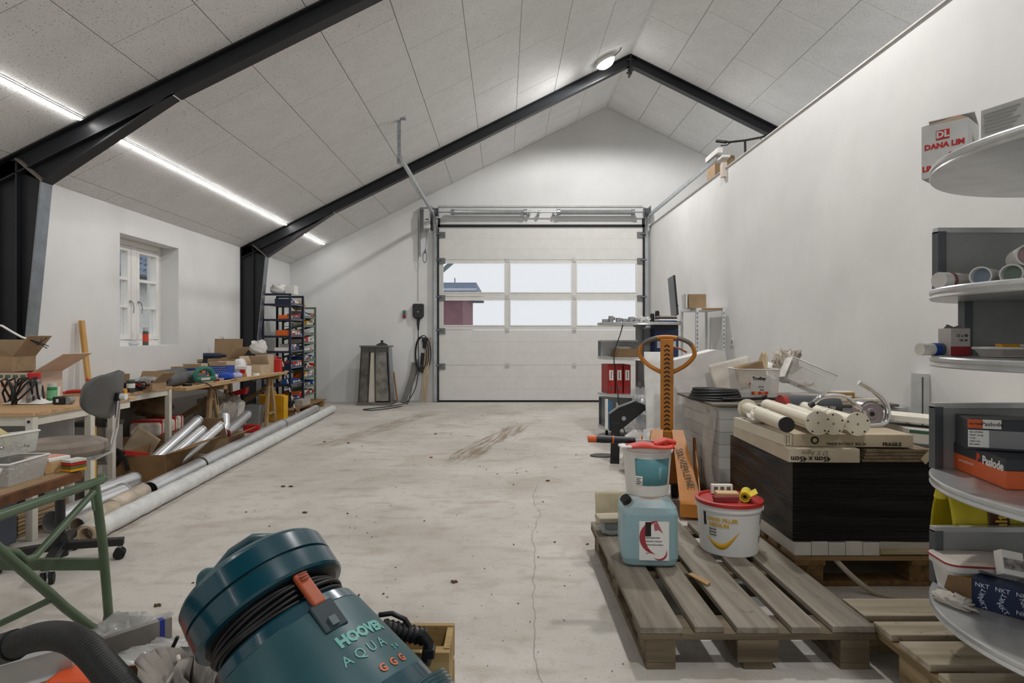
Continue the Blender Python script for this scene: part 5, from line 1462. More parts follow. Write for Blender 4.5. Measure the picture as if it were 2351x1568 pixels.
# ---- white pail on the jerrycan
t = pail('white_pail', 'white pail with a turquoise label standing on the jerrycan', (.632, 2.74, .441), .088, .105, .215, mat('dedcd6', .45, var=.03))
curved_label(t, mat('5f9aa3', .5, var=.06), .088, .105, .215, -42, 50, .05, .165)
curved_label(t, PAPER, .088, .105, .215, -42, -24, .05, .09, off=.0016, name='text_patch')
curved_label(t, mat('7fb0b7', .5), .088, .105, .215, 16, 24, .075, .13, off=.0016, name='figure_print')
for k in range(4): curved_label(t, INK, .088, .105, .215, -40, -30 + 3 * (k % 2), .056 + k * .008, .059 + k * .008, off=.0024, name='print_line', n=4)
obj('bail_clip', B().cyl((.108, 0, .2), (.122, 0, .2), .012, n=10), WHITEP, t)
zt = .441 + .215
t = T('putty_knife', 'wide putty knife with an orange and black handle across the pail', 'putty knife', (.47, 2.70, zt))
obj('handle', B().tube([(-.09, -.0, .028), (-.04, 0, .027), (.04, .0, .024), (.10, .0, .022)], [.014, .017, .014, .015], 10), BLACKP, t)
obj('orange_cap', B().tube([(-.105, 0, .028), (-.07, 0, .0275)], .0155, 10), ORANGE, t); obj('orange_ring', B().tube([(.0, 0, .0255), (.006, 0, .025)], .0172, 10), ORANGE, t)
obj('blade', B().bb(.1, .26, -.03, .03, .013, .017), mat('4a4a48', .3, .8), t)
t = T('red_glove', 'red and white rubber glove draped over the rim of the pail', 'glove', (.62, 2.64, zt))
obj('palm', B().grid(lambda u, v: (-.1 + .2 * u, -.03 + .07 * v + .01 * math.sin(6 * u), .002 + .022 * math.sin(PI * v) * (.5 + .5 * math.sin(4 * u) ** 2)), 16, 6), mat('d23722', .5), t, solid=.004)
for k in range(3): obj('finger', B().tube([(.02, -.01 + .02 * k, .015), (.07, -.005 + .02 * k, .03), (.11, .0 + .02 * k, .02)], .010, 8), mat('d23722', .5), t)
obj('cuff', B().bb(-.13, -.08, -.03, .035, .002, .012), PAPER, t, bev=.004)
# ---- white filler bucket
t = pail('white_bucket', 'white filler bucket with a red lid on the grey pallet', (1.045, 2.88, .144), .125, .142, .232, mat('dcdbd8', .4, var=.02), mat('b02a27', .4))
BT = (.125, .142, .232)
text('SAND FILLER', .024, mat('d3a63a', .6, var=0), t, None, bend=on_pail(*BT, -32, .165), bold=.0007)
text('MEDIUM', .024, mat('d3a63a', .6, var=0), t, None, bend=on_pail(*BT, -38, .14), bold=.0007)
for k in range(3): text(('Spartel', 'Sparkel', 'Tasoite')[k], .012, INK, t, None, bend=on_pail(*BT, -50, .120 - .013 * k))
curved_label(t, INK, *BT, -70, -64, .13, .19, name='logo_block', n=4)
def smile(u, v):
    a = -62 + 62 * u
    w_ = .026 * math.sin(PI * min(1, u * 1.02)) ** .8
    zz = .105 - .06 * math.sin(PI * min(1, .12 + u * .9)) + (v - .5) * w_ + .03 * max(0, u - .6)
    r = prad(.125, .142, .232, zz) + .001
    return (r * math.sin(R(a)), -r * math.cos(R(a)), zz)
obj('yellow_swoosh', B().grid(smile, 24, 2), mat('d7a428', .5, var=0), t, solid=.0006)
for k in range(2): text(('12345678', 'AB 90')[k], .012, INK, t, None, bend=lambda co, k=k: on_pail(*BT, 52, .16 - .09 * k)(Vector((co.y, co.x, co.z))))
obj('bail_lug', B().cyl((.143, 0, .19), (.158, 0, .19), .014, n=10), WHITEP, t)
zl = .144 + .232
tag(obj('sanding_block', B().prism([(-.06, -.02, 0), (.04, -.025, 0), (.045, -.02, .022), (-.065, -.018, .02)], (.0, .04, 0)), mat('7c2a24', .8), loc=(1.025, 2.84, zl)), 'dark red sanding block on the red lid', 'sanding block')
small_box('wood_offcut', 'pale wood offcut on the red lid', (1.05, 2.92, zl), R(-6), (.1, .06, .022), wood('d9bd92', 'c5a474', 3, 0, .7))
t = small_box('paper_packet', 'folded paper packet standing on the red lid', (1.045, 2.975, zl), R(-3), (.1, .02, .045), PAPER)
for k in range(3): panel('print', mat('6d625a', .7), t, -.03 + .03 * k, .025, .018, .02, -.01)
t = T('sandpaper_roll', 'yellow roll of sanding paper lying on the red lid', 'sandpaper roll', (1.115, 2.86, zl + .024), R(-25))
obj('roll', B().pipe((0, -.05, 0), (0, .05, 0), .024, .016), mat('d9c02e', .7), t); obj('inner_turn', B().pipe((0, -.051, 0), (0, .04, 0), .013, .01), mat('b89c20', .8), t)
obj('loose_end', B().bar((.02, -.04, .012), (.05, -.035, .03), .09, .002, up=(0, 0, 1)), mat('d9c02e', .7), t)
# ---- sander with a pipe at the far left of the pallet
t = T('floor_tool', 'grey float tool with a curved handle on the pallet corner', 'float tool', (.545, 3.12, .144), R(5))
obj('plate', B().bb(-.08, .14, -.05, .05, .06, .085), mat('b9ae98', .6), t, bev=.006)
obj('handle', B().tube([(-.06, -.03, .07), (-.055, -.045, .02), (-.02, -.05, .012), (.08, -.04, .012)], .013, 10), mat('9fa3a3', .45), t)
obj('body', B().bb(-.06, .14, -.04, .04, .0, .06), mat('8d9191', .5), t, bev=.012)
sheet('cardboard_sheet', 'cream card standing behind the jerrycan on the pallet', 'card', (.575, 3.27, .225), (R(82), 0, R(3)), .19, .17, mat('c9bd9f', .8), .002, 3)
# ---- black wrapped goods
BW = bpy.data.materials.new('black_stretch_film'); BW.use_nodes = True
N_, L_2 = BW.node_tree.nodes, BW.node_tree.links
p = N_['Principled BSDF']; p.inputs['Base Color'].default_value = (.004, .004, .0045, 1); p.inputs['Roughness'].default_value = .30; p.inputs['Specular IOR Level'].default_value = .22
tc = N_.new('ShaderNodeTexCoord'); mp = N_.new('ShaderNodeMapping'); mp.inputs['Scale'].default_value = (1.2, 1.2, 34); mp.inputs['Rotation'].default_value = (.12, .18, 0)
nz = N_.new('ShaderNodeTexNoise'); nz.inputs['Scale'].default_value = 3; nz.inputs['Detail'].default_value = 4; nz.inputs['Distortion'].default_value = .5
bp = N_.new('ShaderNodeBump'); bp.inputs['Strength'].default_value = .75; bp.inputs['Distance'].default_value = .012
L_2.new(tc.outputs['Object'], mp.inputs[0]); L_2.new(mp.outputs[0], nz.inputs['Vector']); L_2.new(nz.outputs['Fac'], bp.inputs['Height']); L_2.new(bp.outputs['Normal'], p.inputs['Normal'])
def wrapped(name, label, x0, x1, y0, y1, z0, z1, m, amp=.008, seed=2, cat='wrapped goods'):
    rr = random.Random(seed); ph = [rr.uniform(0, 6) for _ in range(6)]
    cx_, cy_ = (x0 + x1) / 2, (y0 + y1) / 2
    X, Y, Z = (x1 - x0) / 2, (y1 - y0) / 2, z1 - z0
    b = B(); nu, nv = 88, 22
    per = [(-X, -Y), (X, -Y), (X, Y), (-X, Y)]
    def pt(u, v):
        s = u * 4; k = int(s) % 4; f = s - int(s)
        ax, ay = per[k]; bx, by = per[(k + 1) % 4]
        x, y = ax + (bx - ax) * f, ay + (by - ay) * f
        nx, ny = ((0, -1), (1, 0), (0, 1), (-1, 0))[k]
        edge = min(1, 8 * min(f, 1 - f))
        d = amp * edge * (math.sin(ph[0] + 9 * u * 4 + 5 * v) * math.sin(ph[1] + 14 * v - 7 * u) + .6 * math.sin(ph[2] + 31 * v + 13 * u))
        return (x + nx * d, y + ny * d, Z * v)
    b.grid(pt, nu, nv)
    def topf(u, v): return (-X + 2 * X * u, -Y + 2 * Y * v, Z + .004 * math.sin(ph[3] + 9 * u) * math.sin(PI * u) * math.sin(PI * v))
    b.grid(topf, 12, 8)
    t = T(name, label, cat, (cx_, cy_, z0))
    obj('film', b, m, t)
    return t
WB = mat('cfcac0', .75, var=.05)
t = T('white_carton_layer', 'layer of narrow white cartons beneath the black wrapped goods', 'cartons', (1.905, 3.18, .1455))
xx = -.60
for k in range(5): obj('carton', B().bb(xx, xx + .075, -.40, .38, 0, .058 + .004 * (k % 2)), WB, t, bev=.003); xx += .077
obj('long_carton', B().bb(xx, .58, -.395, .38, .002, .06), mat('b9b3a6', .75), t, bev=.003)
obj('thin_board', B().bb(xx + .0, .57, -.405, -.36, .01, .03), wood('b9a98c', '97845f', 3, 0, .8), t)
wrapped('wrapped_goods', 'low stack wrapped in shiny black stretch film', 1.30, 2.49, 2.79, 3.56, .209, .565, BW)
o = bpy.data.objects['wrapped_goods']
tag(obj('white_strap', B().tube(resample([(1.50, 2.80, .12), (1.55, 2.74, .06), (1.62, 2.70, .012), (1.72, 2.64, .008), (1.80, 2.60, .008)], 24), .012, 8), mat('b7ad9d', .7)), 'loose pale strap hanging out of the brown pallet', 'strap')
# ---- flat boxes and posts on the black goods
ZB = .567
def flatbox(label, x0, x1, y0, y1, z0, h, m, rz=0, name='flat_carton'):
    t = T(name, label, 'box', ((x0 + x1) / 2, (y0 + y1) / 2, z0), rz)
    obj('body', B().bb(-(x1 - x0) / 2, (x1 - x0) / 2, -(y1 - y0) / 2, (y1 - y0) / 2, 0, h), m, t, bev=.003)
    return t
t = flatbox('cream flat carton with upside down size lettering on the black goods', 1.285, 1.60, 2.765, 3.5, ZB, .062, mat('c7bba6', .75, var=.06), R(-2))
text('45cm x 45cm', .032, INK, t, (-.06, -.369, .017), rot=(PI / 2, PI, 0), bold=.0008)
text('27.5\' Agro', .028, mat('8f8472', .8), t, (-.04, -.369, .043), rot=(PI / 2, PI, 0))
t = T('board_stack', 'stack of thin brown boards beside the cream carton', 'boards', (1.75, 3.1, ZB))
for k in range(4): obj('board', B().bb(-.14 + .006 * k, .13 + .014 * k, -.32, .32, k * .0145, k * .0145 + .012), wood('8d7b62', '6a5a44', 3, 1, .8), t)
obj('cream_edge', B().bar((.13, -.325, .002), (.185, -.31, .06), .01, .03), mat('cbbf9f', .7), t)
t = flatbox('long beige carton with printed marks under the white posts', 1.33, 1.86, 2.80, 3.42, ZB + .063, .058, mat('b3a48c', .75, var=.06), R(-3))
obj('round_mark', B().cyl((-.17, -.311, .03), (-.17, -.3125, .03), .018, n=20), INK, t); obj('mark_hole', B().cyl((-.17, -.3125, .03), (-.17, -.3132, .03), .010, n=16), mat('b3a48c', .75), t)
text('MADE IN ITALY  KG 24', .017, INK, t, (-.03, -.312, .014)); text('FRAGILE', .022, INK, t, (.17, -.312, .014), bold=.0006)
t = flatbox('pale long carton with a green edge tilted towards the partition wall', 1.95, 2.46, 2.95, 3.2, ZB + .03, .07, mat('c5c1b8', .7), 0)
t.rotation_euler = (0, R(5), R(-6))
obj('green_edge', B().bb(-.25, .255, -.127, -.124, .05, .064), mat('2b5a48', .6), t); panel('print', mat('9c988f', .7), t, .08, .03, .11, .035, -.125)
t = flatbox('white flat carton on top of the green edged carton', 1.93, 2.44, 3.02, 3.3, ZB + .125, .03, mat('dcd7c9', .7), 0); t.rotation_euler = (0, R(5), R(-6))
flatbox('thin cream carton at the wall end of the black goods', 1.80, 2.42, 2.86, 2.94, ZB, .028, mat('c9bb98', .75), R(1))
POSTM = mat('d8d0bd', .4, var=.03)
def post(label, p, q, r, fr=.052, cap=False, flange='p'):
    t = T('flanged_post', label, 'post', p, group='cream posts on the cartons')
    d = Vector(q) - Vector(p)
    obj('tube', B().cyl((0, 0, 0), d, r, n=24), POSTM, t)
    dn = d.normalized(); o0 = Vector((0, 0, 0)) if flange == 'p' else d
    s_ = 1 if flange == 'p' else -1
    fo = obj('flange', B().cyl(o0 - dn * s_ * .006, o0, fr, n=32), POSTM, t)
    for k in range(5):
        a = dn.orthogonal().normalized(); b_ = dn.cross(a); an = 2 * PI * k / 5 + .4
        c_ = o0 - dn * s_ * .0065 + (a * math.cos(an) + b_ * math.sin(an)) * fr * .82
        obj('screw_hole', B().cyl(c_, c_ - dn * s_ * .001, .004, n=8), INK, fo)
    obj('centre_hole', B().cyl(o0 - dn * s_ * .0065, o0 - dn * s_ * .0078, .005, n=8), mat('8a8272', .6), fo)
    if cap: obj('black_cap', B().cyl(-dn * .012, Vector((0, 0, 0)), r * 1.02, n=24), BLACKP, t)
    return t
zq = ZB + .063 + .058
post('cream post with a black rubber cap at its near end', (1.275, 2.80, zq + .045), (1.345, 3.42, zq + .045), .034, .052, True, 'q')
post('cream post with a round flange next to the black capped post', (1.405, 2.775, zq + .056), (1.47, 3.46, zq + .056), .036, .055)
post('cream post with a round flange lying in the middle', (1.482, 2.79, zq + .050), (1.56, 3.46, zq + .050), .030, .05)
post('cream post with a round flange beside the chrome hub', (1.575, 2.76, zq + .053), (1.64, 3.40, zq + .053), .034, .053)
t = T('slat_bundle', 'bundle of thin cream slats beside the black capped post', 'slats', (1.33, 2.95, ZB + .064))
for k in range(5): obj('slat', B().bb(-.05 + .013 * k, -.04 + .013 * k, -.12, .5, .002 * (k % 2), .05), POSTM, t)
bag('foam_scrap', 'torn scrap of white foam on the cream carton', 'foam scrap', (1.315, 3.2, ZB + .121), 0, (.09, .08, .05), mat('e0d8cc', .8), 51, lump=.8)
# chrome hub with bent tubes and the printed cylinder
t = T('printed_cylinder', 'dark grey cylinder with white print behind the posts', 'cylinder', (1.60, 3.42, zq + .06), 0)
obj('shell', B().cyl((-.05, 0, 0), (.25, .03, -.005), .058, n=28), mat('4c4f53', .35, .3), t)
obj('red_end', B().cyl((-.075, -.002, 0), (-.05, 0, 0), .060, n=28), mat('a12a25', .4), t)
text('SUPER SILENCER 250', .022, WHITEP, t, (.1, -.058, -.005), rot=(PI / 2, 0, 0))
t = T('chrome_hub', 'chrome hub disc with a bent chrome tube on the cartons', 'hub', (1.795, 3.06, zq + .0))
obj('disc', B().cyl((0, -.03, .065), (0, .03, .065), .063, n=32), mat('9a9294', .3, .7, var=.2), t)
obj('disc_face', B().lathe([(.056, 0), (.05, .008), (.03, .008), (.024, .014), (.012, .014), (.01, .004), (1e-5, .004)], 28, M=Matrix.Translation((0, -.029, .065)) @ Matrix.Rotation(PI / 2, 4, 'X')), mat('a3989a', .3, .7), t)
obj('axle_hole', B().cyl((0, -.04, .065), (0, -.046, .065), .011, n=12), INK, t)
obj('bent_tube', B().tube(resample([(-.03, .02, .215), (.02, .01, .185), (.075, -.01, .13), (.09, -.02, .07), (.07, -.03, .02), (.02, -.04, .0095), (-.05, -.04, .0095)], 40), .0135, 12), CHROME, t)
obj('second_tube', B().tube(resample([(-.27, .0, .11), (-.22, .0, .145), (-.12, .0, .145), (-.06, -.02, .10), (-.02, -.03, .06)], 30), .012, 12), CHROME, t)
obj('tube_end', B().tube([(-.285, 0, .10), (-.265, 0, .113)], .0145, 12), BLACKP, t)

# ---- clear wrapped boxes behind (top .71)
ZC = .715
t = T('stacked_cartons', 'stack of flat pale cartons wrapped in clear stretch film', 'cartons', (1.92, 4.22, .145))
for k in range(7):
    obj('carton', B().bb(-.58, .58, -.37, .37, k * .078, k * .078 + .075), mat(('c6c3bb', 'b6b4ad', 'cdc9c0')[k % 3], .6, var=.05), t, bev=.003)
w_o = wrapped('clear_wrap', 'clear stretch film around the pale cartons', 1.325, 2.505, 3.835, 4.605, .15, .695, clear('d2d4d3', .30, .12), .010, 8, 'stretch film')
fm = children(w_o)[0]; fm.parent = t; fm.location = Vector(w_o.location) - Vector(t.location); fm.name = 'clear_wrap'; bpy.data.objects.remove(w_o)
b = B(); b.grid(lambda u, v: (1.318 - .05 * v * math.sin(PI * min(1, .15 + v * .8)) * (1 - .3 * u) - .012 * math.sin(9 * u + 4 * v) * v, 3.84 + .24 * u, .66 - .5 * v + .02 * math.sin(7 * u)), 20, 14)
tag(obj('loose_film', b, clear('d9d5cf', .3, .1), solid=.001), 'loose clear film hanging off the wrapped cartons', 'film')
t = flatbox('dark thin board covering the clear wrapped cartons', 1.29, 2.44, 3.82, 4.62, .697, .016, mat('6f675c', .7), 0, 'cover_board')
# coil, tubs and papers on the board
t = T('cable_coil', 'coil of thick black cable on the cover board', 'cable coil', (1.395, 4.10, ZC))
for k in range(5):
    rr = .165 - .007 * k
    obj('turn', B().tube([(rr * math.cos(a), rr * .8 * math.sin(a), .011 + .0135 * k + .006 * math.sin(a + k)) for a in [i * 2 * PI / 36 for i in range(36)]], .0105, 8, closed=True), BLACKP, t)
obj('tail', B().tube([(.0, -.14, .014), (.12, -.15, .016), (.25, -.13, .02), (.29, -.12, .035)], .0105, 8), BLACKP, t)
t = clear_bin('clear plastic tub with a product label holding torn card', (1.70, 4.22, ZC + .012), R(-4), (.25, .2, .185), 3, handle=False)
panel('label', clear('d6d6d2', .7, .4), t, .01, .09, .13, .1, -.109)
text('Trolley', .03, INK, t, (.0, -.1125, .125), bold=.001); text('23 ltr.', .016, INK, t, (.015, -.1125, .07)); text('Box', .016, INK, t, (.02, -.1125, .05))
for k in range(5): obj('fruit_print', B().cyl((-.04 + .022 * k, -.111, .028), (-.04 + .022 * k, -.1122, .028), .011, n=12), (RED, YELLOW, RED, ORANGE, RED)[k], t)
obj('red_mark', B().cyl((-.06, -.111, .09), (-.06, -.1122, .09), .007, n=10), RED, t)
t = flatbox('thin black tray under the clear tub', 1.55, 1.90, 4.08, 4.36, ZC - .001, .012, BLACKP, 0, 'tray')
sheet('torn_card', 'torn brown card sticking out of the clear tub', 'card', (1.69, 4.24, ZC + .15), (R(80), R(-12), 0), .2, .17, CARD, .01, 4)
sheet('cream_card', 'curved cream card standing in the clear tub', 'card', (1.78, 4.27, ZC + .19), (R(85), R(14), R(10)), .07, .24, mat('cdbd9b', .8), .012, 6)
t = clear_bin('clear plastic tub lying tilted on the cover board', (2.03, 4.22, ZC + .07), 0, (.27, .17, .15), 4, handle=False, rot=(R(-6), R(24), R(-8)))
obj('white_side', B().bb(-.16, -.155, -.085, .085, .005, .15), PAPER, t)
fasteners('brown leftovers inside the tilted tub', (2.06, 4.22, ZC + .07), 0, (.1, .1, .03), 12, CARD, 40)
sheet('paper_sheet', 'crumpled white paper with red print between the tubs', 'paper', (1.91, 4.32, ZC + .17), (R(60), R(15), 0), .16, .14, PAPER, .015, 9)
bag('packing_scrap', 'brown and white packing scrap on the crumpled paper', 'scrap', (1.97, 4.34, ZC + .15), 0, (.16, .1, .13), mat('b9aea0', .8, var=.3, scale=20), 53, lump=.9)
tag(obj('orange_tray', B().bb(-.1, .1, -.06, .06, 0, .012), ORANGE, loc=(1.90, 4.02, ZC), bev=.004), 'flat orange tray in front of the clear tub', 'tray')
tag(obj('grey_tube', B().cyl((1.93, 4.16, ZC + .022), (2.22, 3.95, ZC + .02), .018, n=14), mat('a19d95', .6)), 'grey tube lying under the tilted tub', 'tube')
t = small_box('timber_offcuts', 'brown timber offcut beside the tilted tub', (2.27, 4.22, ZC), R(2), (.2, .08, .035), wood('b98a4c', '936a36', 3, 0, .7))
obj('pale_top', B().bb(-.1, .1, -.04, .04, .035, .042), mat('d8cdb6', .7), t)
tag(obj('timber_lath', B().bb(-.22, .22, -.02, .02, 0, .015), mat('cfc6ae', .7), loc=(2.18, 3.98, ZC)), 'cream timber lath lying along the board by the wall', 'timber')
sheet('printed_card', 'large pale printed card leaning behind the clear tub', 'card', (1.70, 4.60, ZC + .125), (R(76), R(-14), R(-4)), .30, .24, mat('c7c1b6', .8), .006, 12)
tag(obj('red_folder', B().bb(-.12, .12, -.08, .08, 0, .012), mat('a5301f', .6), loc=(1.50, 4.42, ZC), rot=(0, 0, R(4))), 'red folder lying behind the cable coil', 'folder')
# grey metal channel on the wall
t = T('wall_channel', 'grey metal cable channel standing against the partition wall', 'channel', (2.505, 3.72, .55))
obj('channel', B().bb(-.02, .012, -.06, .06, .0, .36), mat('c2c3c1', .5), t); obj('slot', B().bb(-.0215, -.0195, -.052, -.04, .02, .34), mat('4d4d4c', .6), t)
obj('foot', B().bb(-.012, .012, -.05, .05, -.55, 0), mat('a3a4a3', .4, .5), t)
# ================================================================ pallet truck
JO = mat('b9741c', .42, var=.14, scale=8)
t = T('pallet_truck', 'orange hand pallet truck with a looped handle', 'pallet truck', (1.145, 4.36, 0), R(-12))
obj('tiller', B().bar((0, 0, .24), (0, 0, 1.115), .088, .045, up=(0, 1, 0)), JO, t, bev=.004)
for k in range(26):
    z = .30 + k * .0305
    obj('grip_notch', B().prism([(-.022, -.0235, z), (0, -.0235, z + .014), (.022, -.0235, z), (.016, -.0235, z - .008), (0, -.0235, z + .004), (-.016, -.0235, z - .008)], (0, -.002, 0)), INK, t)
loop = resample([(-.02, 0, .87), (-.12, 0, .925), (-.178, 0, .985), (-.186, 0, 1.03), (-.155, 0, 1.085), (-.08, 0, 1.118), (0, 0, 1.128), (.08, 0, 1.118), (.155, 0, 1.085), (.186, 0, 1.03), (.178, 0, .985), (.12, 0, .925), (.02, 0, .87)], 72)
obj('loop_handle', B().tube(loop, .0155, 12), JO, t)
i0 = 22
obj('worn_patch', B().tube(loop[i0:i0 + 10], .0159, 12), mat('6d6459', .5, .4), t); obj('worn_patch', B().tube(loop[41:51], .0159, 12), mat('6d6459', .5, .4), t)
obj('release_lever', B().tube([(.03, -.01, 1.06), (.09, -.015, 1.045), (.135, -.015, 1.02)], .007, 8), mat('8a4a1c', .4), t)
obj('pump', B().cyl((0, .0, .1), (0, .0, .36), .052, n=20), JO, t)
obj('tiller_yoke', B().bb(-.085, .085, -.05, .05, .30, .40), JO, t, bev=.008)
obj('yoke_pin', B().cyl((-.10, 0, .35), (.10, 0, .35), .02, n=12), mat('3a3734', .4, .6), t)
obj('chassis', B().prism([(-.11, -.1, .48), (.11, -.1, .48), (.17, -.1, .12), (-.17, -.1, .12)], (0, .03, 0)), JO, t, bev=.004)
for s_ in (-1, 1):
    b = B()
    b.prism([(s_ * .03, -.10, .49), (s_ * .105, -.10, .49), (s_ * .185, -.50, .10), (s_ * .055, -.50, .10)], (0, -.012, -.02))
    fo = obj('fork', b, JO, t)
    obj('fork_side', B().prism([(s_ * .175, -.10, .44), (s_ * .185, -.10, .44), (s_ * .185, -.50, .10), (s_ * .185, -.50, .03), (s_ * .185, -.1, .05)], (-s_ * .008, 0, 0)), JO, fo)
    obj('fork_end', B().bb(s_ * .055, s_ * .188, -.56, -.48, .02, .105), JO, fo, bev=.006)
    obj('load_roller', B().cyl((s_ * .08, -.40, .04), (s_ * .165, -.40, .04), .04, n=16), mat('5b4a30', .6), fo)
    obj('steer_wheel', B().cyl((s_ * .03, .03, .085), (s_ * .08, .03, .085), .085, n=24), RUBBER, t)
d0, d1 = Vector((.068, -.10, .49)), Vector((.12, -.50, .10))
sl_ = math.atan2(.39, .40)
tx = text('SILVERLINE', .062, mat('4a3a2a', .6, var=0), t, None)
tx.location = d0.lerp(d1, .55) + Vector((0, -.012, .006))
tx.rotation_euler = (Matrix.Rotation(R(-78) + .0, 3, Vector((0, -math.cos(R(46)), math.sin(R(46))))) @ Matrix.Rotation(R(46), 3, 'X')).to_euler()

# ================================================================ carousel shelves
CG = mat('9b9d9c', .45, .2, var=.06, scale=5)
CE = mat('c9cbcb', .3, .5)
CPN = mat('9c9d9b', .5, var=.05)
CTOP = mat('b7ab9b', .6, var=.06)
def carousel(label, c, r, levels, zpole, dividers, group='carousel shelves', foot=True):
    t = T('carousel_shelf', label, 'shelf', c, 0, group)
    obj('pole', B().cyl((0, 0, .0), (0, 0, zpole), .045, n=20), CPN, t)
    for z in levels:
        sh = obj('round_shelf', B().lathe([(r - .02, -.012), (r - .008, -.012), (r - .008, 0), (1e-5, 0)], 72, c=(0, 0, z)).lathe([(1e-5, -.008), (r - .02, -.008)], 72, c=(0, 0, z)), CTOP if z < .8 else CG, t)
        obj('shelf_rim', B().lathe([(r - .012, -.022), (r - .003, -.022), (r, -.018), (r - .004, -.010), (r, -.004), (r, .004), (r - .003, .008), (r - .012, .008)], 72, c=(0, 0, z)), CE, sh)
        obj('collar', B().cyl((0, 0, z - .04), (0, 0, z - .012), .07, n=20), CPN, sh)
    for (x0, x1, y, z0, z1) in dividers:
        dv = obj('divider', B().bb(x0, x1, y - .006, y + .006, z0, z1), CPN, t)
        obj('divider_edge', B().bb(x0 - .012, x0 + .014, y - .014, y + .014, z0, z1), mat('5d6266', .4, .3), dv)
        obj('divider_top', B().bb(x0 - .012, x1, y - .012, y + .012, z1 - .004, z1 + .012), CE, dv)
    if foot:
        for k in range(5):
            a = R(20 + 72 * k); d = Vector((math.cos(a), math.sin(a), 0))
            ar = obj('base_arm', B().bar(Vector((0, 0, .07)), d * (r * .8) + Vector((0, 0, .07)), .05, .03), CPN, t)
            obj('caster', B().cyl(d * r * .78 + Vector((-.012, 0, .03)), d * r * .78 + Vector((.012, 0, .03)), .03, n=16), RUBBER, ar)
    return t
# near one
NC = Vector((1.73, 1.62, .144))
zo = NC.z
lv = [.338, .708, 1.064, 1.263, 1.63]
carousel('grey carousel with round shelves standing close to the partition wall', NC, .51, [z - zo for z in lv], 1.63 - zo,
         [(-.345, .345, .365, .335 - zo + .008, .51 - zo), (-.37, .36, .33, .708 - zo + .008, .91 - zo), (-.285, .40, .32, 1.064 - zo + .008, 1.245 - zo), (-.36, .36, .33, 1.263 - zo + .008, 1.46 - zo)], foot=False)
bpy.data.objects['carousel_shelf'].location = NC
obj('support_leg', B().cyl((-.15, .43, 0), (-.15, .43, .338 - zo - .012), .033, n=20), CPN, bpy.data.objects['carousel_shelf'])
obj('leg_foot', B().cyl((-.15, .43, 0), (-.15, .43, .012), .042, n=20), CPN, bpy.data.objects['carousel_shelf'])
obj('pole_base', B().cyl((0, 0, 0), (0, 0, .03), .2, n=30), CPN, bpy.data.objects['carousel_shelf'])
# far one
FC = Vector((1.53, 7.0, 0))
carousel('grey carousel with red binders standing by the garage door', FC, .475, [.13, .50, .90, 1.28], 1.28,
         [(-.46, -.02, -.02, .91, 1.08), (.03, .4, -.02, .91, 1.22), (-.44, -.02, .05, .14, .44)])
# ---- on the near carousel, top shelf
ZN = [z + .009 for z in lv]
c = carton('carton', 'white carton with red lettering and an open lid on the top shelf', (1.434, 1.99, ZN[4] - .001), R(-50), (.124, .12, .168), mat('c4c3c0', .7), (None, None, 35, None))
RI = mat('b3231f', .6, var=0)
obj('flap_left', B().prism([(-.062, -.058, .169), (.062, -.058, .169), (.02, .02, .205)], (.0, .003, 0)), CARDD, c)
obj('logo_block', B().bb(-.022, .014, -.0612, -.0598, .116, .146), RI, c, bev=.0006); text('DL', .028, mat('c4c3c0', .7), c, (-.004, -.0616, .131), bold=.0012)
text('DANA LIM', .023, RI, c, (.0, -.0605, .098), bold=.001)
obj('logo_block', B().bb(.012, .044, -.0612, -.0598, .045, .072), RI, c); text('DL', .025, mat('c4c3c0', .7), c, (.028, -.0616, .058), bold=.001)
text('LIM', .023, RI, c, (-.042, -.0605, .03), bold=.001)
t = small_box('instruction_box', 'grey box with small print and a photo on the top shelf', (1.520, 1.850, ZN[4] - .001), R(-70), (.128, .08, .185), mat('b5b4b0', .6), None)
panel('dark_base', NAVY, t, .0, .015, .134, .03, -.04)
for k in range(6): panel('print_line', mat('8f8e8a', .7, var=0), t, -.005 - .004 * (k % 3), .168 - .011 * k, .1 - .012 * (k % 3), .0035, -.04)
for k in range(4): panel('print_line', mat('8f8e8a', .7, var=0), t, .022, .085 - .011 * k, .07, .0035, -.04)
panel('photo', mat('4b3a34', .6, var=.35, scale=60, var2='c9c4bd'), t, -.04, .068, .036, .036, -.04)
t = small_box('blue_carton', 'dark blue carton with white letters next to the small print box', (1.575, 1.715, ZN[4] - .001), R(-70), (.12, .10, .17), mat('1b2f55', .6), None)
text('80', .06, PAPER, t, (-.03, -.0515, .08), bold=.002)
# second shelf: rolls and tubes
def roll(label, p, d, L_, r, m, inner, band=None):
    d = Vector(d).normalized()
    t = T('tube_roll', label, 'tube', p, group='tubes on the carousel')
    q = d * L_
    obj('shell', B().pipe((0, 0, 0), q, r, r * .86, 28), m, t)
    obj('inside', B().cyl(d * .03, d * .032, r * .86, n=28), inner, t)
    if band: obj('band', B().pipe(d * L_ * .35, d * L_ * .5, r * 1.02, r * .99, 28), band, t)
    return t
t = T('cartridge', 'pale cartridge with a screw cap lying on the second carousel shelf', 'cartridge', (1.30, 1.825, ZN[3] + .024))
obj('body', B().cyl((.02, .01, 0), (.14, .05, 0), .024, n=24), mat('c9c6c0', .4), t); obj('cap', B().cyl((-.02, -.003, 0), (.012, .007, 0), .0245, n=16), mat('dedcd6', .5), t); obj('ring', B().cyl((.012, .007, 0), (.022, .011, 0), .026, n=24), mat('8a5a50', .5), t)
roll('white tube with a bluish inside beside the cartridge', (1.335, 1.735, ZN[3] + .028), (.75, .6, 0), .14, .027, WHITEP, mat('9fb0c2', .6), None)
roll('white tube with a green inside in the row of tubes', (1.37, 1.672, ZN[3] + .028), (.75, .6, 0), .14, .027, WHITEP, mat('98a89c', .6), None)
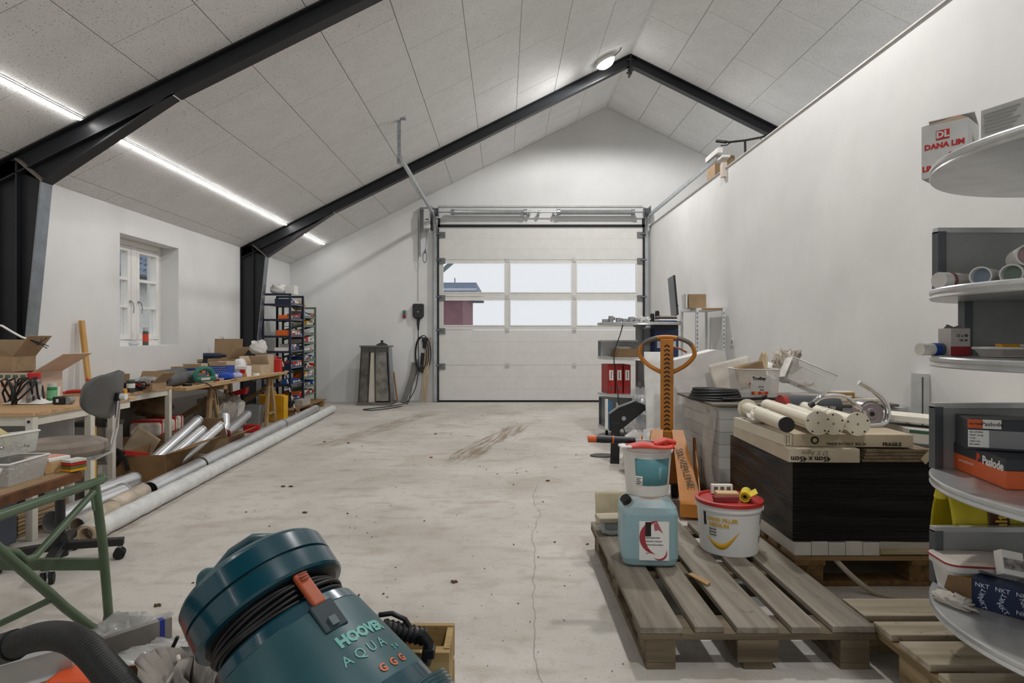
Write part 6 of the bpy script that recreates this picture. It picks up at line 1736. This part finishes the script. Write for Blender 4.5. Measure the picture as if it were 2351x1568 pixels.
roll('white tube with a pink inside lying on the tube row', (1.415, 1.665, ZN[3] + .079), (.5, .85, 0), .14, .031, WHITEP, mat('c4a8a6', .6), None)
roll('white tube at the end of the tube row', (1.425, 1.615, ZN[3] + .028), (.5, .85, 0), .14, .028, WHITEP, mat('b5b5b0', .6), None)
# third shelf
t = T('sealant_bottle', 'blue and white sealant bottle lying on the third carousel shelf', 'bottle', (1.262, 1.86, ZN[2] + .019), 0)
obj('body', B().cyl((.03, 0, 0), (.072, .012, 0), .019, n=20), mat('4a5560', .4), t); obj('blue_band', B().cyl((.022, -.002, 0), (.042, .002, 0), .0195, n=20), mat('1d4a9c', .4), t); obj('cap', B().cyl((-.02, -.01, 0), (.022, -.002, 0), .0185, n=20), mat('dcdad2', .5), t)
t = small_box('red_white_box', 'white and red box standing by the divider on the third shelf', (1.352, 1.86, ZN[2]), R(4), (.062, .05, .082), mat('c9c2bd', .6), None)
panel('red_base', mat('a8323a', .6), t, 0, .014, .062, .028, -.025)
text('12 x 80', .012, INK, t, (.005, -.0255, .06)); text('TX 30', .010, INK, t, (.008, -.0255, .046))
obj('torn_top', B().prism([(-.03, 0, .082), (.03, 0, .082), (.02, 0, .092), (0, 0, .086), (-.02, 0, .094)], (0, .004, 0)), mat('8a857f', .8), t)
t = clear_bin('clear plastic case with yellow and red parts on the third shelf', (1.40, 1.72, ZN[2] + .001), R(5), (.1, .07, .024), 5, handle=False)
obj('yellow_part', B().prism([(-.03, -.02, .02), (.03, -.015, .022), (.035, 0, .035), (-.02, 0, .036)], (0, .02, 0)), YELLOW, t); obj('red_part', B().bb(-.04, .03, -.02, .02, .004, .018), mat('8c2a30', .5), t)
t = clear_bin('shallow clear plastic case at the back of the third shelf', (1.52, 1.74, ZN[2] + .001), R(2), (.1, .08, .03), 6, handle=False)
# fourth shelf: nail boxes
ORB = mat('d9612c', .55, var=.06); DKB = mat('33363b', .55, var=.06)
t = T('nail_box', 'large orange and black nail box on the fourth carousel shelf', 'box', (1.478, 1.815, ZN[1]), R(-102), None)
obj('lower_half', B().bb(-.165, .165, -.09, .09, 0, .05), ORB, t, bev=.003); obj('upper_half', B().bb(-.166, .166, -.091, .091, .05, .082), DKB, t, bev=.003)
text('Paslode', .034, PAPER, t, (.105, -.0915, .058), bold=.001); text('P', .032, mat('d24a2a', .6, var=0), t, (.03, -.0915, .060), bold=.002); text('www.paslode.dk', .013, mat('e9c5b0', .6, var=0), t, (-.04, -.0905, .034))
t = T('nail_box', 'smaller black nail box with a white label stacked on the orange one', 'box', (1.452, 1.845, ZN[1] + .083), R(-23), None)
obj('body', B().bb(-.075, .12, -.065, .06, 0, .09), DKB, t, bev=.003)
panel('label', PAPER, t, -.048, .033, .05, .05, -.0655); panel('grey_label', mat('8c8d8e', .6), t, .032, .033, .11, .05, -.0655); panel('red_edge', RED, t, .092, .033, .010, .05, -.0655); panel('orange_tab', ORB, t, -.056, .076, .036, .026, -.0655); panel('white_tab', PAPER, t, -.016, .076, .044, .026, -.0655)
text('Paslode', .017, INK, t, (-.016, -.0675, .076)); text('Gas Nails', .008, INK, t, (-.056, -.0675, .076))
for k in range(5): text(('2,8 x 63 RGS', 'GALV. 12 my', '3.3 ltr', '1250 / 2 fc', 'EN 14592')[k], .006, INK, t, (-.070, -.0675, .052 - .009 * k), align='LEFT')
# yellow bag behind the lower divider
YB = mat('c9b81c', .45, var=.12, scale=8)
t = T('mortar_bag', 'yellow and brown mortar bag on the lowest shelf behind the divider', 'bag', (1.665, 2.065, ZN[0] - .001), R(-2))
def by(u, v):
    x = -.20 + .40 * u; hgt = .30 * (.9 + .1 * math.sin(5 * u)) * (1 - .35 * max(0, u - .75) / .25)
    a = PI * v
    return (x, -.062 * math.cos(a) * (1 + .12 * math.sin(13 * u) * math.sin(a)), hgt * math.sin(a) ** .7 + .006 * math.sin(25 * u + 3 * v))
obj('sack', B().grid(by, 40, 16), YB, t, solid=.002)
obj('brown_band', B().grid(lambda u, v: Vector(by(.28 + .17 * u, .02 + .9 * v)) * 1.0 + Vector((0, -.0035, .001)), 8, 14), mat('5a3018', .5), t, solid=.001)
obj('brown_print', B().grid(lambda u, v: Vector(by(.55 + .4 * u, .06 + .1 * v)) + Vector((0, -.0035, .0)), 8, 4), mat('6d4a1c', .5), t, solid=.001)
text('multi', .05, mat('d3ae2a', .5, var=0), t, (-.057, -.0715, .17), rot=(PI / 2, -PI / 2, 0), bold=.001)
text('Murermørtel', .024, mat('3b2c12', .6, var=0), t, (.08, -.0715, .18), rot=(PI / 2, R(4), 0)); text('hh', .026, mat('3b2c12', .6, var=0), t, (.12, -.0715, .15))
obj('tied_corner', B().cyl((-.21, -.01, .25), (-.215, -.02, .31), .02, .008, n=10), YB, t)
# lowest shelf
t = T('white_tub', 'white rectangular tub with a red rimmed lid on the lowest shelf', 'tub', (1.445, 1.905, ZN[0]), R(-8))
obj('tub', loft([(.085, .055, .03, 0), (.098, .066, .033, .075), (.104, .072, .033, .077), (.104, .072, .033, .092)]), mat('dad9d5', .4), t)
obj('lid', loft([(.104, .072, .033, .0915), (.106, .074, .033, .100), (.1, .068, .03, .102)]), mat('d8cfc6', .45), t)
obj('lid_rim', B().tube([(x * 1.06, y * 1.05, .098) for x, y in rbox(None, .1, .0705, 0, 0, .033)], .003, 6, closed=True), mat('8f1f22', .45), t)
obj('orange_label', B().bb(-.075, -.03, -.0655, -.0575, .018, .068), YELLOW, t); obj('label_white', B().bb(-.068, -.038, -.0665, -.065, .026, .06), PAPER, t)
obj('bail', B().tube([(.07, -.073, .066), (.03, -.08, .045), (-.02, -.082, .018)], .0025, 6), GALV, t)
t = small_box('white_sensor_box', 'white box with a round window leaning on the tub', (1.475, 1.80, ZN[0] + .085), 0, (.06, .035, .07), PAPER, None, rot=(R(-28), R(10), R(-8)))
obj('round_window', B().cyl((0, -.0, .07), (0, 0, .0715), .012, n=16), mat('a89f92', .6), t); panel('print', mat('9a9690', .7, var=.4, scale=50), t, 0, .03, .055, .03, -.02)
t = small_box('grey_carton', 'long grey carton behind the blue box on the lowest shelf', (1.62, 1.80, ZN[0]), R(-3), (.13, .06, .12), mat('a8a49d', .7), None)
text('ELTAVLE', .012, mat('6d6964', .7), t, (0, -.031, .09))
t = T('torn_blue_box', 'torn navy blue box with white lettering on the lowest shelf', 'box', (1.425, 1.775, ZN[0]), R(-52))
obj('body', B().bb(-.06, .09, -.035, .035, 0, .082), mat('15264a', .6, var=.08), t, bev=.003)
rr = random.Random(4)
for k in range(9):
    text('NKT', .017, mat('cfd6e6', .6, var=0), t, (-.035 + .047 * (k % 3), -.0355, .016 + .025 * (k // 3)), rot=(PI / 2, R(rr.choice([0, 70, 50, -70])), 0))
obj('torn_flap', B().prism([(-.06, -.035, .08), (-.12, -.03, .07), (-.13, -.03, .03), (-.08, -.03, .0), (-.06, -.035, .0)], (0, .004, 0)), CARDD, t)
obj('inner_flap', B().prism([(-.06, .035, .082), (-.02, .03, .084), (-.05, -.01, .1)], (.01, -.005, .003)), CARD, t)
t = small_box('red_label_box', 'white box with red bands at the near edge of the lowest shelf', (1.475, 1.625, ZN[0]), R(-50), (.11, .09, .09), mat('c9241f', .55), None)
panel('white_label', PAPER, t, 0, .046, .12, .046, -.045); panel('red_icon', RED, t, -.04, .042, .012, .02, -.047); panel('dark_icon', INK, t, -.02, .046, .006, .03, -.047)
bag('crumpled_paper', 'crumpled grey paper at the edge of the lowest shelf', 'paper', (1.31, 1.80, ZN[0]), R(20), (.05, .1, .025), mat('c2bcb2', .8), 61, lump=.8)
# ---- on the far carousel
for k in range(3):
    x = -.36 + .088 * k
    t = T('ring_binder', ('red ring binder with a white spine label beside the two others', 'red ring binder standing between the two others', 'red ring binder at the pole end of the row')[k], 'binder', FC + Vector((x, -.23, .509)), R(6), 'red ring binders')
    obj('cover', B().bb(-.038, .038, -.0, .27, 0, .315), mat('a3201c', .5, var=.05), t, bev=.003)
    panel('spine_label', PAPER, t, 0, .2, .046, .11, 0); panel('label_text', mat('5a5a58', .7), t, 0, .2, .008, .08, -.001)
    obj('finger_hole', B().cyl((0, .001, .055), (0, -.002, .055), .013, n=16), INK, t); obj('hole_ring', B().pipe((0, 0, .055), (0, -.0025, .055), .016, .012, 16), GALV, t)
c = carton('carton', 'brown low carton with grey papers on the middle far shelf', FC + Vector((-.22, -.22, .909)), R(4), (.24, .16, .09), CARDD, (None, None, None, None))
bag('grey_cloth', 'grey cloth in the low carton on the far carousel', 'cloth', FC + Vector((-.22, -.22, .955)), 0, (.22, .14, .07), mat('8d8a84', .8), 63, lump=.5)
t = T('plastic_fittings', 'heap of grey pipe fittings on the top far shelf', 'pipe fittings', FC + Vector((-.2, -.15, 1.289)))
for k, (x, h) in enumerate(((-.22, .035), (-.15, .07), (-.07, .05), (.0, .04), (.07, .06), (.13, .045))):
    obj('fitting', B().pipe((x, .0, 0), (x, .0, h), .028, .022, 16).pipe((x, 0, h * .5), (x + .04, -.02, h * .6), .018, .014, 12), mat('97989a', .45), t)
tag(obj('white_hose', B().tube(squiggle(FC.x + .0, FC.y - .12, 1.30, .1, .05, 40, 1.6, 71, .05), .008, 7), WHITEP), 'thin white hose lying among the pipe fittings', 'hose')
for k in range(2):
    t = T('black_bottle', ('black cylinder standing on the top far shelf', 'taller black cylinder standing beside the other')[k], 'cylinder', FC + Vector((.12 + .055 * k, -.1, 1.289)))
    obj('body', B().cyl((0, 0, 0), (0, 0, .09 + .03 * k), .024, n=16), BLACKP, t); obj('lid', B().cyl((0, 0, .09 + .03 * k), (0, 0, .1 + .03 * k), .02, n=16), mat('3b3b3d', .5), t)
t = T('magazine_stack', 'stack of magazines on the top far shelf', 'magazines', FC + Vector((.24, -.2, 1.289)), R(5))
for k in range(4): obj('magazine', B().bb(-.10 + .006 * k, .10, -.09, .09, k * .018, k * .018 + .015), (mat('23345c', .6), PAPER, NAVY, mat('b7a58e', .6))[k], t)
small_box('navy_case', 'navy blue case on the middle far shelf beside the pole', FC + Vector((.24, -.15, .909)), 0, (.26, .2, .30), mat('172a52', .55), mat('b6b9be', .5), lh=.25)
tag(obj('dark_box_lid', B().bb(-.13, .13, -.1, .1, 0, .05), mat('1c1d20', .5), loc=FC + Vector((.24, -.15, 1.21)), bev=.004), 'black lid on the navy blue case', 'lid')
small_box('brown_toolbox', 'brown box with loose parts beside the red binders', FC + Vector((.12, -.22, .509)), R(-5), (.2, .14, .10), CARDD, None)
bag('parts_heap', 'heap of grey parts on the brown box', 'parts', FC + Vector((.12, -.22, .611)), 0, (.2, .13, .09), mat('7d776c', .6, var=.4, scale=25), 65, lump=.7)
bag('blue_bag', 'light blue plastic bag on the low far shelf', 'bag', FC + Vector((-.06, -.25, .15)), 0, (.2, .16, .28), mat('6f9fe0', .5), 67, lump=.4)
t = T('fabric_board', 'beige triangular board in front of the lowest far shelf', 'board', FC + Vector((-.2, -.36, .14)), R(2))
obj('board', B().prism([(-.13, 0, .0), (.12, 0, .0), (.12, 0, .06), (-.13, 0, .29)], (0, .015, 0)), mat('b5aea3', .8), t)
obj('blue_stripe', B().bb(-.215, -.165, .02, .035, .0, .3), mat('3d6a8c', .5), t); obj('white_edge', B().bb(-.245, -.215, .02, .035, -.0, .32), WHITEP, t)
tag(obj('thin_cable', B().tube(resample([FC + Vector(q) for q in ((-.24, -.3, 1.285), (-.30, -.44, 1.16), (-.37, -.47, .95), (-.36, -.475, .75), (-.33, -.475, .5), (-.31, -.48, .3), (-.26, -.49, .12), (-.2, -.5, .01))], 40), .006, 7), BLACKP), 'thin black cable hanging down the far carousel', 'cable')
# ---- white slotted shelf with box and monitor by the partition wall
t = T('slotted_shelf', 'white slotted steel shelf by the partition wall', 'shelf', (2.33, 7.30, 0))
for sx in (-1, 1):
    for sy in (-1, 1):
        up_ = obj('upright', B().bb(sx * .15 - .014, sx * .15 + .014, sy * .3 - .014, sy * .3 + .014, 0, 1.45), mat('d5d6d6', .45), t)
        if sy < 0:
            for k in range(16): obj('slot', B().bb(sx * .15 - .005, sx * .15 + .005, sy * .3 - .0155, sy * .3 - .0138, .66 + k * .048, .69 + k * .048), mat('6b6d6f', .6), up_)
for z in (.7, 1.43): obj('shelf_plate', B().bb(-.16, .16, -.31, .31, z, z + .025), mat('d5d6d6', .45), t)
obj('brown_edge', B().bb(-.1, .15, -.312, -.308, 1.432, 1.452), wood('a07a48', '7a5a30', 3, 0, .7), t)
c = carton('carton', 'small brown carton on the white slotted shelf', (2.20, 7.15, 1.455), 0, (.20, .2, .16), CARD, closed=True); obj('white_side', B().bb(-.125, -.11, -.09, .1, .0, .165), PAPER, c)
t = T('flat_screen', 'black flat screen seen from its edge on the top far shelf', 'screen', FC + Vector((.40, -.02, 1.289)), R(84))
obj('panel', B().bb(-.2, .2, -.011, .011, .08, .52), mat('1d1e21', .35), t, rot=(R(-5), 0, 0), bev=.005); obj('stand', B().bar((0, .01, .01), (0, -.02, .2), .05, .02, up=(0, 1, 0)), BLACKP, t); obj('foot', B().bb(-.08, .08, -.05, .05, 0, .012), BLACKP, t)
# ---- big white sheets behind the truck
sheet('foam_sheet', 'tall curved white foam sheet behind the pallet truck', 'foam sheet', (1.335, 5.35, .50), (R(87), 0, R(6)), .24, 1.0, mat('dad9d6', .7), .018, 21, .012)
c = carton('carton', 'tall white carton with a slanted lid behind the cable coil', (1.50, 4.83, 0), 0, (.40, .2, .93), mat('dddcd8', .7), closed=True)
obj('slanted_lid', B().prism([(-.2, -.1, .93), (.2, -.1, .93), (.19, -.1, 1.02), (.12, -.1, 1.03), (-.2, -.1, .95)], (0, .2, 0)), mat('dddcd8', .7), c)
bag('white_sack', 'lumpy white sack on the floor behind the pail', 'sack', (1.15, 5.1, 0), .2, (.34, .28, .32), mat('cfccc7', .6), 73, lump=.4)
bag('plastic_wrap', 'clear crumpled film heap on the floor by the foam sheets', 'film', (1.33, 5.7, 0), 0, (.3, .3, .5), clear('d5d5d2', .45, .15), 75, lump=.6)
# black cutting machine
t = T('cutting_machine', 'black cutting machine leaning forward on one leg', 'machine', (.97, 5.55, 0), R(-10))
obj('foot_plate', B().prism([(-.02, -.05, 0), (.06, -.05, 0), (.06, .12, 0), (-.02, .12, 0)], (0, 0, .03)), BLACKP, t)
obj('leg', B().bar((.02, .03, .02), (.03, .03, .36), .07, .08), BLACKP, t, bev=.005)
obj('arm', B().prism([(-.03, 0, .28), (.08, 0, .30), (.27, 0, .46), (.33, 0, .50), (.20, 0, .56), (.05, 0, .50), (-.03, 0, .44)], (0, .07, 0)), mat('1b1b1c', .4), t, bev=.01)
obj('guard_edge', B().tube([(-.03, -.005, .44), (.05, -.005, .50), (.2, -.005, .56)], .01, 8), GREYP, t)
obj('handle', B().cyl((.22, .03, .53), (.42, .02, .47), .022, n=14), GREYP, t); obj('handle_end', B().cyl((.42, .02, .47), (.46, .02, .46), .026, n=14), BLACKP, t)
obj('knob', B().cyl((.1, -.015, .4), (.1, .0, .4), .02, n=12), GALV, t)
tag(obj('floor_pad', B().lathe([(.1, 0), (.1, .012), (.085, .016), (1e-5, .016)], 28, sx=1.2, sy=.8), mat('55534f', .7), loc=(.93, 5.85, 0)), 'small dark round pad on the floor by the cutting machine', 'pad')
# ---- loft: box and bicycle behind the partition
c = carton('carton', 'brown carton on the loft above the partition wall', (2.78, 7.95, 2.60), 0, (.25, .3, .82), CARD, closed=True); panel('label', PAPER, c, .05, .65, .03, .05, -.15)
t = T('bicycle', 'black bicycle on the loft with its handlebar above the wall', 'bicycle', (2.84, 7.35, 2.60), R(60))
def ring3(c_, r_, n=36): return [(c_[0] + r_ * math.cos(i * 2 * PI / n), c_[1], c_[2] + r_ * math.sin(i * 2 * PI / n)) for i in range(n)]
for x in (-.0, .98):
    wl = obj('wheel', B().tube(ring3((x, 0, .33), .31), .018, 8, closed=True), RUBBER, t)
    obj('hub', B().cyl((x, -.03, .33), (x, .03, .33), .02, n=10), GALV, wl)
    for k in range(12): obj('spoke', B().cyl((x, 0, .33), (x + .3 * math.cos(k * PI / 6), 0, .33 + .3 * math.sin(k * PI / 6)), .0015, n=4), GALV, wl)
fr = B()
for p0, p1 in (((0, 0, .33), (.14, 0, .72)), ((.14, 0, .70), (.66, 0, .72)), ((.12, 0, .62), (.5, 0, .3)), ((.5, 0, .3), (.66, 0, .74)), ((.5, 0, .3), (.98, 0, .33)), ((.66, 0, .7), (.98, 0, .33))): fr.cyl(p0, p1, .016, n=10)
obj('frame', fr, mat('1f1f22', .4), t)
obj('stem', B().cyl((.14, 0, .72), (.12, 0, .88), .014, n=10), BLACKP, t)
obj('handlebar', B().tube([(.16, -.32, .95), (.11, -.18, .90), (.10, 0, .89), (.11, .18, .90), (.16, .32, .95)], .013, 10), BLACKP, t)
for s_ in (-1, 1):
    obj('grip', B().tube([(.12, s_ * .22, .91), (.165, s_ * .34, .955)], .019, 10), RUBBER, t); obj('brake_lever', B().tube([(.10, s_ * .17, .885), (.05, s_ * .2, .85), (.06, s_ * .27, .86)], .007, 8), BLACKP, t)
obj('saddle', B().tube([(.55, 0, .82), (.66, 0, .83), (.76, 0, .84)], [.02, .045, .07], 10), BLACKP, t)

# ================================================================ litter on the floor
rr = random.Random(12); b = B()
for i in range(420):
    x, y = rr.uniform(-1.5, .5), 1.7 + 8.3 * rr.random() ** 1.4
    if rr.random() < .25: x = rr.uniform(-2.0, 1.2); y = rr.uniform(3.4, 10)
    s_ = rr.choice([.002, .0025, .003, .004, .007]) * rr.uniform(.6, 1.2)
    b.box((x, y, .0015 + s_ * .2), (s_ * rr.uniform(1, 2.2), s_, s_ * .5), (rr.uniform(-.3, .3), rr.uniform(-.3, .3), rr.uniform(0, PI)))
o = obj('floor_litter', b, mat('6a5c4b', .9, var=.3, scale=30)); tag(o, 'dark crumbs and chips scattered over the concrete floor', 'litter', None, 'stuff')
for k, (px_, py_) in enumerate(((1043, 1338), (362, 1392), (990, 1051), (800, 1018), (700, 1178), (1258, 1105), (650, 1118), (1000, 997), (745, 1015), (668, 1118))):
    q = onz(px_, py_, 0); r2 = random.Random(k)
    pts = [(q.x + (i / 8 - .5) * .035, q.y + .006 * math.sin(i * 1.3 + k), .003 + .005 * math.sin(i * .9 + k) ** 2) for i in range(9)]
    tag(obj('dry_leaf', B().tube(pts, [.001, .004, .006, .006, .005, .006, .005, .003, .001], 6), mat('6b5138', .9) if k != 2 else mat('b96a35', .8)), 'curled dry leaf on the concrete floor' if k != 2 else 'small orange brown leaf on the concrete floor', 'leaf', 'dry leaves on the floor')
